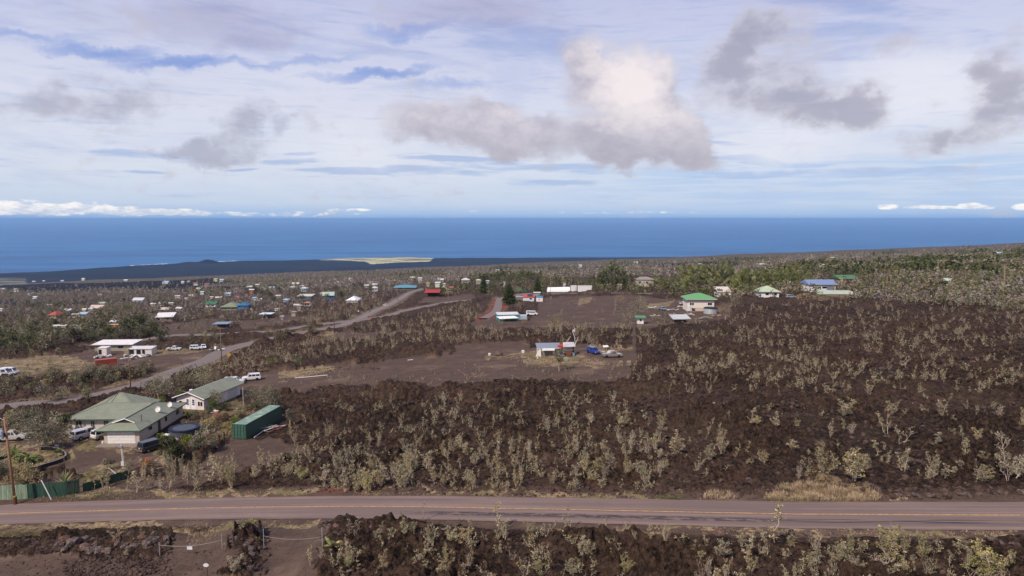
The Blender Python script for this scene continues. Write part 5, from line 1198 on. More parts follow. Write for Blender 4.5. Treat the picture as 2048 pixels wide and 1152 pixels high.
def utility_pole(label, u, v, h, lean=(0, 0), arm=1, near=False, r=.14, trans=False, armyaw=.2, wood=(118, 88, 70), base=None):
    p = base or P(u, v); t = thing('utility_pole', label, 'utility pole', p, 0, 'wooden utility poles' if not near else None); wm = flat_mat('pole_wood', wood, .9, .1, var=.2, scale=4.)
    top = (lean[0], lean[1], h); MB().tube([(0, 0, -.6), (lean[0]*.5, lean[1]*.5, h*.5), top], r, 10, r*.65).build('pole', wm, t, smooth=True)
    if arm:
        a = MB(); a.T = Matrix.Translation((lean[0], lean[1], h-.5)) @ Matrix.Rotation(armyaw, 4, 'Z'); a.box(-1.25*arm, 1.25*arm, -.07, .07, -.07, .07); a.tube([(-.7*arm, 0, 0), (0, 0, -.6)], .03, 4); a.tube([(.7*arm, 0, 0), (0, 0, -.6)], .03, 4); ar = a.build('crossarm', wm, t)
        q = MB(); q.T = a.T
        for x in (-1.15, -.6, .6, 1.15): q.cyl((x*arm, 0, .07), .055, .2, 6)
        q.build('insulator', paint((190, 186, 180), .3), ar)
    if near:
        q = MB(); q.T = Matrix.Translation((lean[0], lean[1], h-.3)) @ Matrix.Rotation(PI+.1, 4, 'Z'); q.tube([(0, 0, -.2), (.5, 0, .15), (1.1, 0, .05)], .035, 6); q.tube([(.6, 0, .1), (.62, 0, -.35)], .03, 5); q.cyl((.95, 0, .06), .06, .25, 8); q.build('insulator_bracket', paint((196, 192, 190), .4), t)
        MB().cyl((0, 0, 1.02), r*1.02+.004, .16, 12).build('yellow_band', paint((226, 178, 40), .5), t)
        MB().cyl((0.01, 0, 0.0), r*1.01+.002, 1.0, 12).build('stained_foot', paint((112, 64, 44), .9), t)
        f = (h-2.1)/h; c = (lean[0]*f-.42, -.1, h-2.75); k = MB(); k.cyl(c, .27, .95, 14); k.cyl((c[0], c[1], c[2]+.95), .2, .08, 14); tr = k.build('transformer', paint((176, 182, 190), .4), t, smooth=False)
        k = MB(); k.cyl((c[0]-.1, c[1], c[2]+1.03), .05, .28, 8); k.cyl((c[0]+.1, c[1], c[2]+1.03), .05, .28, 8); k.build('bushing', paint((196, 196, 196), .3), tr)
        MB().box(c[0]-.09, c[0]+.09, c[1]-.285, c[1]-.262, c[2]+.32, c[2]+.6).build('warning_label', paint((214, 176, 40)), tr); MB().box(c[0]-.06, c[0]+.06, c[1]-.292, c[1]-.286, c[2]+.36, c[2]+.44).build('warning_mark', DARKP, tr)
        MB().box(c[0]+.25, c[0]+.4, c[1]-.04, c[1]+.1, c[2]+.2, c[2]+.7).build('bracket', DARKP, tr)
    return t
def near_left():
    main_house(); second_house(); green_container(); near_fence()
    utility_pole('tall brown utility pole with grey transformer beside the road and fence', 31, 1009, 11.5, (-.75, .2), 0, True, .19, wood=(146, 110, 86))
    # vehicles of the yard
    def at(u, v, hd, L):
        p = P(u, v); a = math.radians(hd); return Vector((p.x+math.cos(a)*L/2, p.y+math.sin(a)*L/2, p.z))
    vehicle('capped', 'silver pickup with camper shell parked left of the white suv', at(144, 883, 60, 5.2), 60, (196, 188, 182), 5.2, 1.85, 1.85, 'pickup_truck', 'pickup truck', None, 2, (214, 208, 204))
    vehicle('suv', 'white suv parked between the silver pickup and the garage', at(185.5, 881.5, 62, 4.3), 62, (232, 222, 212), 4.3, 1.75, 1.72, 'suv', 'suv')
    vehicle('suv', 'dark grey suv parked right of the garage door', at(279, 907, 58, 4.7), 58, (58, 54, 52), 4.7, 1.85, 1.8, 'suv', 'suv')
    vehicle('capped', 'silver truck with camper shell parked behind the long green roof', P(469, 767), 8, (214, 210, 206), 4.9, 1.8, 1.75, 'pickup_truck', 'pickup truck', None, 1)
    t = vehicle('suv', 'white suv with raised hood parked alone on the cinder lot', P(503, 760), 200, (238, 232, 228), 4.6, 1.85, 1.75, 'suv', 'suv', None, 1)
    MB().loft([(1.0, -.7, 1.0), (1.0, .7, 1.0), (.6, .7, 1.95), (.6, -.7, 1.95)], [(1.06, -.7, 1.0), (1.06, .7, 1.0), (.66, .7, 1.98), (.66, -.7, 1.98)]).build('hood', carpaint((240, 236, 232)), t)
    vehicle('pickup', 'pale old pickup half hidden by trees behind the utility pole', P(22, 880), 15, (206, 196, 184), 5.0, 1.8, 1.7, 'pickup_truck', 'pickup truck', None, 1)
    # covered pool, tarp, clutter beside the house
    p = P(369, 866); t = thing('round_pool', 'round pool under a sagging dark blue cover behind the shrubs', 'pool', p); PADS.append((p.x, p.y, 3.2, p.z))
    MB().cyl((0, 0, -.3), 2.5, 1.35, 28).build('pool_wall', paint((84, 88, 98)), t)
    n = 28; V = [(0, 0, .98)]+[(2.2*math.cos(2*PI*i/n), 2.2*math.sin(2*PI*i/n), 1.06) for i in range(n)]+[(2.58*math.cos(2*PI*i/n), 2.58*math.sin(2*PI*i/n), 1.12) for i in range(n)]+[(2.6*math.cos(2*PI*i/n), 2.6*math.sin(2*PI*i/n), .86) for i in range(n)]
    F = [(0, 1+i, 1+(i+1) % n) for i in range(n)]+[(1+k*n+i, 1+(k+1)*n+i, 1+(k+1)*n+(i+1) % n, 1+k*n+(i+1) % n) for k in (0, 1) for i in range(n)]
    MB().add(V, F).build('pool_cover', flat_mat('blue_cover', (34, 40, 60), .6, .3, var=.2, scale=1.), t)
    for (u, v, w_, lab, c) in ((332, 872, 1.7, 'white tarp draped over boxes right of the dark suv', (216, 208, 202)), (343, 862, 1.2, 'small pale tarp bundle near the pool', (226, 222, 218)), (347, 880, 1.6, 'crumpled white tarp below the covered pool', (206, 204, 204))):
        p = P(u, v); r = np.random.RandomState(int(u)); V, F = rock_mesh(r, 2, .6); V[:, 2] = np.abs(V[:, 2])*.9; o = ob('tarp', mesh_np('tarp', V*w_*.55, F, 3, False), paint(c)); o.location = p; tag(o, lab, 'tarp')
    # curved low planter wall, two pieces
    m = paint((44, 42, 42), .8); rim = paint((150, 136, 120), .8)
    for px, lab, h in (([(79, 901), (92, 899.5), (108, 901), (122, 905), (131, 912), (131, 918), (122, 924), (105, 930), (88, 935), (72, 940), (56, 942)], 'curved black planter wall round the grass and palms', .55), ([(-20, 926), (0, 921), (12, 914), (19, 911)], 'short black planter wall left of the curved one', .6)):
        w = resample(np.array([tuple(P(u, v)) for u, v in px]), .5); o = Vector(w[0]); t = thing('planter_wall', lab, 'garden wall', o)
        w = w-np.array(o); d = np.gradient(w[:, :2], axis=0); d /= np.linalg.norm(d, axis=1)[:, None]; nn = np.column_stack([-d[:, 1], d[:, 0]])*.09
        def band(z0, z1, k):
            V = []; 
            for i in range(len(w)):
                for s, z in ((-1, z0), (1, z0), (1, z1), (-1, z1)): V.append((w[i, 0]+s*k*nn[i, 0], w[i, 1]+s*k*nn[i, 1], w[i, 2]+z))
            F = [(4*i+a, 4*i+(a+1) % 4, 4*i+4+(a+1) % 4, 4*i+4+a) for i in range(len(w)-1) for a in range(4)]+[(0, 3, 2, 1), tuple(4*(len(w)-1)+a for a in range(4))]
            return MB().add(V, F)
        band(-.4, h, 1).build('wall', m, t); band(h+.001, h+.05, 1.25).build('coping', rim, t)
    # white electricity meter post, leaning poles, gate posts
    p = P(247, 937); t = thing('meter_post', 'white meter post with boxes standing below the garage', 'meter post', p); wt = paint((206, 198, 190))
    MB().tube([(0, 0, -.3), (-.12, 0, 3.9)], .1, 8, .09).build('post', wt, t); MB().tube([(.22, 0, -.3), (.0, 0, 3.3)], .05, 6).build('conduit', paint((186, 180, 176)), t); MB().box(-.22, .22, -.22, -.1, .5, 1.15).build('meter_box', wt, t); MB().box(-.5, .1, -.2, .1, 3.2, 3.45).build('bracket', paint((150, 146, 144)), t)
    rod('leaning_pipe', 'white pipe leaning at the roadside before the dark fence', 'pipe', P(103, 1000), P(103, 1000)+Vector((-1.35, .3, 2.55)), .065, wt)
    rod('leaning_pipe', 'white pipe leaning in the grass above the dark fence strip', 'pipe', P(235, 950), P(235, 950)+Vector((-1.45, .3, 1.0)), .055, wt)
    rod('wooden_stake', 'thin wooden stake standing right of the curved planter wall', 'stake', P(130, 944), P(130, 944)+Vector((0, 0, 2.6)), .045, paint((150, 126, 92)))
    rod('fallen_log', 'pale trunk lying on the bank right of the yard shrubs', 'log', P(312, 940)+Vector((0, 0, .15)), P(344, 934)+Vector((0, 0, .2)), .09, paint((176, 150, 134)))
    rod('steel_post', 'tall thin white post right of the second house', 'post', P(487, 812), P(487, 812)+Vector((0, 0, 3.9)), .06, paint((196, 192, 190)))
    rod('steel_post', 'thin white post beside the covered pool', 'post', P(403, 862), P(403, 862)+Vector((0, 0, 2.1)), .05, paint((196, 192, 190)))
    rod('leaning_pipe', 'slanting white pole between the pool and the container', 'pipe', P(411, 858)+Vector((0, 0, .05)), P(427, 846)+Vector((0, 0, .5)), .05, wt)
    for u, v in ((439, 892), (448.5, 886)): rod('gate_post', 'dark wooden gate post %s of the yard gate' % ('on the near side' if u < 445 else 'on the container side'), 'post', P(u, v), P(u, v)+Vector((0, 0, 1.9)), .1, paint((52, 40, 34)), 'gate posts by the container')
    p = P(106, 893); t = thing('wheelbarrow', 'upturned wooden barrow with white tub under the big grey tree', 'wheelbarrow', p, .2); k = MB(); k.loft([(-.7, -.3, .15), (.7, -.3, .15), (.7, .3, .15), (-.7, .3, .15)], [(-1., -.45, .5), (1., -.45, .5), (1., .45, .5), (-1., .45, .5)]); k.build('tray', paint((176, 140, 104)), t); MB().cyl((.75, -.4, -.05), .33, .5, 12).build('tub', paint((232, 228, 230)), t); MB().tube([(-1, .3, .45), (-1.8, .3, .3)], .04, 5).build('handle', paint((120, 96, 70)), t); MB().tube([(-1, -.3, .45), (-1.8, -.3, .3)], .04, 5).build('handle', paint((120, 96, 70)), t); MB().cyl((.2, -.05, .0), .18, .1, 12, 'y').build('wheel', TYRE, t)
    p = P(206, 887); o = ob('water_jug', None) if False else MB().cyl((0, 0, 0), .2, .42, 12).build('water_jug', paint((226, 220, 214))); o.location = p+Vector((0, 0, -.02)); tag(o, 'white round jug at the left corner of the garage', 'jug')
    # stack of fallen things in the yard
    p = P(428, 826); t = thing('scrap_pile', 'little heap of white scrap below the round green bush', 'scrap pile', p); r = random.Random(9)
    for i in range(6): k = MB(); k.T = Matrix.Translation((r.uniform(-1, 1), r.uniform(-.5, .5), .2+r.uniform(0, .4))) @ Matrix.Rotation(r.uniform(-1, 1), 4, 'Z'); k.box(-.6, .6, -.2, .2, -.05, .05); k.build('panel', paint(((220, 214, 210), (70, 66, 66), (190, 180, 170))[i % 3]), t)
def foreground():
    st = paint((176, 172, 168), .5, .3)
    posts = [(320, 1114, 1.5, 'left post of the signed chain gate'), (444.5, 1097, 1.5, 'right post of the signed chain gate'), (528, 1095, 1.9, 'left post of the plain chain gate'), (645, 1093, 1.85, 'right post of the plain chain gate')]
    T = []
    for u, v, h, l in posts: p = P(u, v); rod('gate_post', 'thin grey steel '+l, 'post', p-Vector((0, 0, .1)), p+Vector((0, 0, h)), .04, st, 'gate posts by the near road'); T.append(p+Vector((0, 0, h)))
    def chain(a, b, sag, lab):
        pts = [tuple(a.lerp(b, i/16)+Vector((0, 0, -sag*4*(i/16)*(1-i/16)))-a) for i in range(17)]; o = MB().tube(pts, .019, 5).build('chain', paint((160, 154, 150), .5)); o.location = a; tag(o, lab, 'chain'); return a.lerp(b, .5)+Vector((0, 0, -sag))
    mid = chain(T[0]-Vector((0, 0, .25)), T[1]-Vector((0, 0, .6)), .35, 'sagging chain with a white sign across the left driveway'); chain(T[2]-Vector((0, 0, .7)), T[3]-Vector((0, 0, .9)), .3, 'sagging bare chain across the right cinder driveway')
    t = thing('hanging_sign', 'small white blank sign hanging from the left chain', 'sign', mid+Vector((-.1, -.03, -.02))); MB().box(-.26, .26, -.012, .012, -.36, -.04).build('sign_board', paint((226, 220, 222)), t); MB().tube([(-.2, 0, -.05), (-.2, 0, .03)], .01, 4).build('hook', st, t); MB().tube([(.2, 0, -.05), (.2, 0, .03)], .01, 4).build('hook', st, t)
    p = P(416, 1160); t = thing('sign_post', 'rusty stake with a small oval white plate at the lower edge', 'sign', p); MB().tube([(0, 0, -.2), (-.05, 0, 1.35)], .035, 6).build('post', paint((104, 70, 54)), t); k = MB(); k.T = Matrix.Translation((-.1, -.06, 1.42)) @ Matrix.Scale(1.5, 4, (1, 0, 0)); k.cyl((0, 0, 0), .17, .03, 16, 'y'); k.build('plate', paint((222, 214, 206)), t)
    # boulders pushed up along the verge
    r = np.random.RandomState(12); protos = []
    for i in range(7): V, F = rock_mesh(r, 2); protos.append(mesh_np('boulder', V, F, 3, False))
    big = [(150, 1088, .8, 'large flat reddish lava boulder'), (172, 1098, .6, 'grey lava boulder right of the reddish flat one'), (181, 1108, .42, 'pale rounded boulder below the grey one'), (203, 1103, .5, 'brown boulder in the middle of the rock pile'), (302, 1090, .85, 'tall upright brown boulder near the left chain post'), (128, 1090, .5, 'dark boulder left of the reddish flat one'), (505, 1068, .85, 'dark upright lava block beside the plain chain gate'), (496, 1070, .5, 'low dark block left of the upright lava block'), (1475, 0, 0, '')]
    for u, v, s, l in big[:8]:
        e = ob('lava_boulder', protos[r.randint(7)], m_rock()) if not protos[0].materials else ob('lava_boulder', protos[r.randint(7)])
        if not e.data.materials: e.data.materials.append(m_rock())
        p = P(u, v); e.location = p+Vector((0, 0, s*.3)); e.scale = (s*1.15, s, s*1.1); e.rotation_euler = (r.uniform(-.3, .3), r.uniform(-.3, .3), r.uniform(0, 6)); tag(e, l, 'boulder', 'lava boulders by the near road')
    regs = [([(100, 1085), (250, 1068), (345, 1072), (350, 1092), (250, 1115), (110, 1105)], 44, .18, .5, 'brown lava boulder in the rock pile left of the signed gate'), ([(455, 1085), (500, 1062), (530, 1075), (530, 1130), (480, 1150)], 14, .15, .45, 'dark lava rock on the mound between the two driveways'),
            ([(650, 1060), (700, 1036), (770, 1040), (790, 1150), (660, 1152)], 34, .15, .5, 'red-brown lava block on the big mound right of the gates'), ([(1440, 1062), (1740, 1070), (2048, 1085), (2048, 1095), (1700, 1084), (1440, 1072)], 30, .16, .42, 'dark lava block on the ridge below the road at the right'), ([(1760, 992), (2048, 984), (2048, 992), (1780, 1000)], 26, .14, .36, 'dark lava rock on the bank right of the tan grass mound'), ([(790, 968), (900, 960), (905, 972), (800, 980)], 12, .15, .36, 'reddish lava rock at the foot of the thicket above the road')]
    usedb = set(); LAND.clear()
    for u, v, s, l in big[:8]: lm(u, v, 'the '+' '.join(l.split()[:4]).replace(' left', '').replace(' right', '').replace(' of', '').replace(' in', ''))
    for u, v, l in ((320, 1100, 'the left chain post'), (444, 1085, 'the second chain post'), (528, 1078, 'the third chain post'), (645, 1075, 'the fourth chain post'), (0, 1100, 'the left edge'), (384, 1094, 'the hanging white sign'), (416, 1130, 'the oval plate')): lm(u, v, l)
    for poly, n, a, b, l in regs:
        uv = in_px(poly, n, r); w = hit(uv[:, 0], uv[:, 1])
        for q in w:
            e = ob('lava_boulder', protos[r.randint(7)]); 
            if not e.data.materials: e.data.materials.append(m_rock())
            s = r.uniform(a, b)*(1 if r.rand() < .8 else 1.4); ll = l
            if u0(poly) < 640:
                pu, pv = uvof(q); ll = where(pu, pv, usedb, ('small ' if s < .3 else 'large ')+l.split(' in ')[0].split(' on ')[0])
            e.location = (q[0], q[1], q[2]+s*.35); e.scale = (s*r.uniform(.9, 1.5), s, s*r.uniform(.8, 1.2)); e.rotation_euler = (r.uniform(-.5, .5), r.uniform(-.5, .5), r.uniform(0, 6)); tag(e, ll, 'boulder', l.replace('brown lava boulder', 'boulders').replace('dark lava', 'dark').replace(' block', ' blocks').replace(' rock ', ' rocks ')[:60])
m_, g_ = new_mat('clinker'); _co = g_.n('ShaderNodeTexCoord').outputs['Object']
finish(g_, g_.mix(g_.sstep(g_.noise(_co, .8, 5, .7), .35, .65), lin((50, 39, 35)), lin((88, 71, 63))), .95, bump(g_, g_.noise(_co, 8, 4, .7), .6, .1), .1); M_CLINK = m_
def u0(poly): return min(p[0] for p in poly)
def uvof(w):
    cp, sp = math.cos(PITCH), math.sin(PITCH); dz = w[1]*cp-w[2]*sp; return 1024+FOC*w[0]/dz, 576-FOC*(w[2]*cp+w[1]*sp)/dz
def rubble():
    """loose clinker: small stones by the thousand"""
    r = np.random.RandomState(21); base = [rock_mesh(r, 1 if False else 1) for _ in range(6)]; Vs, Fs, nb = [], [], 0
    def sow(poly, n, a, b, onc=1.):
        nonlocal nb
        uv = in_px(poly, n, r); w = hit(uv[:, 0], uv[:, 1]); rd, _ = road_d(w[:, 0], w[:, 1]); ok = rd > .4
        if onc < 1: ok &= (~mask('cinder', w[:, 0], w[:, 1])) | (r.rand(len(w)) < onc)
        for q in w[ok]:
            V, F = base[r.randint(6)]; a0 = r.uniform(0, 6.3); s = a+(b-a)*r.rand()**2.2; c, s_ = math.cos(a0), math.sin(a0)
            Q = V*s; Q = np.column_stack([Q[:, 0]*c-Q[:, 1]*s_, Q[:, 0]*s_+Q[:, 1]*c, Q[:, 2]*r.uniform(.8, 1.4)])+q+[0, 0, s*.2]; Vs.append(Q); Fs.append(F+nb); nb += len(Q)
    sow([(0, 1078), (90, 1074), (125, 1088), (110, 1106), (0, 1112)], 420, .12, .32); sow([(120, 1122), (330, 1108), (345, 1152), (130, 1152)], 620, .1, .3); sow([(100, 1080), (345, 1068), (350, 1110), (120, 1112)], 330, .1, .3); sow([(0, 1112), (470, 1100), (470, 1152), (0, 1152)], 160, .06, .16)
    sow([(640, 1045), (780, 1036), (820, 1152), (640, 1152)], 500, .1, .4); sow([(455, 1070), (540, 1062), (535, 1152), (470, 1152)], 220, .08, .3); sow([(800, 1062), (2048, 1090), (2048, 1152), (800, 1152)], 1500, .08, .34, .1)
    sow([(560, 965), (1300, 975), (2048, 975), (2048, 998), (1760, 1000), (1300, 998), (600, 984)], 800, .08, .28); sow([(560, 800), (2048, 760), (2048, 985), (1300, 985), (600, 980)], 3600, .12, .5, .0)
    sow([(1260, 620), (2048, 605), (2048, 760), (1260, 770)], 1600, .25, .8, 0.); sow([(0, 800), (200, 795), (200, 808), (0, 830)], 160, .12, .4); sow([(620, 728), (760, 722), (760, 740), (620, 745)], 140, .1, .3)
    me = mesh_np('lava_rubble', np.concatenate(Vs), np.concatenate(Fs), 3); o = ob('lava_rubble', me, M_CLINK); tag(o, 'loose dark clinker and stones strewn over the lava', None, None, 'stuff')
# ------------------------------------------------------------------ the middle distance and beyond
LAND = []     # (pixel u, v, short description) used to say where small things stand
def lm(u, v, d): LAND.append((u, v, d))
def mid_center():
    H = house
    # hut with lean-to, junk frame, flag, cars on the central lot
    t = H('small pale hut with a grey tin roof and tarp walls on the cinder lot', 1098, 712, 44, 3.6, 2.2, 'shed', (208, 196, 180), ribbed('grey_tin', (150, 158, 172), 9), 4, .6, .35, 'hut', 'hut', wins=[])
    MB().loft([(-2.2, -1.5, 1.75), (1.3, -1.5, 1.75), (1.5, -.36, 2.1), (-1.8, -.36, 2.1)], [(-2.2, -1.5, 1.8), (1.3, -1.5, 1.8), (1.5, -.36, 2.15), (-1.8, -.36, 2.15)]).build('awning', paint((206, 204, 190)), t)
    MB().loft([(-3.6, -.4, 0), (-2.2, -.6, 0), (-2.2, -.4, 1.9), (-2.7, -.3, 2.0)], [(-3.6, .1, 0), (-2.2, .1, 0), (-2.2, .1, 1.9), (-2.7, .1, 2.0)]).build('tarp_wall', paint((216, 206, 196)), t)
    MB().box(-2.1, 1.0, -.08, -.01, .1, 1.4).build('window', paint((150, 138, 130)), t); MB().loft([(2.9, -.5, 0), (4., -.4, 0), (2.9, -.1, 1.7)], [(2.9, -.1, 0), (4., 0, 0), (2.9, .1, 1.7)]).build('blue_tarp', paint((38, 62, 140)), t)
    p = P(1138, 712); t = thing('scrap_stand', 'open timber stand full of junk between the hut and the blue suv', 'stand', p, .1); PADS.append((p.x, p.y, 2.4, p.z)); tim = paint((150, 126, 108)); wh = paint((226, 218, 214)); r = random.Random(5)
    for x in (-1.5, 1.5):
        for y in (0, 2.6): MB().box(x-.06, x+.06, y-.06, y+.06, -.3, 2.5).build('post', tim, t)
    for z in (.8, 1.6): MB().box(-1.5, 1.5, .1, 2.4, z, z+.05).build('shelf', tim, t)
    MB().loft([(-1.6, -.1, 2.5), (1.7, -.1, 2.5), (1.8, 2.8, 3.2), (-1.2, 2.8, 3.2)], [(-1.6, -.1, 2.56), (1.7, -.1, 2.56), (1.8, 2.8, 3.26), (-1.2, 2.8, 3.26)]).build('roof', paint((190, 184, 178)), t)
    MB().box(-.7, .5, -.25, .3, .1, 1.15).build('rusty_cabinet', paint((150, 78, 44)), t); MB().box(.95, 1.5, -.3, .2, 0, .75).build('blue_drum', paint((120, 160, 186)), t); MB().box(1.56, 1.62, .1, 2.6, .2, 2.3).build('side_panel', paint((94, 62, 44)), t)
    for a, b in (((-1.6, .2, 2.4), (.6, 1.2, 5.1)), ((1.5, .2, 2.6), (2.7, 1.0, 5.0))): MB().tube([a, b], .06, 5).build('pole', paint((214, 176, 176)), t)
    MB().loft([(-2.6, 1.9, 1.9), (-.8, 1.5, 2.4), (-.9, 2.6, 2.7), (-2.7, 2.7, 2.2)], [(-2.6, 1.9, 2.2), (-.8, 1.5, 2.7), (-.9, 2.6, 3.), (-2.7, 2.7, 2.5)]).build('red_tarp', paint((208, 48, 34)), t)
    p = P(1152, 709); t = thing('flag_pole', 'leaning pole with a small flag above the junk stand', 'flag', p); MB().tube([(0, 0, 0), (-.35, .3, 4.6), (-.95, .5, 6.3)], .06, 5).build('pole', wh, t)
    f = MB(); f.loft([(-1., .5, 6.3), (-.3, .5, 6.0), (-.2, .55, 7.0), (-.8, .55, 7.5)], [(-1., .53, 6.3), (-.3, .53, 6.0), (-.2, .58, 7.0), (-.8, .58, 7.5)]); fo = f.build('flag', paint((206, 170, 172)), t); MB().loft([(-.95, .48, 6.9), (-.55, .48, 6.8), (-.5, .5, 7.2), (-.8, .5, 7.45)], [(-.95, .49, 6.9), (-.55, .49, 6.8), (-.5, .51, 7.2), (-.8, .51, 7.45)]).build('canton', paint((60, 70, 120)), fo)
    vehicle('suv', 'blue suv parked facing the camera right of the hut', P(1187, 707), -62, (34, 62, 140), 4.2, 1.8, 1.75, 'suv', 'suv', None, 1)
    t = vehicle('pickup', 'grey pickup loaded with white scrap beside the blue suv', P(1224, 714), 4, (140, 132, 124), 5.2, 1.85, 1.7, 'pickup_truck', 'pickup truck', None, 1)
    k = MB()
    for i in range(9): k.T = Matrix.Translation((-1.2+r.uniform(-1.6, 1.6), r.uniform(-.5, .6), 1.25+r.uniform(0, .3))) @ Matrix.Rotation(r.uniform(-1, 1), 4, 'Z') @ Matrix.Rotation(r.uniform(-.5, .5), 4, 'X'); k.box(-.5, .5, -.12, .12, 0, .09)
    k.build('load', paint((224, 216, 210)), t)
    p = P(998, 711); V, F = rock_mesh(np.random.RandomState(3), 3, 1.1); V[:, 2] = np.maximum(V[:, 2], -.3); o = ob('covered_machine', mesh_np('covered_machine', V*np.array([1.1, 1.3, .95]), F, 3, True), paint((112, 84, 70), .9)); o.location = p+Vector((0, 0, .4)); tag(o, 'machine under a brown tarp left of the hut', 'covered machine')
    for u, v, s, c, l, n in ((979, 711, .6, (226, 206, 204), 'white pink box left of the brown tarp', 'box'), (1046, 706, .7, (222, 210, 196), 'pale panel on a stand left of the hut', 'panel'), (1133, 721, .7, (150, 176, 166), 'pale green bin in front of the junk stand', 'bin'), (1075, 717, .3, (232, 228, 226), 'tiny white pail on the grass before the hut', 'pail')):
        p = P(u, v); o = MB().loft([(-s*.5, -s*.5, 0), (s*.5, -s*.5, 0), (s*.5, s*.5, 0), (-s*.5, s*.5, 0)], [(-s*.58, -s*.58, s*1.1), (s*.58, -s*.58, s*1.1), (s*.58, s*.58, s*1.1), (-s*.58, s*.58, s*1.1)]).build(n, paint(c), None, .03); o.location = p; tag(o, l, n)
    p = P(1211, 699); t = thing('table', 'white topped table standing behind the loaded pickup', 'table', p, .3); MB().loft([(-.9, -.6, .75), (.7, -.6, .75), (1., .7, 1.0), (-.6, .7, 1.)], [(-.9, -.6, .8), (.7, -.6, .8), (1., .7, 1.05), (-.6, .7, 1.05)]).build('tabletop', wh, t)
    for x, y in ((-.7, -.4), (.6, -.4), (-.5, .5), (.8, .5)): MB().box(x-.04, x+.04, y-.04, y+.04, 0, .76).build('leg', tim, t)
    rod('fallen_board', 'long pale board lying on the cinder lot left of the hut', 'board', P(556, 765)+Vector((0, 0, .06)), P(575, 763)+Vector((0, 0, .06)), .1, paint((160, 140, 124)))
    rod('fallen_pipe', 'long white pipe lying across the upper cinder lot', 'pipe', P(590, 757)+Vector((0, 0, .1)), P(655, 751)+Vector((0, 0, .1)), .11, paint((204, 188, 176)))
    rod('fallen_board', 'short white board on the lot edge under the shrubs', 'board', P(815, 721)+Vector((0, 0, .1)), P(826, 720)+Vector((0, 0, .1)), .1, paint((214, 206, 198)))
    # turquoise building with its tilted white deck
    t = H('long turquoise building with small dark windows beside the paved drive', 1016, 641, 43, 4.5, 2.6, 'shed', (38, 164, 168), (214, 208, 204), 8, .35, .15, 'trailer_home', 'mobile home', wins=[(-.38, .9, .7), (-.2, .9, .7), (-.04, .9, .7), (.16, .9, .7), (.36, .9, .7)])
    MB().loft([(-4, -4.3, 1.3), (4.2, -4.0, 1.5), (2.6, -.1, 1.9), (-5., -.1, 1.7)], [(-4, -4.3, 1.42), (4.2, -4.0, 1.62), (2.6, -.1, 2.0), (-5., -.1, 1.82)]).build('white_awning', paint((234, 228, 220)), t); MB().box(-4.4, -3.8, -3.2, -2.6, -.3, 1.3).build('blue_tank', paint((70, 140, 200)), t); MB().box(4.62, 8.2, .4, 3.2, .2, 2.0).build('side_shed', paint((176, 196, 214)), t)
    for x, y in ((-3.6, -4.), (3.6, -3.8), (0, -4)): MB().box(x-.07, x+.07, y-.07, y+.07, -.6, 1.35).build('post', paint((110, 90, 76)), t)
    lm(1016, 636, 'the turquoise trailer home')
    vehicle('van', 'white van parked right of the turquoise building', P(1064, 630.5), -8, (232, 228, 226), 5.2, 1.95, 2.05, 'van', 'van', None, 1)
    # red roofed cabin, shed with a sun emblem
    t = H('cabin with a coral red roof carrying a dark solar panel', 1057, 602, 22, 6, 2.3, 'shed', (206, 206, 212), (220, 92, 72), -4, 1.1, .3, 'cabin', 'cabin', wins=[(.2, 1.4)])
    MB().loft([(-.8, 1., 3.2), (2.3, 1., 3.2), (2.3, 4.2, 3.72), (-.8, 4.2, 3.72)], [(-.8, 1., 3.25), (2.3, 1., 3.25), (2.3, 4.2, 3.77), (-.8, 4.2, 3.77)]).build('solar_panel', paint((32, 34, 50), .2), t)
    H('grey brown plank shed left of the coral red roof', 1039, 601, 15, 3.5, 2.2, 'shed', (150, 126, 116), (160, 160, 158), -3, .3, .15, 'shed', 'shed', wins=[])
    H('long low white roofed shed behind the coral red roof', 1074, 592, 13, 3., 2.2, 'shed', (170, 160, 140), (226, 216, 202), 0, .2, .3, 'shed', 'shed', wins=[])
    p = P(1079, 603); t = thing('shed', 'white shed with an orange sun emblem and blue eave stripe', 'shed', p); PADS.append((p.x, p.y+1.5, 2.4, p.z)); MB().box(-1.95, 1.95, 0, 3, -.4, 2.5).build('wall', paint((232, 224, 218)), t); MB().loft([(-2.1, -.2, 2.5), (2.1, -.2, 2.5), (2.1, 3.2, 3.1), (-2.1, 3.2, 3.1)], [(-2.1, -.2, 2.62), (2.1, -.2, 2.62), (2.1, 3.2, 3.22), (-2.1, 3.2, 3.22)]).build('roof', paint((64, 140, 186)), t)
    MB().cyl((-.1, -.05, 1.25), .5, .045, 18, 'y').build('sun_emblem', paint((238, 160, 60)), t)
    MB().cyl((-.1, -.075, 1.25), .2, .024, 14, 'y').build('emblem_centre', paint((240, 214, 160)), t)
    # tunnel and white containers on the ridge
    p = P(1118, 584); s = px_scale(p); t = thing('tunnel_greenhouse', 'long white plastic tunnel on the ridge left of two white containers', 'greenhouse', p); w = 44/s; PADS.append((p.x, p.y+3, w*.45, p.z)); m = MB()
    prof = [(-3.4*math.cos(a), 3.1*math.sin(a)) for a in np.linspace(0, PI, 10)]
    m.loft([(-w/2+(3-min(z, 3))*-.2, y+3.4, z) for y, z in prof], [(w/2, y+3.4, z*1.12) for y, z in prof]); m.build('cover', paint((236, 232, 228)), t)
    k = MB()
    for x in np.linspace(-w/2+1, w/2-1, 7): k.tube([(x, 3.4-3.45*math.cos(a), 3.15*math.sin(a)*(1+.12*(x+w/2)/w)) for a in np.linspace(.1, PI/2, 6)], .05, 4)
    k.build('hoop', paint((180, 178, 176)), t)
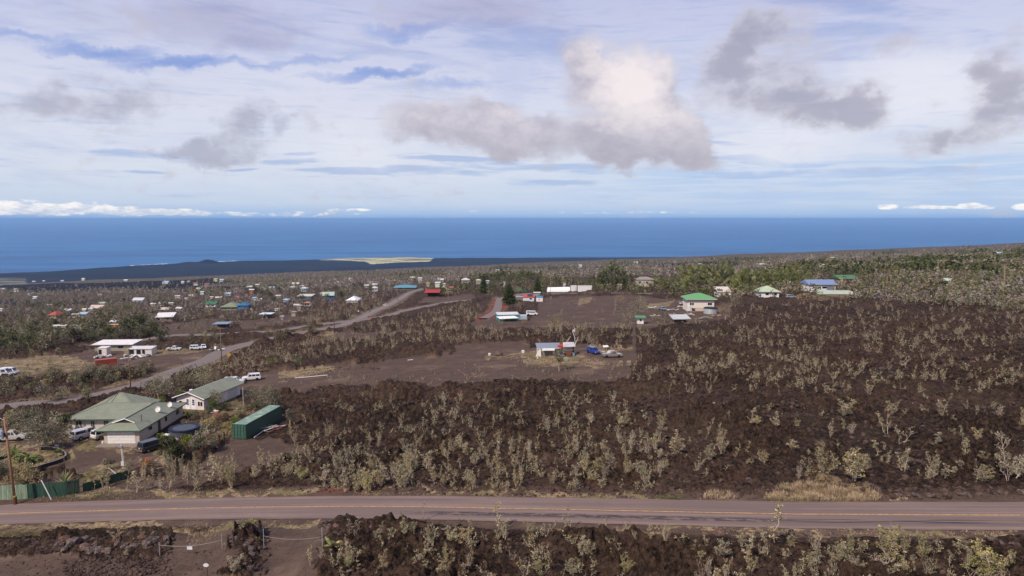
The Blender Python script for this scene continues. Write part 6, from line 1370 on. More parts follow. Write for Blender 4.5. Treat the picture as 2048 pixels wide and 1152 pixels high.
    for u, wp, l in ((1147.5, 11.5, 'shorter white container between the tunnel and the longer one'), (1170, 28, 'longer white container right of the plastic tunnel')):
        p = P(u, 583.5); s = px_scale(p); w = wp/s; t = thing('shipping_container', l, 'shipping container', p); PADS.append((p.x, p.y+1.5, w*.5, p.z)); MB().box(-w/2, w/2, 0, 3.2, 0, 4.4 if wp < 20 else 4.1).build('body', ribbed('white_container_steel', (232, 226, 220), 6), t); MB().box(-w/2-.05, w/2+.05, -.05, .0, 4. if wp < 20 else 3.75, 4.5 if wp < 20 else 4.2).build('frame', paint((220, 214, 210)), t); MB().box(w/2-1.2, w/2-.2, -.03, -.001, .3, 3.3).build('door', paint((206, 200, 196)), t)
    # green arched shed
    p = P(1043, 583.5); t = thing('arched_shed', 'small bright green arched shed among trees', 'shed', p); prof = [(-3.6*math.cos(a), 2.4*math.sin(a)) for a in np.linspace(0, PI, 9)]; PADS.append((p.x, p.y+3, 4, p.z)); MB().loft([(x, 0, z) for x, z in prof], [(x, 6, z) for x, z in prof]).build('cover', paint((44, 140, 92)), t); MB().loft([(x*.6-1, -.03, z*.6) for x, z in prof], [(x*.6-1, -.01, z*.6) for x, z in prof]).build('door', paint((140, 176, 160)), t)
    # the big two storey house with the bright green roof, tank and clutter
    t = H('two storey cream house with a bright green hip roof and open ground floor', 1401, 622.5, 53, 9, 5.1, 'hip', (224, 210, 194), ribbed('bright_green_tin', (112, 182, 104), 3.2, 0, (96, 150, 92)), -3, 2.0, 1.0, 'house', 'house', wins=[(-.37, .7, 1.), (-.29, .7, 1.), (.3, .8, 1.), (.38, .8, 1.)])
    for x0, x1 in ((-3.6, -2.2), (2.0, 3.9)): MB().box(x0, x1, -.03, -.002, .1, 1.3).build('opening_shade', paint((42, 36, 34)), t)  # dark sheets on the wall stand in for shade inside the ground floor
    MB().box(-2.2, 2.0, -.04, -.003, .05, 1.5).build('lower_panel', paint((206, 176, 156)), t); MB().box(-5.5, -4.2, -.25, -.01, .1, 2.3).build('door', paint((214, 214, 210)), t)
    k = MB(); k.tube([(-3.4, -.15, 1.7), (-2.4, -.15, .7)], .07, 4); k.tube([(3.2, -.15, .7), (4.1, -.15, 1.8)], .07, 4); k.build('brace', paint((214, 206, 196)), t)
    lm(1400, 605, 'the big bright green roofed house')
    p = P(1421, 626.5); t = thing('water_tank', 'round corrugated water tank with black cover below the green roofed house', 'water tank', p); PADS.append((p.x, p.y, 3.2, p.z)); MB().cyl((0, 0, 0), 2.7, 2.0, 28).build('tank_wall', ribbed('galvanised', (168, 172, 172), 16, 2), t); MB().cyl((0, 0, 2.0), 2.8, .35, 28, r2=2.5).build('cover', paint((30, 28, 34), .7), t); MB().tube([(2.65, .2, 0), (3.9, 0, .3), (4.2, -.6, 0)], .12, 6).build('pipe', paint((150, 78, 58)), t)
    H('tiny white shed with a flat green roof in front of the yard', 1281, 648, 12, 2.6, 2.3, 'shed', (230, 224, 216), (92, 168, 96), -5, .25, .8, 'shed', 'shed', wins=[(.02, .6, .8)])
    H('low lean-to of loose pale tin sheets below the green roofed house', 1363, 645, 34, 4, 1.3, 'shed', (150, 118, 96), ribbed('pale_tin', (190, 194, 190), 7), 6, .9, .3, 'shed', 'shed', wins=[], opened=2)
    vehicle('sedan', 'silver blue car facing the camera on the yard of the green roofed house', P(1325, 620), -70, (120, 138, 154), 4.4, 1.8, 1.5, 'parked_car', 'car', None, 1)
    vehicle('sedan', 'silver car tucked against the left wall of the green roofed house', P(1368, 609), 20, (188, 188, 190), 4.4, 1.8, 1.5, 'parked_car', 'car', None, 1)
    r = random.Random(8)
    for i, (u, v, c, l) in enumerate([(1345, 621, (206, 200, 194), 'crumpled pale tarp heap in the yard right of the silver blue car'), (1365, 615, (222, 200, 176), 'heap of tan boxes against the left wall of the green roofed house'), (1377, 632, (200, 178, 160), 'scrap heap beside the entrance below the green roof'), (1408, 638, (176, 160, 146), 'wide heap of grey boards right of the tin lean-to'), (1340, 631, (150, 144, 138), 'grey sheet heap behind the tin lean-to'), (1302, 617, (196, 190, 180), 'pale junk heap among the green plants of the yard'), (1432, 634, (190, 150, 130), 'reddish board heap by the water tank'), (1308, 634, (204, 186, 170), 'narrow white plank heap right of the tiny shed')]):
        p = P(u, v); t = thing('scrap_heap', l, 'scrap heap', p); n = 7
        for j in range(n): k = MB(); L = r.uniform(.7, 2.4); k.T = Matrix.Translation((r.uniform(-2, 2), r.uniform(-1.5, 1.5), .15+r.uniform(0, .5))) @ Matrix.Rotation(r.uniform(0, 3), 4, 'Z') @ Matrix.Rotation(r.uniform(-.3, .3), 4, 'Y'); k.box(-L/2, L/2, -r.uniform(.1, .5), r.uniform(.1, .5), 0, .06+r.uniform(0, .3)); k.build('board', paint(tuple(int(min(255, q*r.uniform(.75, 1.1))) for q in c)) if j < 3 else paint(c), t)
    p = P(1239, 578); t = thing('kiosk', 'tan square kiosk by the tall pole on the ridge', 'kiosk', p); PADS.append((p.x, p.y+1.5, 2, p.z)); MB().box(-1.6, 1.6, 0, 3, -.3, 3.2).build('wall', paint((184, 164, 140)), t); MB().box(-1.9, 1.9, -.3, 3.3, 3.2, 3.5).build('roof', paint((206, 190, 168)), t); MB().box(-.5, .5, -.04, -.001, 0, 2).build('door', paint((110, 96, 84)), t)
    H('tan two storey house half hidden by the ironwood trees', 1290, 573, 34, 8, 5.5, 'hip', (194, 176, 156), (176, 158, 146), 0, 1.6, .6, wins=[(-.3, 1.4, 1.4), (.1, 1.4, 1.4)])
    # houses on the right
    H('white house with a torn flat white roof right of the big green roof', 1449, 594, 26, 7, 2.6, 'shed', (222, 214, 206), (218, 200, 184), 0, 2.2, .4, wins=[(.1, 1.5)]); lm(1449, 586, 'the torn white roof')
    H('white house with a pale green hip roof beside the silver suv', 1538, 595, 38, 9, 3.0, 'hip', (228, 222, 214), (178, 192, 152), -6, 2.6, .8, wins=[(-.1, 1.6, 1.2), (.33, 1.2, 1.2)]); lm(1538, 585, 'the pale green hip roof')
    vehicle('suv', 'silver suv parked right of the pale green hipped house', P(1582, 596), 2, (150, 156, 160), 4.8, 1.85, 1.8, 'suv', 'suv', None, 1)
    t = H('long white two storey house with a light blue metal roof', 1644, 584.5, 54, 9, 4.3, 'gable', (226, 222, 216), ribbed('blue_tin', (132, 156, 196), 3.4), 2, 2.1, .7, wins=[(-.1, 1.5, 1.0), (.05, 1.5, 1.0), (.15, 1.5, 1.0)])
    MB().box(2.5, 6.8, -.05, -.002, 1.2, 3.4).build('window', paint((140, 150, 168), .3), t); MB().box(-.9, .9, -.05, -.002, .0, 1.1).build('door', paint((60, 56, 58)), t)
    lm(1645, 573, 'the light blue roofed house')
    H('tan house with a dark green roof behind the blue roofed one', 1694, 570.5, 34, 8, 4.4, 'gable', (186, 168, 142), (88, 142, 92), 2, 1.6, .9, wins=[]); lm(1694, 562, 'the dark green roofed tan house')
    H('long low shed roofed in pale green sheet before the blue roofed house', 1674, 592, 74, 6, 1.0, 'shed', (160, 150, 130), (182, 190, 158), -1, 1.1, .3, 'shed', 'shed', wins=[])
    H('small white shed with pale green roof among trees at the right', 1901, 573, 14, 6, 3, 'gable', (220, 214, 206), (186, 196, 170), 0, 1.2, .4, 'shed', 'shed', wins=[(0, 1.2)]); lm(1901, 568, 'the white shed in the right hand trees')
def mid_left():
    H = house
    # the long white roofed place with sheds and cars
    H('long low olive house with a flat white roof above the red container', 227, 702, 72, 7, 2.7, 'shed', (176, 164, 140), (232, 224, 218), 3, .5, .8, wins=[(-.3, 1.), (.2, 2.2, 1.1)]); lm(227, 692, 'the long white flat roof')
    H('white box shed in front of the long white flat roof', 205, 712, 17, 3, 3.0, 'shed', (222, 202, 190), (226, 214, 204), 3, .2, .1, 'shed', 'shed', wins=[(-.25, 1.2, 1.9, 1.6)])
    t = H('open fronted white workshop right of the long white flat roof', 280, 711, 46, 4, 2.5, 'shed', (214, 202, 192), (216, 208, 202), 3, .3, .2, 'workshop', 'workshop', wins=[(-.35, 1.8, 1.8), (-.05, 1.6, 1.9), (.16, 1., 1.9)])
    r = random.Random(2)
    for i, (u, v, l) in enumerate([(199, 716, 'white wrecked car body left of the box shed'), (192, 718, 'low pile of white car parts above the red container'), (212, 715, 'white hull shaped scrap right of the box shed'), (262, 712, 'white scrap pile before the workshop'), (290, 714, 'small pale scrap pile at the right end of the workshop'), (257, 720, 'white panels lying on the cinder below the workshop'), (432, 702, 'low white rack right of the parked white suvs')]):
        p = P(u, v); t = thing('scrap_heap', l, 'scrap heap', p)
        for j in range(6): k = MB(); k.T = Matrix.Translation((r.uniform(-2, 2), r.uniform(-1, 1), .1+r.uniform(0, .6))) @ Matrix.Rotation(r.uniform(0, 3), 4, 'Z') @ Matrix.Rotation(r.uniform(-.4, .4), 4, 'Y'); k.box(-r.uniform(.3, 1.3), r.uniform(.3, 1.3), -.3, .3, 0, r.uniform(.06, .5)); k.build('panel', paint([(226, 220, 216), (190, 182, 176), (80, 76, 74)][j % 3]), t)
    a, b = P(192, 737), P(221, 734); ang = math.atan2(b.y-a.y, b.x-a.x)+.35; t = thing('shipping_container', 'short rust red shipping container on the grassy lot', 'shipping container', a, ang); PADS.append(((a.x+b.x)/2, (a.y+b.y)/2, 3.4, a.z)); MB().box(0, 6.06, 0, 2.44, 0, 2.6).build('body', ribbed('red_container_steel', (176, 74, 56), 10), t); MB().box(.05, 6., .05, 2.4, 2.601, 2.64).build('roof', paint((196, 92, 70)), t); MB().box(-.04, -.001, .1, 2.34, .1, 2.5).build('door', paint((158, 62, 48)), t); lm(205, 726, 'the rust red container')
    vehicle('pickup', 'white pickup parked right of the workshop', P(348, 700.5), 5, (220, 216, 214), 5.3, 1.85, 1.75, 'pickup_truck', 'pickup truck', None, 1)
    vehicle('suv', 'white suv parked left of the slanted white car', P(393, 699), 10, (222, 220, 220), 4.7, 1.85, 1.8, 'suv', 'suv', None, 1)
    vehicle('sedan', 'small white car parked close behind the white suv', P(407, 696.5), -60, (232, 230, 230), 4.2, 1.75, 1.5, 'parked_car', 'car', None, 1)
    vehicle('sedan', 'beige car driving on the climbing road', P(771, 612), 128, (206, 196, 170), 4.6, 1.85, 1.5, 'car', 'car', None, 1)
    vehicle('van', 'white truck body half in frame at the left edge', P(2, 753), 8, (228, 226, 228), 6.5, 2.3, 2.7, 'truck', 'truck', None, 1)
    vehicle('van', 'white van with dark rear beside the truck body at the left edge', P(19, 749), 5, (232, 230, 232), 5.0, 2.2, 2.4, 'van', 'van', None, 1)
    vehicle('van', 'long orange bus parked beyond the dark trees', P(240, 659.5), 1, (208, 132, 32), 14, 2.6, 3.1, 'bus', 'bus', None, 1); lm(240, 655, 'the orange bus')
    vehicle('sedan', 'white car parked left of the orange bus', P(189, 657), 40, (224, 224, 228), 4.6, 1.9, 1.5, 'parked_car', 'car', 'white cars beyond the dark trees', 0); vehicle('van', 'white van parked between the white car and the orange bus', P(201, 655), 60, (226, 222, 220), 5, 2, 2, 'van', 'van', None, 0)
    H('long beige trailer home left of the orange bus', 118, 663, 24, 4, 3.2, 'shed', (196, 184, 164), (212, 204, 186), 14, .3, .2, 'trailer_home', 'mobile home', wins=[]); lm(118, 656, 'the long beige trailer')
    t = H('brown walled barn with a tilted white roof', 329, 644.5, 30, 8, 3.2, 'shed', (158, 128, 108), (230, 220, 212), 14, 1.6, .6, 'barn', 'barn', wins=[(-.35, 1.4, .8), (.2, 1.4, .8)]); lm(331, 636, 'the brown barn with the tilted white roof')
    H('carport with a blue grey flat roof on posts', 441, 658, 26, 7, 2.6, 'flat', (110, 96, 88), (150, 170, 190), 5, .15, .6, 'carport', 'carport', wins=[], opened=2); lm(441, 653, 'the blue grey carport')
    H('carport with a white and blue flat roof near the tall poles', 531, 638, 21, 6, 2.9, 'flat', (110, 96, 88), (214, 220, 238), 2, .2, .6, 'carport', 'carport', wins=[], opened=2); lm(531, 633, 'the white and blue carport')
    H('long blue walled barn with a cream roof', 609, 600.5, 28, 9, 3.4, 'shed', (84, 104, 138), (206, 196, 168), -2, .9, .5, 'barn', 'barn', wins=[]); lm(609, 595, 'the long cream roofed barn')
    H('blue house with a tilted pale green roof', 657, 600, 20, 12, 3.6, 'shed', (56, 120, 170), (176, 194, 170), 14, 1.8, .7, wins=[(-.2, 1.6), (.2, 1.6)]); lm(657, 594, 'the blue house with the pale green roof')
    H('wide low house with a turquoise blue roof at the road crest', 810, 580, 40, 16, 2.6, 'hip', (150, 140, 126), (92, 172, 196), 4, 2.0, 1.2, wins=[]); lm(812, 576, 'the wide turquoise roof')
    t = H('open house with a bright red roof right of the road crest', 864, 593, 26, 11, 3.0, 'gable', (70, 64, 62), (206, 62, 44), -4, 1.8, 1.0, 'pavilion', 'pavilion', wins=[], opened=2); lm(864, 585, 'the bright red roof')
    H('white hip roofed bungalow right of the blue house', 704, 605, 22, 12, 1.6, 'hip', (206, 200, 192), (230, 226, 222), 0, 2.6, .6, wins=[]); lm(704, 598, 'the white hip roofed bungalow')
    H('white house under a dark green roof', 421, 616, 20, 8, 3.0, 'gable', (224, 216, 204), (62, 138, 84), 0, 1.6, .6, wins=[(-.2, 1.6), (.25, 1.6)]); lm(421, 611, 'the dark green roofed white house')
    H('wide house with a stepped sage green roof', 458, 621, 30, 14, 2.6, 'hip', (170, 160, 140), (150, 160, 118), 8, 2.8, .9, wins=[(-.25, 1.6), (.2, 1.6)]); lm(458, 614, 'the sage green roof')
    H('bright blue house with a blue roof beside the sage green roof', 485, 620, 19, 9, 3.2, 'hip', (52, 132, 200), (52, 124, 172), 6, 2.0, .6, wins=[(.2, 2.)]); lm(485, 614, 'the bright blue house')
    H('house with a coral red hip roof at the far left', 106, 637, 16, 9, 2.4, 'hip', (204, 190, 164), (204, 84, 66), 0, 2.6, .8, wins=[]); lm(106, 632, 'the coral red hip roof')
FAR = [  # u, foot v, width px, wall height m, roof type, roof colour, wall colour
 (676,568,8,2,'g','w','w'),(591,574,14,3,'g','c','t'),(603,578,8,3,'g','w','w'),(585,583,8,4,'g','w','w'),(607,583,13,3,'h','w','b'),(750,574,11,2,'g','w','w'),(733,576,9,2.4,'g','w','t'),(749,583,13,3,'h','w','w'),(742,569,7,2,'g','p','w'),(777,565,8,2,'g','p','w'),(787,565,6,2,'g','c','t'),
 (825,561,10,3,'g','c','t'),(840,567,8,5,'g','w','w'),(881,565,12,2.5,'g','w','t'),(931,567,17,3,'h','w','t'),(957,568,10,3,'h','c','t'),(975,567,6,2,'g','w','b'),(1007,574,7,3.4,'f','w','w'),(995,544,7,3,'g','w','p'),(875,575,10,4,'g','w','p'),(890,575,8,3,'g','w','p'),(900,587,13,4,'g','r','t'),(887,583,6,3,'h','w','g'),(703,592,6,4,'g','b','b'),(646,591,12,2,'g','c','w'),(557,597,9,3,'g','w','w'),(856,574,6,3,'g','y','y'),(1075,549,7,3,'g','b','w'),(1160,535,8,3,'g','w','w'),(1272,528,7,3,'g','w','w'),
 (4,580,8,2,'g','w','c'),(30,582,6,3,'g','k','t'),(31,586,9,2,'g','p','g'),(59,591,9,2.5,'g','w','w'),(69,598,9,3,'g','w','w'),(67,588,4,2,'g','w','t'),(67,564,7,3,'g','w','w'),(87,563,5,3,'g','w','k'),(124,563,6,4,'g','w','b'),(166,561,6,6,'g','w','w'),(251,563,8,3,'g','w','t'),(199,592,6,2,'g','w','w'),(203,609,12,1.4,'g','p','p'),(98,612,8,1.5,'g','w','t'),(133,625,16,2,'g','w','b'),(118,635,7,2.4,'g','b','w'),(126,632,5,3,'g','r','r'),(149,635,13,2.4,'g','t','c'),(165,635,17,3,'g','b','k'),
 (167,623,10,2,'g','c','c'),(182,622,9,2,'g','w','w'),(191,619,26,1.5,'g','k','t'),(226,650,12,2.4,'g','w','b'),(149,656,16,1.8,'f','w','p'),(66,674,9,1.,'s','g','g'),(2,623,6,3,'g','w','w'),(275,604,22,2.2,'g','w','b'),(323,611,13,2.4,'g','w','w'),(305,612,10,2.,'g','w','t'),(342,610,8,2,'g','p','w'),(328,622,18,1.4,'g','k','t'),(357,622,12,2.4,'g','w','t'),(302,603,7,1.6,'f','n','n'),(330,568,14,2.6,'g','b','w'),(365,567,6,3,'g','w','w'),(377,565,5,2,'g','k','t'),(391,571,8,3,'g','r','c'),(413,573,10,3,'g','r','t'),(431,563,8,4,'g','y','w'),(442,564,10,3,'g','b','w'),
 (386,587,13,3,'h','r','t'),(398,584,9,4,'g','p','w'),(404,590,8,3,'g','b','w'),(455,592,12,3,'g','b','w'),(382,594,8,2,'g','k','k'),(423,598,6,2.4,'g','w','w'),(437,599,12,2,'g','k','t'),(473,598,11,2.2,'g','r','t'),(373,600,6,2,'g','w','w'),(355,597,9,3,'g','k','w'),(499,581,11,4,'g','w','w'),(515,580,7,6,'g','w','t'),(523,580,6,3,'g','w','w'),(529,584,9,2,'g','c','t'),(544,581,13,2.6,'g','b','w'),(503,588,9,4,'g','w','r'),(509,601,7,3,'g','b','b'),(519,602,8,2,'g','w','w'),(593,615,11,2,'g','k','t'),(598,623,9,5,'f','w','t'),(614,613,12,3.2,'h','o','k'),(587,633,9,3.2,'h','t','t'),
 (646,613,4,2,'g','r','r'),(564,639,5,1.6,'s','g','w'),(572,604,12,2,'g','b','b'),(553,622,9,2,'f','w','w'),(700,562,6,3,'g','w','w'),(1934,522,21,3,'g','b','t'),(2003,514,17,3,'g','b','b'),(2042,514,8,3,'g','w','w'),(1643,538,12,3,'g','w','t'),(1528,536,14,3,'g','w','t'),(1515,534,5,3,'g','b','b'),(1666,521,9,3,'g','y','t'),(1614,524,9,2.4,'g','t','t'),(1975,586,4,2.6,'g','w','g'),(1861,577,5,3,'g','w','b'),(1129,574,6,3,'g','r','w'),(1400,533,6,3,'g','w','w'),(1820,522,6,3,'g','w','k')]
CN0 = {'w': ((200, 196, 192), 'white'), 'c': ((214, 200, 170), 'cream'), 't': ((186, 164, 142), 'tan'), 'b': ((150, 180, 206), 'light blue'), 'p': ((190, 202, 170), 'pale green'), 'k': ((206, 176, 162), 'pink grey'), 'r': ((196, 96, 76), 'brick red'), 'y': ((214, 200, 120), 'yellow'), 'g': ((140, 146, 142), 'grey'), 'n': ((52, 120, 96), 'dark green'), 'o': ((224, 150, 96), 'orange')}
CN = {k: (tuple(int(x*.8+sum(c)/3*.2) for x in c), n) for k, (c, n) in CN0.items()}
def where(u, v, used, head, tries=14):
    """a phrase that places a small thing by its neighbours, different from those already used"""
    L = sorted(LAND, key=lambda q: abs(q[0]-u)+2.2*abs(q[1]-v))
    def rel(q):
        du, dv = u-q[0], v-q[1]
        if abs(du) > 2.2*abs(dv): return ('right of ' if du > 0 else 'left of ')+q[2]
        if abs(dv) > 2.2*abs(du): return ('nearer than ' if dv > 0 else 'beyond ')+q[2]
        return ('nearer and ' if dv > 0 else 'beyond and ')+('right of ' if du > 0 else 'left of ')+q[2]
    for q in L[:4]:
        s = head+' '+rel(q)
        if s not in used and len(s.split()) <= 16: used.add(s); return s
    for i in range(len(L[:tries])):
        for j in range(i+1, min(len(L), tries)):
            s = head+' '+rel(L[i])+', '+rel(L[j]).replace('nearer and ', '').replace('beyond and ', '')
            if s not in used and len(s.split()) <= 16: used.add(s); return s
    return head+' '+rel(L[0])
def far_houses():
    used = set(); TY = {'g': 'gable', 'h': 'hip', 'f': 'flat', 's': 'shed'}; r = random.Random(6); sz = sorted(q[2] for q in FAR)
    # some recurring far marks to refer to
    for u, v, d in ((0, 640, 'the left edge of the picture'), (750, 560, 'the pale grassy shore'), (415, 560, 'the small cone on the shore'), (967, 565, 'the lone dark pine on the ridge'), (1225, 545, 'the tallest ironwood clump'), (2048, 540, 'the right edge of the picture'), (560, 650, 'the tall pole before the crossing')): lm(u, v, d)
    for i, (u, v, w, hw, ty, rc, wc) in enumerate(FAR):
        size = 'tiny' if w <= 7 else ('small' if w <= 10 else ('low' if hw < 2.3 else 'mid sized')); form = {'g': '', 'h': ' hip', 'f': ' flat', 's': ' tilted'}[ty]
        kind = 'shed' if w <= 7 else 'house'
        lab = where(u, v-2, used, '%s %s%s roofed %s%s' % (size, CN[rc][1], form, (CN[wc][1]+' ' if wc != rc else ''), kind))
        p = P(u, v); s = px_scale(p); wid = w*.92/s; dep = min(wid*.75, 11); sc = .8 if v > 590 else 1.15
        house(lab, u, v, w, dep, hw*sc*(1+.15*(v < 575)), TY[ty], CN[wc][0], CN[rc][0], r.uniform(-14, 14), {'g': .3*dep, 'h': .3*dep, 'f': .2, 's': .8}[ty], .5, 'shed' if kind == 'shed' else 'house', kind, 'small far houses of the settlement', wins=[] if w < 12 else [(-.22, 1.4, 1.), (.22, 1.4, 1.)], wid=wid)
def poles_signs():
    data = [(262, 784, 12.2, 1, 'pole rising behind the yard trees above the green roofs'), (444, 731, 12.2, 1, 'pole with a long crossarm standing left of the yellow sign'), (561, 675, 13.5, 1, 'tall pole with crossarm above the shrubs left of the crossing'), (669, 662, 13, 1, 'pole with a wide crossarm standing just left of the road crossing'), (795, 602, 10.5, 0, 'brown pole by the climbing road below its crest'), (740, 627, 9.5, 0, 'short pole beside the climbing road near the crossing'), (1228, 580, 15, 0, 'tall single pole among the ironwoods by the tan kiosk'), (1101, 592, 12, 0, 'slim pole in front of the white plastic tunnel'), (897, 609, 8.5, 0, 'short pole on the dark bank right of the climbing road'), (673, 606, 9, 0, 'slim grey pole near the white hip roofed bungalow'), (568, 628, 10, 0, 'slim pole in the lava field left of the orange roof'), (1768, 568, 13, 0, 'slim pole right of the tan house with the green roof'), (1780, 586, 9, 1, 'short pole with white transformer right of the long pale shed'), (1874, 570, 13, 1, 'pole with crossarm left of the white shed in the trees'), (2004, 616, 15, 1, 'tall pole with crossarm near the right edge'), (1838, 552, 6, 0, 'thin bare pole in the far scrub at the right'), (1773, 585, 8, 0, 'thin pole just left of the white transformer pole'), (190, 787, 2.5, 0, 'short pale stump pole beside the left road')]
    for u, v, h, arm, l in data: utility_pole(l, u, v, h, (random.Random(u).uniform(-.2, .2), 0), arm*.8, False, .15 if h > 5 else .1, armyaw=.1, wood=(128, 104, 88) if v > 620 else (150, 124, 102))
    p = P(458.5, 720); t = thing('warning_sign', 'yellow diamond warning sign beside the left road', 'road sign', p); MB().tube([(0, 0, -.2), (0, 0, 2.0)], .04, 6).build('post', paint((150, 146, 140)), t); k = MB(); k.T = Matrix.Translation((0, -.06, 1.75)) @ Matrix.Rotation(PI/4, 4, 'Y'); k.box(-.5, .5, -.012, .012, -.5, .5); f = k.build('sign_face', paint((240, 176, 28), .5), t); MB().box(-.06, .06, -.085, -.073, 1.5, 1.95).build('arrow_mark', DARKP, f)
    for u, v, l in ((738, 641, 'red stop sign on the near side of the crossing'), (764, 630, 'smaller red stop sign on the far side of the crossing')):
        p = P(u, v); t = thing('stop_sign', l, 'stop sign', p); MB().tube([(0, 0, -.2), (0, 0, 2.3)], .05, 6).build('post', paint((130, 110, 100)), t); MB().tube([(0, -.06, 1.95), (0, -.03, 1.95)], .5, 8).build('sign_face', paint((204, 52, 48), .5), t)
    for u, v, l in ((717, 629, 'small white sign on the bank by the climbing road'), (699, 637, 'small blue sign left of the road crossing')):
        p = P(u, v); t = thing('road_sign', l, 'road sign', p); MB().tube([(0, 0, -.2), (0, 0, 2.3)], .05, 6).build('post', paint((150, 146, 140)), t); MB().box(-.35, .35, -.08, -.06, 1.5, 2.3).build('sign_face', paint((190, 206, 206) if u > 710 else (120, 150, 190)), t)
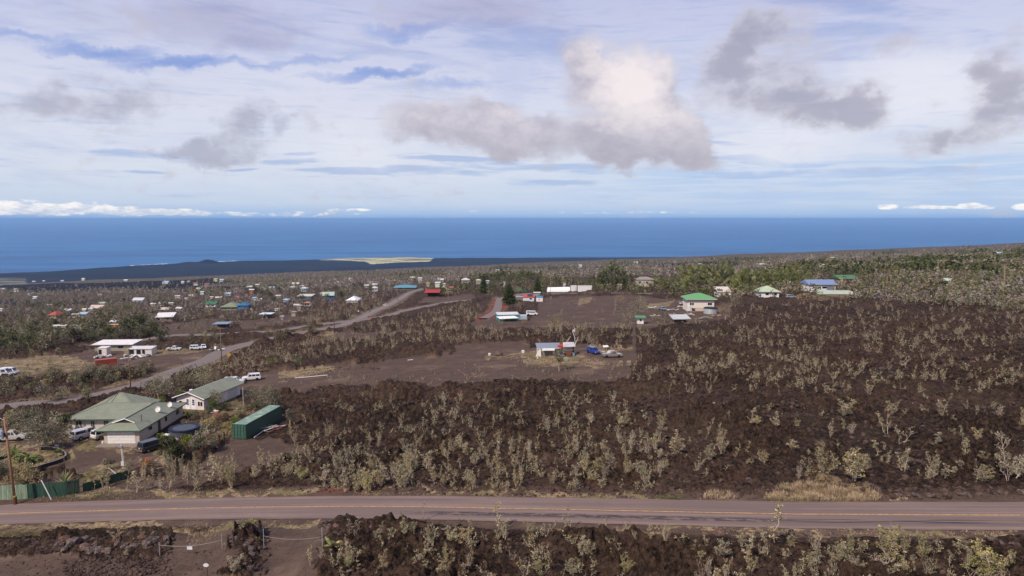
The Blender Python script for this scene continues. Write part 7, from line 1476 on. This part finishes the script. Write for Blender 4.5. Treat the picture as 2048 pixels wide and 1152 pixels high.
def trees():
    rng = np.random.RandomState(31)
    grey = ((134, 126, 98), (116, 110, 82), (152, 142, 112), (98, 96, 70)); dark = ((74, 78, 50), (90, 92, 60), (60, 64, 42), (104, 102, 70)); bright = ((92, 106, 48), (108, 118, 58), (76, 90, 42)); tan = ((156, 142, 96), (136, 126, 82), (170, 150, 100)); org = ((184, 108, 44), (196, 124, 60), (134, 108, 58), (116, 106, 60)); lime = ((122, 130, 58), (138, 142, 72), (100, 110, 48))
    def B(u, v, h, w, cols, label, name='shrub_tree', cat='tree', n=1400, lumps=9, leaf=.13, low=.22):
        p = P(u, v); s = px_scale(p); H_, W_ = h/s, w/s
        return place_plant(plant_proto(bush(int(u*7+v), H_, W_, cols, leaf*(.75+H_/14), n, lumps=lumps, low=low, wood=(140, 124, 108))), name, p, 0, (1, 1, 1), label, cat)
    # trees round the green roofed houses, one by one
    for a in [(93, 898, 96, 78, grey, 'large grey green tree above the curved planter wall', 3200, 14), (58, 872, 66, 60, grey, 'grey tree left of the big one, behind the utility pole', 2000, 10), (15, 872, 55, 50, grey, 'grey tree at the left edge behind the utility pole', 1600, 9), (130, 872, 50, 36, dark, 'dark green tree left of the silver pickup', 1400, 8), (45, 975, 50, 66, tan, 'brown olive bush behind the pale green fence', 1700, 10), (8, 960, 46, 40, grey, 'olive bush at the left edge above the pale fence', 1200, 8),
              (45, 766, 30, 40, grey, 'small round grey tree by the white truck body', 900, 7), (86, 808, 44, 46, grey, 'grey tree beside the left road, above the yard', 1300, 8), (178, 803, 40, 28, grey, 'narrow grey tree left of the short pale pole', 1000, 7), (125, 800, 36, 34, grey, 'grey tree between two others along the left road', 1000, 7), (318, 804, 62, 64, grey, 'broad grey tree behind the green roofs', 2400, 12), (412, 774, 46, 70, grey, 'broad grey tree between the road and the second house', 2400, 12), (372, 782, 38, 44, grey, 'grey tree left of the broad one behind the second house', 1300, 8), (212, 758, 34, 30, grey, 'slim grey tree beyond the left road below the red container', 900, 7), (236, 752, 36, 34, grey, 'olive tree beyond the left road, right of the slim grey one', 900, 7), (160, 762, 30, 34, grey, 'low olive tree beyond the left road near the picture edge side', 800, 7),
              (545, 826, 56, 54, grey, 'broad olive tree behind the green container', 2200, 12), (508, 822, 48, 42, grey, 'olive tree left of the broad one behind the container', 1500, 9), (530, 800, 28, 40, grey, 'low olive tree behind the container trees', 900, 7), (580, 850, 38, 30, grey, 'grey bush right of the far end of the container', 900, 7), (430, 815, 36, 46, grey, 'grey green tree in front of the long green roof', 1500, 9), (428, 822, 23, 25, bright, 'round bright green bush before the second house', 1300, 6), (451, 822, 24, 24, dark, 'dark green bush right of the round bright one', 900, 6), (338, 932, 66, 44, dark, 'dark green tree right of the dark grey suv', 2200, 11), (360, 925, 50, 34, grey, 'grey green tree behind the dark one in the yard', 1400, 9), (398, 908, 58, 44, grey, 'tall grey green bush left of the yard gate', 1700, 10), (425, 905, 40, 30, grey, 'grey bush right beside the yard gate posts', 1000, 7), (374, 895, 30, 26, lime, 'bright green palm like bush below the covered pool', 1000, 6), (320, 888, 26, 20, lime, 'yellow green bush at the corner of the dark suv', 700, 6), (352, 905, 26, 34, dark, 'low dark bush below the crumpled tarp', 800, 6),
              (296, 931, 16, 28, org, 'orange flowering bush left of the dark yard tree', 700, 6), (408, 878, 14, 24, org, 'orange flowering bush left of the gate posts', 600, 6), (435, 838, 14, 22, org, 'yellow orange bush in the garden below the second house', 600, 6), (480, 828, 16, 30, tan, 'tan garden bush right of the dark green bush', 700, 6), (420, 850, 16, 36, tan, 'tan green garden bush above the slanting white pole', 800, 6), (455, 862, 16, 36, tan, 'low tan bush between the pole and the container', 700, 6), (390, 836, 16, 26, tan, 'olive garden bush right of the house corner', 600, 6), (470, 845, 14, 22, lime, 'yellow green garden bush behind the container', 500, 5), (318, 808, 16, 38, lime, 'low bright green palm clump behind the big roof', 800, 6), (262, 796, 14, 30, dark, 'dark palm like shrub peeping over the big roof', 700, 5), (116, 912, 14, 18, bright, 'bright green plants inside the curved planter wall', 500, 4), (50, 968, 14, 34, tan, 'low tan bush at the planter wall foot', 500, 5),
              (218, 941, 26, 22, grey, 'sparse grey shrub left of the meter post', 500, 6), (1112, 655, 28, 40, tan, 'round olive tree in the middle of the upper lot', 1000, 8), (1278, 638, 48, 44, grey, 'olive tree left of the tiny green roofed shed', 1400, 10), (1250, 645, 34, 40, grey, 'olive bush left of the taller one by the tiny shed', 1000, 8), (1328, 646, 28, 30, dark, 'dark bush between the tiny shed and the tin lean-to', 800, 7), (1312, 640, 20, 24, bright, 'bright green plants in the yard of the green roofed house', 500, 6), (1290, 622, 14, 30, bright, 'bright green hedge plants left of the silver blue car', 500, 6), (1240, 606, 16, 30, tan, 'tan grassy bush at the top of the upper lot', 500, 6), (1450, 640, 38, 30, grey, 'grey tree right of the round water tank', 900, 8), (1470, 620, 30, 34, grey, 'grey tree behind the water tank near the torn white roof', 900, 8), (1003, 650, 14, 20, grey, 'small bush before the tilted white awning', 400, 5), (1045, 648, 18, 26, tan, 'tan bush right of the tilted white awning', 500, 6), (1058, 600, 8, 12, bright, 'bright green bush before the coral red roof', 300, 4), (1087, 591, 9, 10, lime, 'lime green bush behind the sun emblem shed', 300, 4), (1118, 742, 50, 24, grey, 'slender tree standing before the hut', 900, 7), (1040, 622, 26, 26, grey, 'grey tree below the coral red roof', 700, 7), (545, 735, 22, 22, lime, 'green bush above the lot left of the white pipe', 700, 6), (600, 734, 24, 26, bright, 'round green bush at the upper left edge of the lot', 700, 7)]:
        B(a[0], a[1], a[2], a[3], a[4], a[5], n=a[6], lumps=a[7], name='garden_bush' if a[2] < 30 else 'shrub_tree', cat='bush' if a[2] < 30 else 'tree')
    # palms, agave
    for u, v, hpx, L, l in ((363, 812, 26, 1.3, 'small palm on a thin trunk before the second house'), (377, 842, 16, 1.0, 'small palm at the right corner of the big house'), (125, 872, 34, 1.8, 'dark palm behind the silver pickup'), (56, 925, 8, 2.6, 'wide arching palm inside the curved planter wall'), (30, 925, 20, 1.8, 'palm with drooping fronds left of the arching one')):
        p = P(u, v); s = px_scale(p); place_plant(plant_proto(palm(u, hpx/s, L, 15, droop=1. if L < 2 else 1.3)), 'palm', p, 0, (1, 1, 1), l, 'palm')
    p = P(129, 967); place_plant(plant_proto(agave(3, 1.9, 30, h=1.3), 'stem', 'leaves'), 'agave', p, 0, (1, 1, 1), 'spiky pale agave behind the dark green fence', 'agave')
    p = P(512, 1085); place_plant(plant_proto(agave(4, .8, 40, cols=((150, 144, 90), (166, 156, 100), (124, 126, 74))), 'stem', 'leaves'), 'fern_clump', p, 0, (1, 1, 1), 'yellow green ferny clump at the foot of the dark block', 'fern')
    p = P(664, 1095); place_plant(plant_proto(palm(77, .1, 1.1, 12, ((150, 144, 86), (132, 132, 74), (164, 152, 98)), droop=.8, wid=.25), 'stem', 'leaves'), 'fern_clump', p, 0, (1, 1, 1), 'yellow green fern right of the plain chain gate', 'fern')
    # pines
    for u, v, h, w, l, d in ((967, 586, 40, 20, 'lone dark pine left of the drive, on the ridge', 1), (1018, 608, 44, 32, 'broad dark pine beside the paved drive', 2.4), (1075, 590, 40, 20, 'dark pine behind the coral red roofed cabin', 1.2), (1993, 560, 25, 9, 'narrow dark green pine at the right', 1.4), (1912, 549, 13, 9, 'small dark pine left of the narrow one at the right', 1), (1891, 505, 11, 5, 'small pine on the far right skyline', 1), (1859, 505, 8, 14, 'flat topped tree on the far right skyline', 1), (1686, 512, 6, 5, 'small dark pine on the skyline beyond the light blue roof', 1), (849, 584, 10, 5, 'thin dark pine between the turquoise and red roofs', 1), (649, 590, 8, 4, 'thin dark pine left of the pale green roofed blue house', 1)):
        p = P(u, v); s = px_scale(p); H_ = h/s; place_plant(plant_proto(norfolk(u, H_, w/s, dense=d*(2 if h > 20 else .8))), 'pine_tree', p, 0, (1, 1, 1), l, 'pine')
    # ironwoods: five models, copied
    dki = [plant_proto(ironwood(90+i, 16, 4.6, n=1500, cols=((88, 98, 54), (104, 112, 66), (72, 82, 46), (118, 122, 76)))) for i in range(2)]
    iw = [plant_proto(ironwood(60+i, 16, 7.5 if i % 2 else 6, n=2000)) for i in range(5)]; iws = []
    spots = [(1228, 576, 54), (1216, 574, 44), (1240, 577, 44), (1206, 575, 36), (1252, 575, 34), (1196, 572, 26), (1262, 574, 36), (1272, 572, 30), (1316, 576, 30), (1330, 578, 32), (1306, 572, 26), (1344, 580, 34), (1358, 584, 40), (1372, 588, 42)]
    for i in range(64): u = 1368+i*4.0+rng.uniform(-3, 3); spots.append((u, 588+rng.uniform(-9, 7) if (1464 < u < 1508) else 574+rng.uniform(-5, 4), rng.uniform(38, 62) if u < 1500 else rng.uniform(28, 46)))
    spots += [(1222, 578, 60), (1234, 579, 56), (1212, 578, 52), (1246, 578, 50), (1200, 576, 40), (1228, 572, 58), (1206, 573, 44)]
    for i in range(26): u = rng.uniform(1380, 1600); spots.append((u, rng.uniform(560, 574), rng.uniform(20, 36)))
    for u, v in ((1120, 573), (1133, 571), (1146, 569), (1158, 571), (1005, 585), (990, 583), (1086, 580), (1094, 577), (1110, 568), (1180, 570), (1188, 568), (980, 578)): spots.append((u, v, rng.uniform(16, 28)))
    for i in range(36): u = rng.uniform(1650, 2048); spots.append((u, rng.uniform(545, 575), rng.uniform(13, 22)))
    used = set()
    for u, v, h in spots:
        p = P(u, v); s = px_scale(p); H_ = h/s; k = H_/16
        e = place_plant(dki[rng.randint(2)] if 1185 < u < 1275 or 960 < u < 1185 else iw[rng.randint(5)], 'ironwood_tree', p, rng.uniform(0, 6.28), (k*1.05, k*1.05, k), None, 'ironwood tree', 'feathery green ironwood trees on the ridge'); iws.append((e, u, v, h))
    tall = sorted(iws, key=lambda q: -q[3])
    for e, u, v, h in iws:
        sz = 'tall' if h > 42 else ('mid height' if h > 28 else 'low')
        if u < 1190: reg = 'by the white tunnel and containers'
        elif u < 1285: reg = 'in the clump beside the tan kiosk'
        elif u < 1365: reg = 'between the tan kiosk and the bright green roof'
        elif u < 1450: reg = 'right behind the bright green roofed house'
        elif u < 1620: reg = 'in the dense row right of the bright green roof' if v > 576 else 'at the back of the dense row'
        else: reg = 'beyond the light blue roofed house'
        e['label'] = '%s feathery green ironwood %s' % (sz, reg)
    tall[0][0]['label'] = 'tallest ironwood of all, rising above the others on the ridge'
    # dark wood at the left, and the scattered bushes of the left lots: ten models copied
    bk = [plant_proto(bush(500+i, 5, 5.5, dark if i < 4 else (grey if i < 7 else tan), .3, 420, lumps=9)) for i in range(9)]
    def sow(poly, n, h0, h1, kinds, label, group, nm='scrub_tree', kc=1.):
        uv = in_px(poly, int(n*1.4), rng); w = hit(uv[:, 0], uv[:, 1]); w = w[clear_of(w, kc, 1.5, rng)][:n]; c = 0
        for q in w:
            H_ = rng.uniform(h0, h1); px = (q[0]/q[1]); lab = label; sz = 'tall' if H_ > h0+.7*(h1-h0) else ('low' if H_ < h0+.3*(h1-h0) else 'middling')
            place_plant(bk[kinds[rng.randint(len(kinds))]], nm, tuple(q), rng.uniform(0, 6.3), (H_/5*rng.uniform(.8, 1.2),)*2+(H_/5,), '%s %s' % (sz, label), 'tree', group)
    sow([(-20, 668), (100, 655), (180, 662), (330, 640), (345, 690), (265, 682), (180, 686), (150, 700), (-20, 712)], 88, 4, 8, (0, 1, 2, 3, 0, 5), 'dark green tree in the wood beyond the long white roof', 'dark trees of the left wood')
    sow([(-20, 765), (120, 750), (300, 745), (380, 725), (420, 735), (330, 790), (200, 800), (-20, 808)], 30, 2, 4.5, (4, 5, 6, 7), 'grey bush along the left road and its verge', 'grey bushes by the left road')
    sow([(-20, 590), (200, 590), (380, 610), (200, 640), (-20, 630)], 26, 4, 7, (0, 1, 4, 5), 'olive tree among the far houses at the left', 'far olive trees at the left')
    sow([(480, 575), (760, 572), (740, 600), (500, 610)], 26, 5, 9, (0, 1, 2, 5), 'dark tree among the white far houses', 'far dark trees in the middle')
    sow([(330, 650), (560, 640), (650, 655), (560, 690), (440, 690), (350, 692)], 26, 2, 4.5, (4, 5, 6, 8), 'olive bush on the lava around the narrow road', 'bushes by the narrow road')
    sow([(1650, 570), (2048, 560), (2048, 600), (1720, 590)], 34, 3, 6.5, (0, 1, 5, 6, 7), 'olive tree right of the light blue roofed house', 'olive trees at the right')
def grasses():
    rng = np.random.RandomState(77); Q, Cc = [], []
    dry = ((208, 176, 128), (224, 194, 148), (186, 156, 108), (164, 144, 94)); grn = ((132, 128, 74), (150, 142, 88), (112, 114, 62))
    def area(poly, n, h, cols, nb=7, w=.02, sp=.35):
        uv = in_px(poly, n, rng); W_ = hit(uv[:, 0], uv[:, 1]); rd, _ = road_d(W_[:, 0], W_[:, 1]); W_ = W_[rd > .15]
        cl = perlin(W_[:, 0]/2.5, W_[:, 1]/2.5, 61)+.5*perlin(W_[:, 0]/.8, W_[:, 1]/.8, 62); W_ = W_[cl > -.25]
        q, c = tufts(W_, h, cols, rng, nb, w, sp); Q.append(q); Cc.append(c)
    area([(1525, 997), (1560, 975), (1620, 966), (1700, 976), (1758, 992), (1755, 1002), (1560, 1003)], 1900, .5, dry, 9, .02, .8); area([(1530, 1003), (1750, 1003), (1740, 996), (1540, 996)], 260, .3, grn, 8)
    area([(1415, 985), (1465, 985), (1470, 999), (1400, 999)], 130, .5, dry, 9); area([(1305, 991), (1370, 990), (1375, 999), (1310, 999)], 200, .2, grn, 8); area([(1780, 996), (1815, 994), (1815, 1001), (1780, 1003)], 60, .25, dry)
    area([(700, 984), (1300, 988), (1300, 999), (700, 993)], 700, .12, dry, 6, .018); area([(60, 985), (420, 978), (640, 982), (640, 994), (300, 998), (60, 1008)], 800, .24, dry+grn, 6); area([(100, 990), (240, 985), (240, 998), (100, 1004)], 150, .3, grn, 8)
    area([(0, 1055), (640, 1042), (640, 1054), (330, 1062), (0, 1085)], 620, .14, dry, 6); area([(380, 1055), (450, 1050), (450, 1090), (370, 1092)], 90, .25, dry, 7); area([(1300, 1050), (2048, 1064), (2048, 1078), (1300, 1060)], 620, .12, dry, 6)
    area([(900, 965), (1010, 965), (1010, 980), (900, 980)], 60, .5, dry, 9); area([(150, 945), (240, 928), (262, 948), (180, 972), (120, 962)], 420, .2, grn, 7); area([(95, 872), (300, 872), (305, 900), (255, 905), (130, 905), (92, 898)], 340, .12, grn+dry, 6)
    area([(-10, 922), (60, 918), (128, 915), (70, 938), (-10, 950)], 260, .2, grn, 7); area([(370, 830), (465, 835), (470, 868), (400, 895), (340, 880)], 900, .45, dry+grn, 6, .03, .4)
    area([(990, 712), (1100, 700), (1160, 715), (1240, 722), (1240, 732), (1040, 728)], 420, .4, dry, 6, .04); area([(1170, 688), (1240, 690), (1255, 702), (1200, 700)], 160, .5, dry, 6, .05); area([(500, 775), (560, 755), (960, 725), (1240, 735), (1240, 765), (700, 780)], 120, .3, dry, 6, .03)
    area([(560, 742), (690, 735), (690, 745), (560, 758)], 160, .35, dry, 6, .04); area([(610, 668), (690, 664), (690, 674), (610, 676)], 120, .6, dry, 6, .06); area([(1590, 592), (1720, 592), (1800, 600), (1600, 604)], 260, .5, dry, 5, .08)
    area([(265, 698), (440, 692), (445, 699), (270, 714)], 240, .3, grn, 5, .06); area([(-10, 722), (120, 715), (200, 728), (120, 748), (-10, 760)], 320, .35, dry+grn, 5, .06); area([(560, 960), (1340, 975), (2048, 970), (2048, 800), (1340, 820), (560, 800)], 500, .3, dry, 5, .03)
    area([(640, 1075), (2048, 1100), (2048, 1152), (640, 1152)], 500, .3, dry+grn, 5, .02)
    q = np.concatenate(Q).reshape(-1, 3); v = Veg(); v.lv = [np.concatenate(Q)]; v.lc = [np.concatenate(Cc)]; o = ob('dry_grass', v.crown('dry_grass'), M_LEAF); tag(o, 'dry tan and green grass along the verges and lots', None, None, 'stuff')
def label_shrubs():
    used = set(); LAND.clear()
    for u, v, d in ((1640, 985, 'the tan grass mound'), (515, 860, 'the green container'), (2048, 900, 'the right edge'), (382, 1075, 'the signed chain gate'), (590, 1075, 'the plain chain gate'), (245, 920, 'the meter post'), (1024, 1140, 'the bottom edge'), (2048, 1130, 'the lower right corner'), (1340, 995, 'the small green grass patch'), (1450, 1040, 'the dark skid marks'), (1550, 1060, 'the lone shrub overlapping the road'), (720, 1060, 'the big red-brown mound'), (480, 1080, 'the mound between the driveways'), (1105, 700, 'the hut'), (257, 950, 'the dark fence strip'), (444, 890, 'the yard gate posts')): lm(u, v, d)
    fams = {0: 'slender', 1: 'bushy', 2: 'nearly bare', 3: 'yellow green leafy'}; cnt = {}
    for e, w, H_, W_, k, nm in SHRUBS:
        cp, sp = math.cos(PITCH), math.sin(PITCH); dz = w[1]*cp-w[2]*sp; u = 1024+FOC*w[0]/dz; v = 576-FOC*(w[2]*cp+w[1]*sp)/dz
        size = 'tall' if H_ > 3.4 else ('mid sized' if H_ > 2.1 else ('small' if H_ > 1.3 else 'very small'))
        head = '%s %s shrub' % (size, fams[k])
        if nm == 'thicket' or (nm == 'below' and H_ < 1.7):
            pl = ('at the back' if v < 860 else ('in the middle' if v < 930 else 'at the front'))+' of the thicket, '+('nearest the green container' if u < 700 else ('above the red-brown mound' if u < 860 else ('below the tarped machine' if u < 1040 else ('below the hut' if u < 1180 else 'nearest the grass mound'))));  e['label'] = '%s %s' % (head, pl if nm == 'thicket' else 'among the many on the lava below the road'); e['group'] = 'shrubs of the thicket above the road' if nm == 'thicket' else 'shrubs on the lava below the road'
        else:
            e['label'] = where(u, v-12, used, head); e['group'] = 'ohia shrubs on the lava'
near_left(); foreground(); mid_center(); mid_left(); far_houses(); poles_signs()
build_land(); build_sea(); build_surf(); build_roads(); build_haze()
rubble(); scatter_ohia(); scatter_far(); trees(); grasses(); label_shrubs()
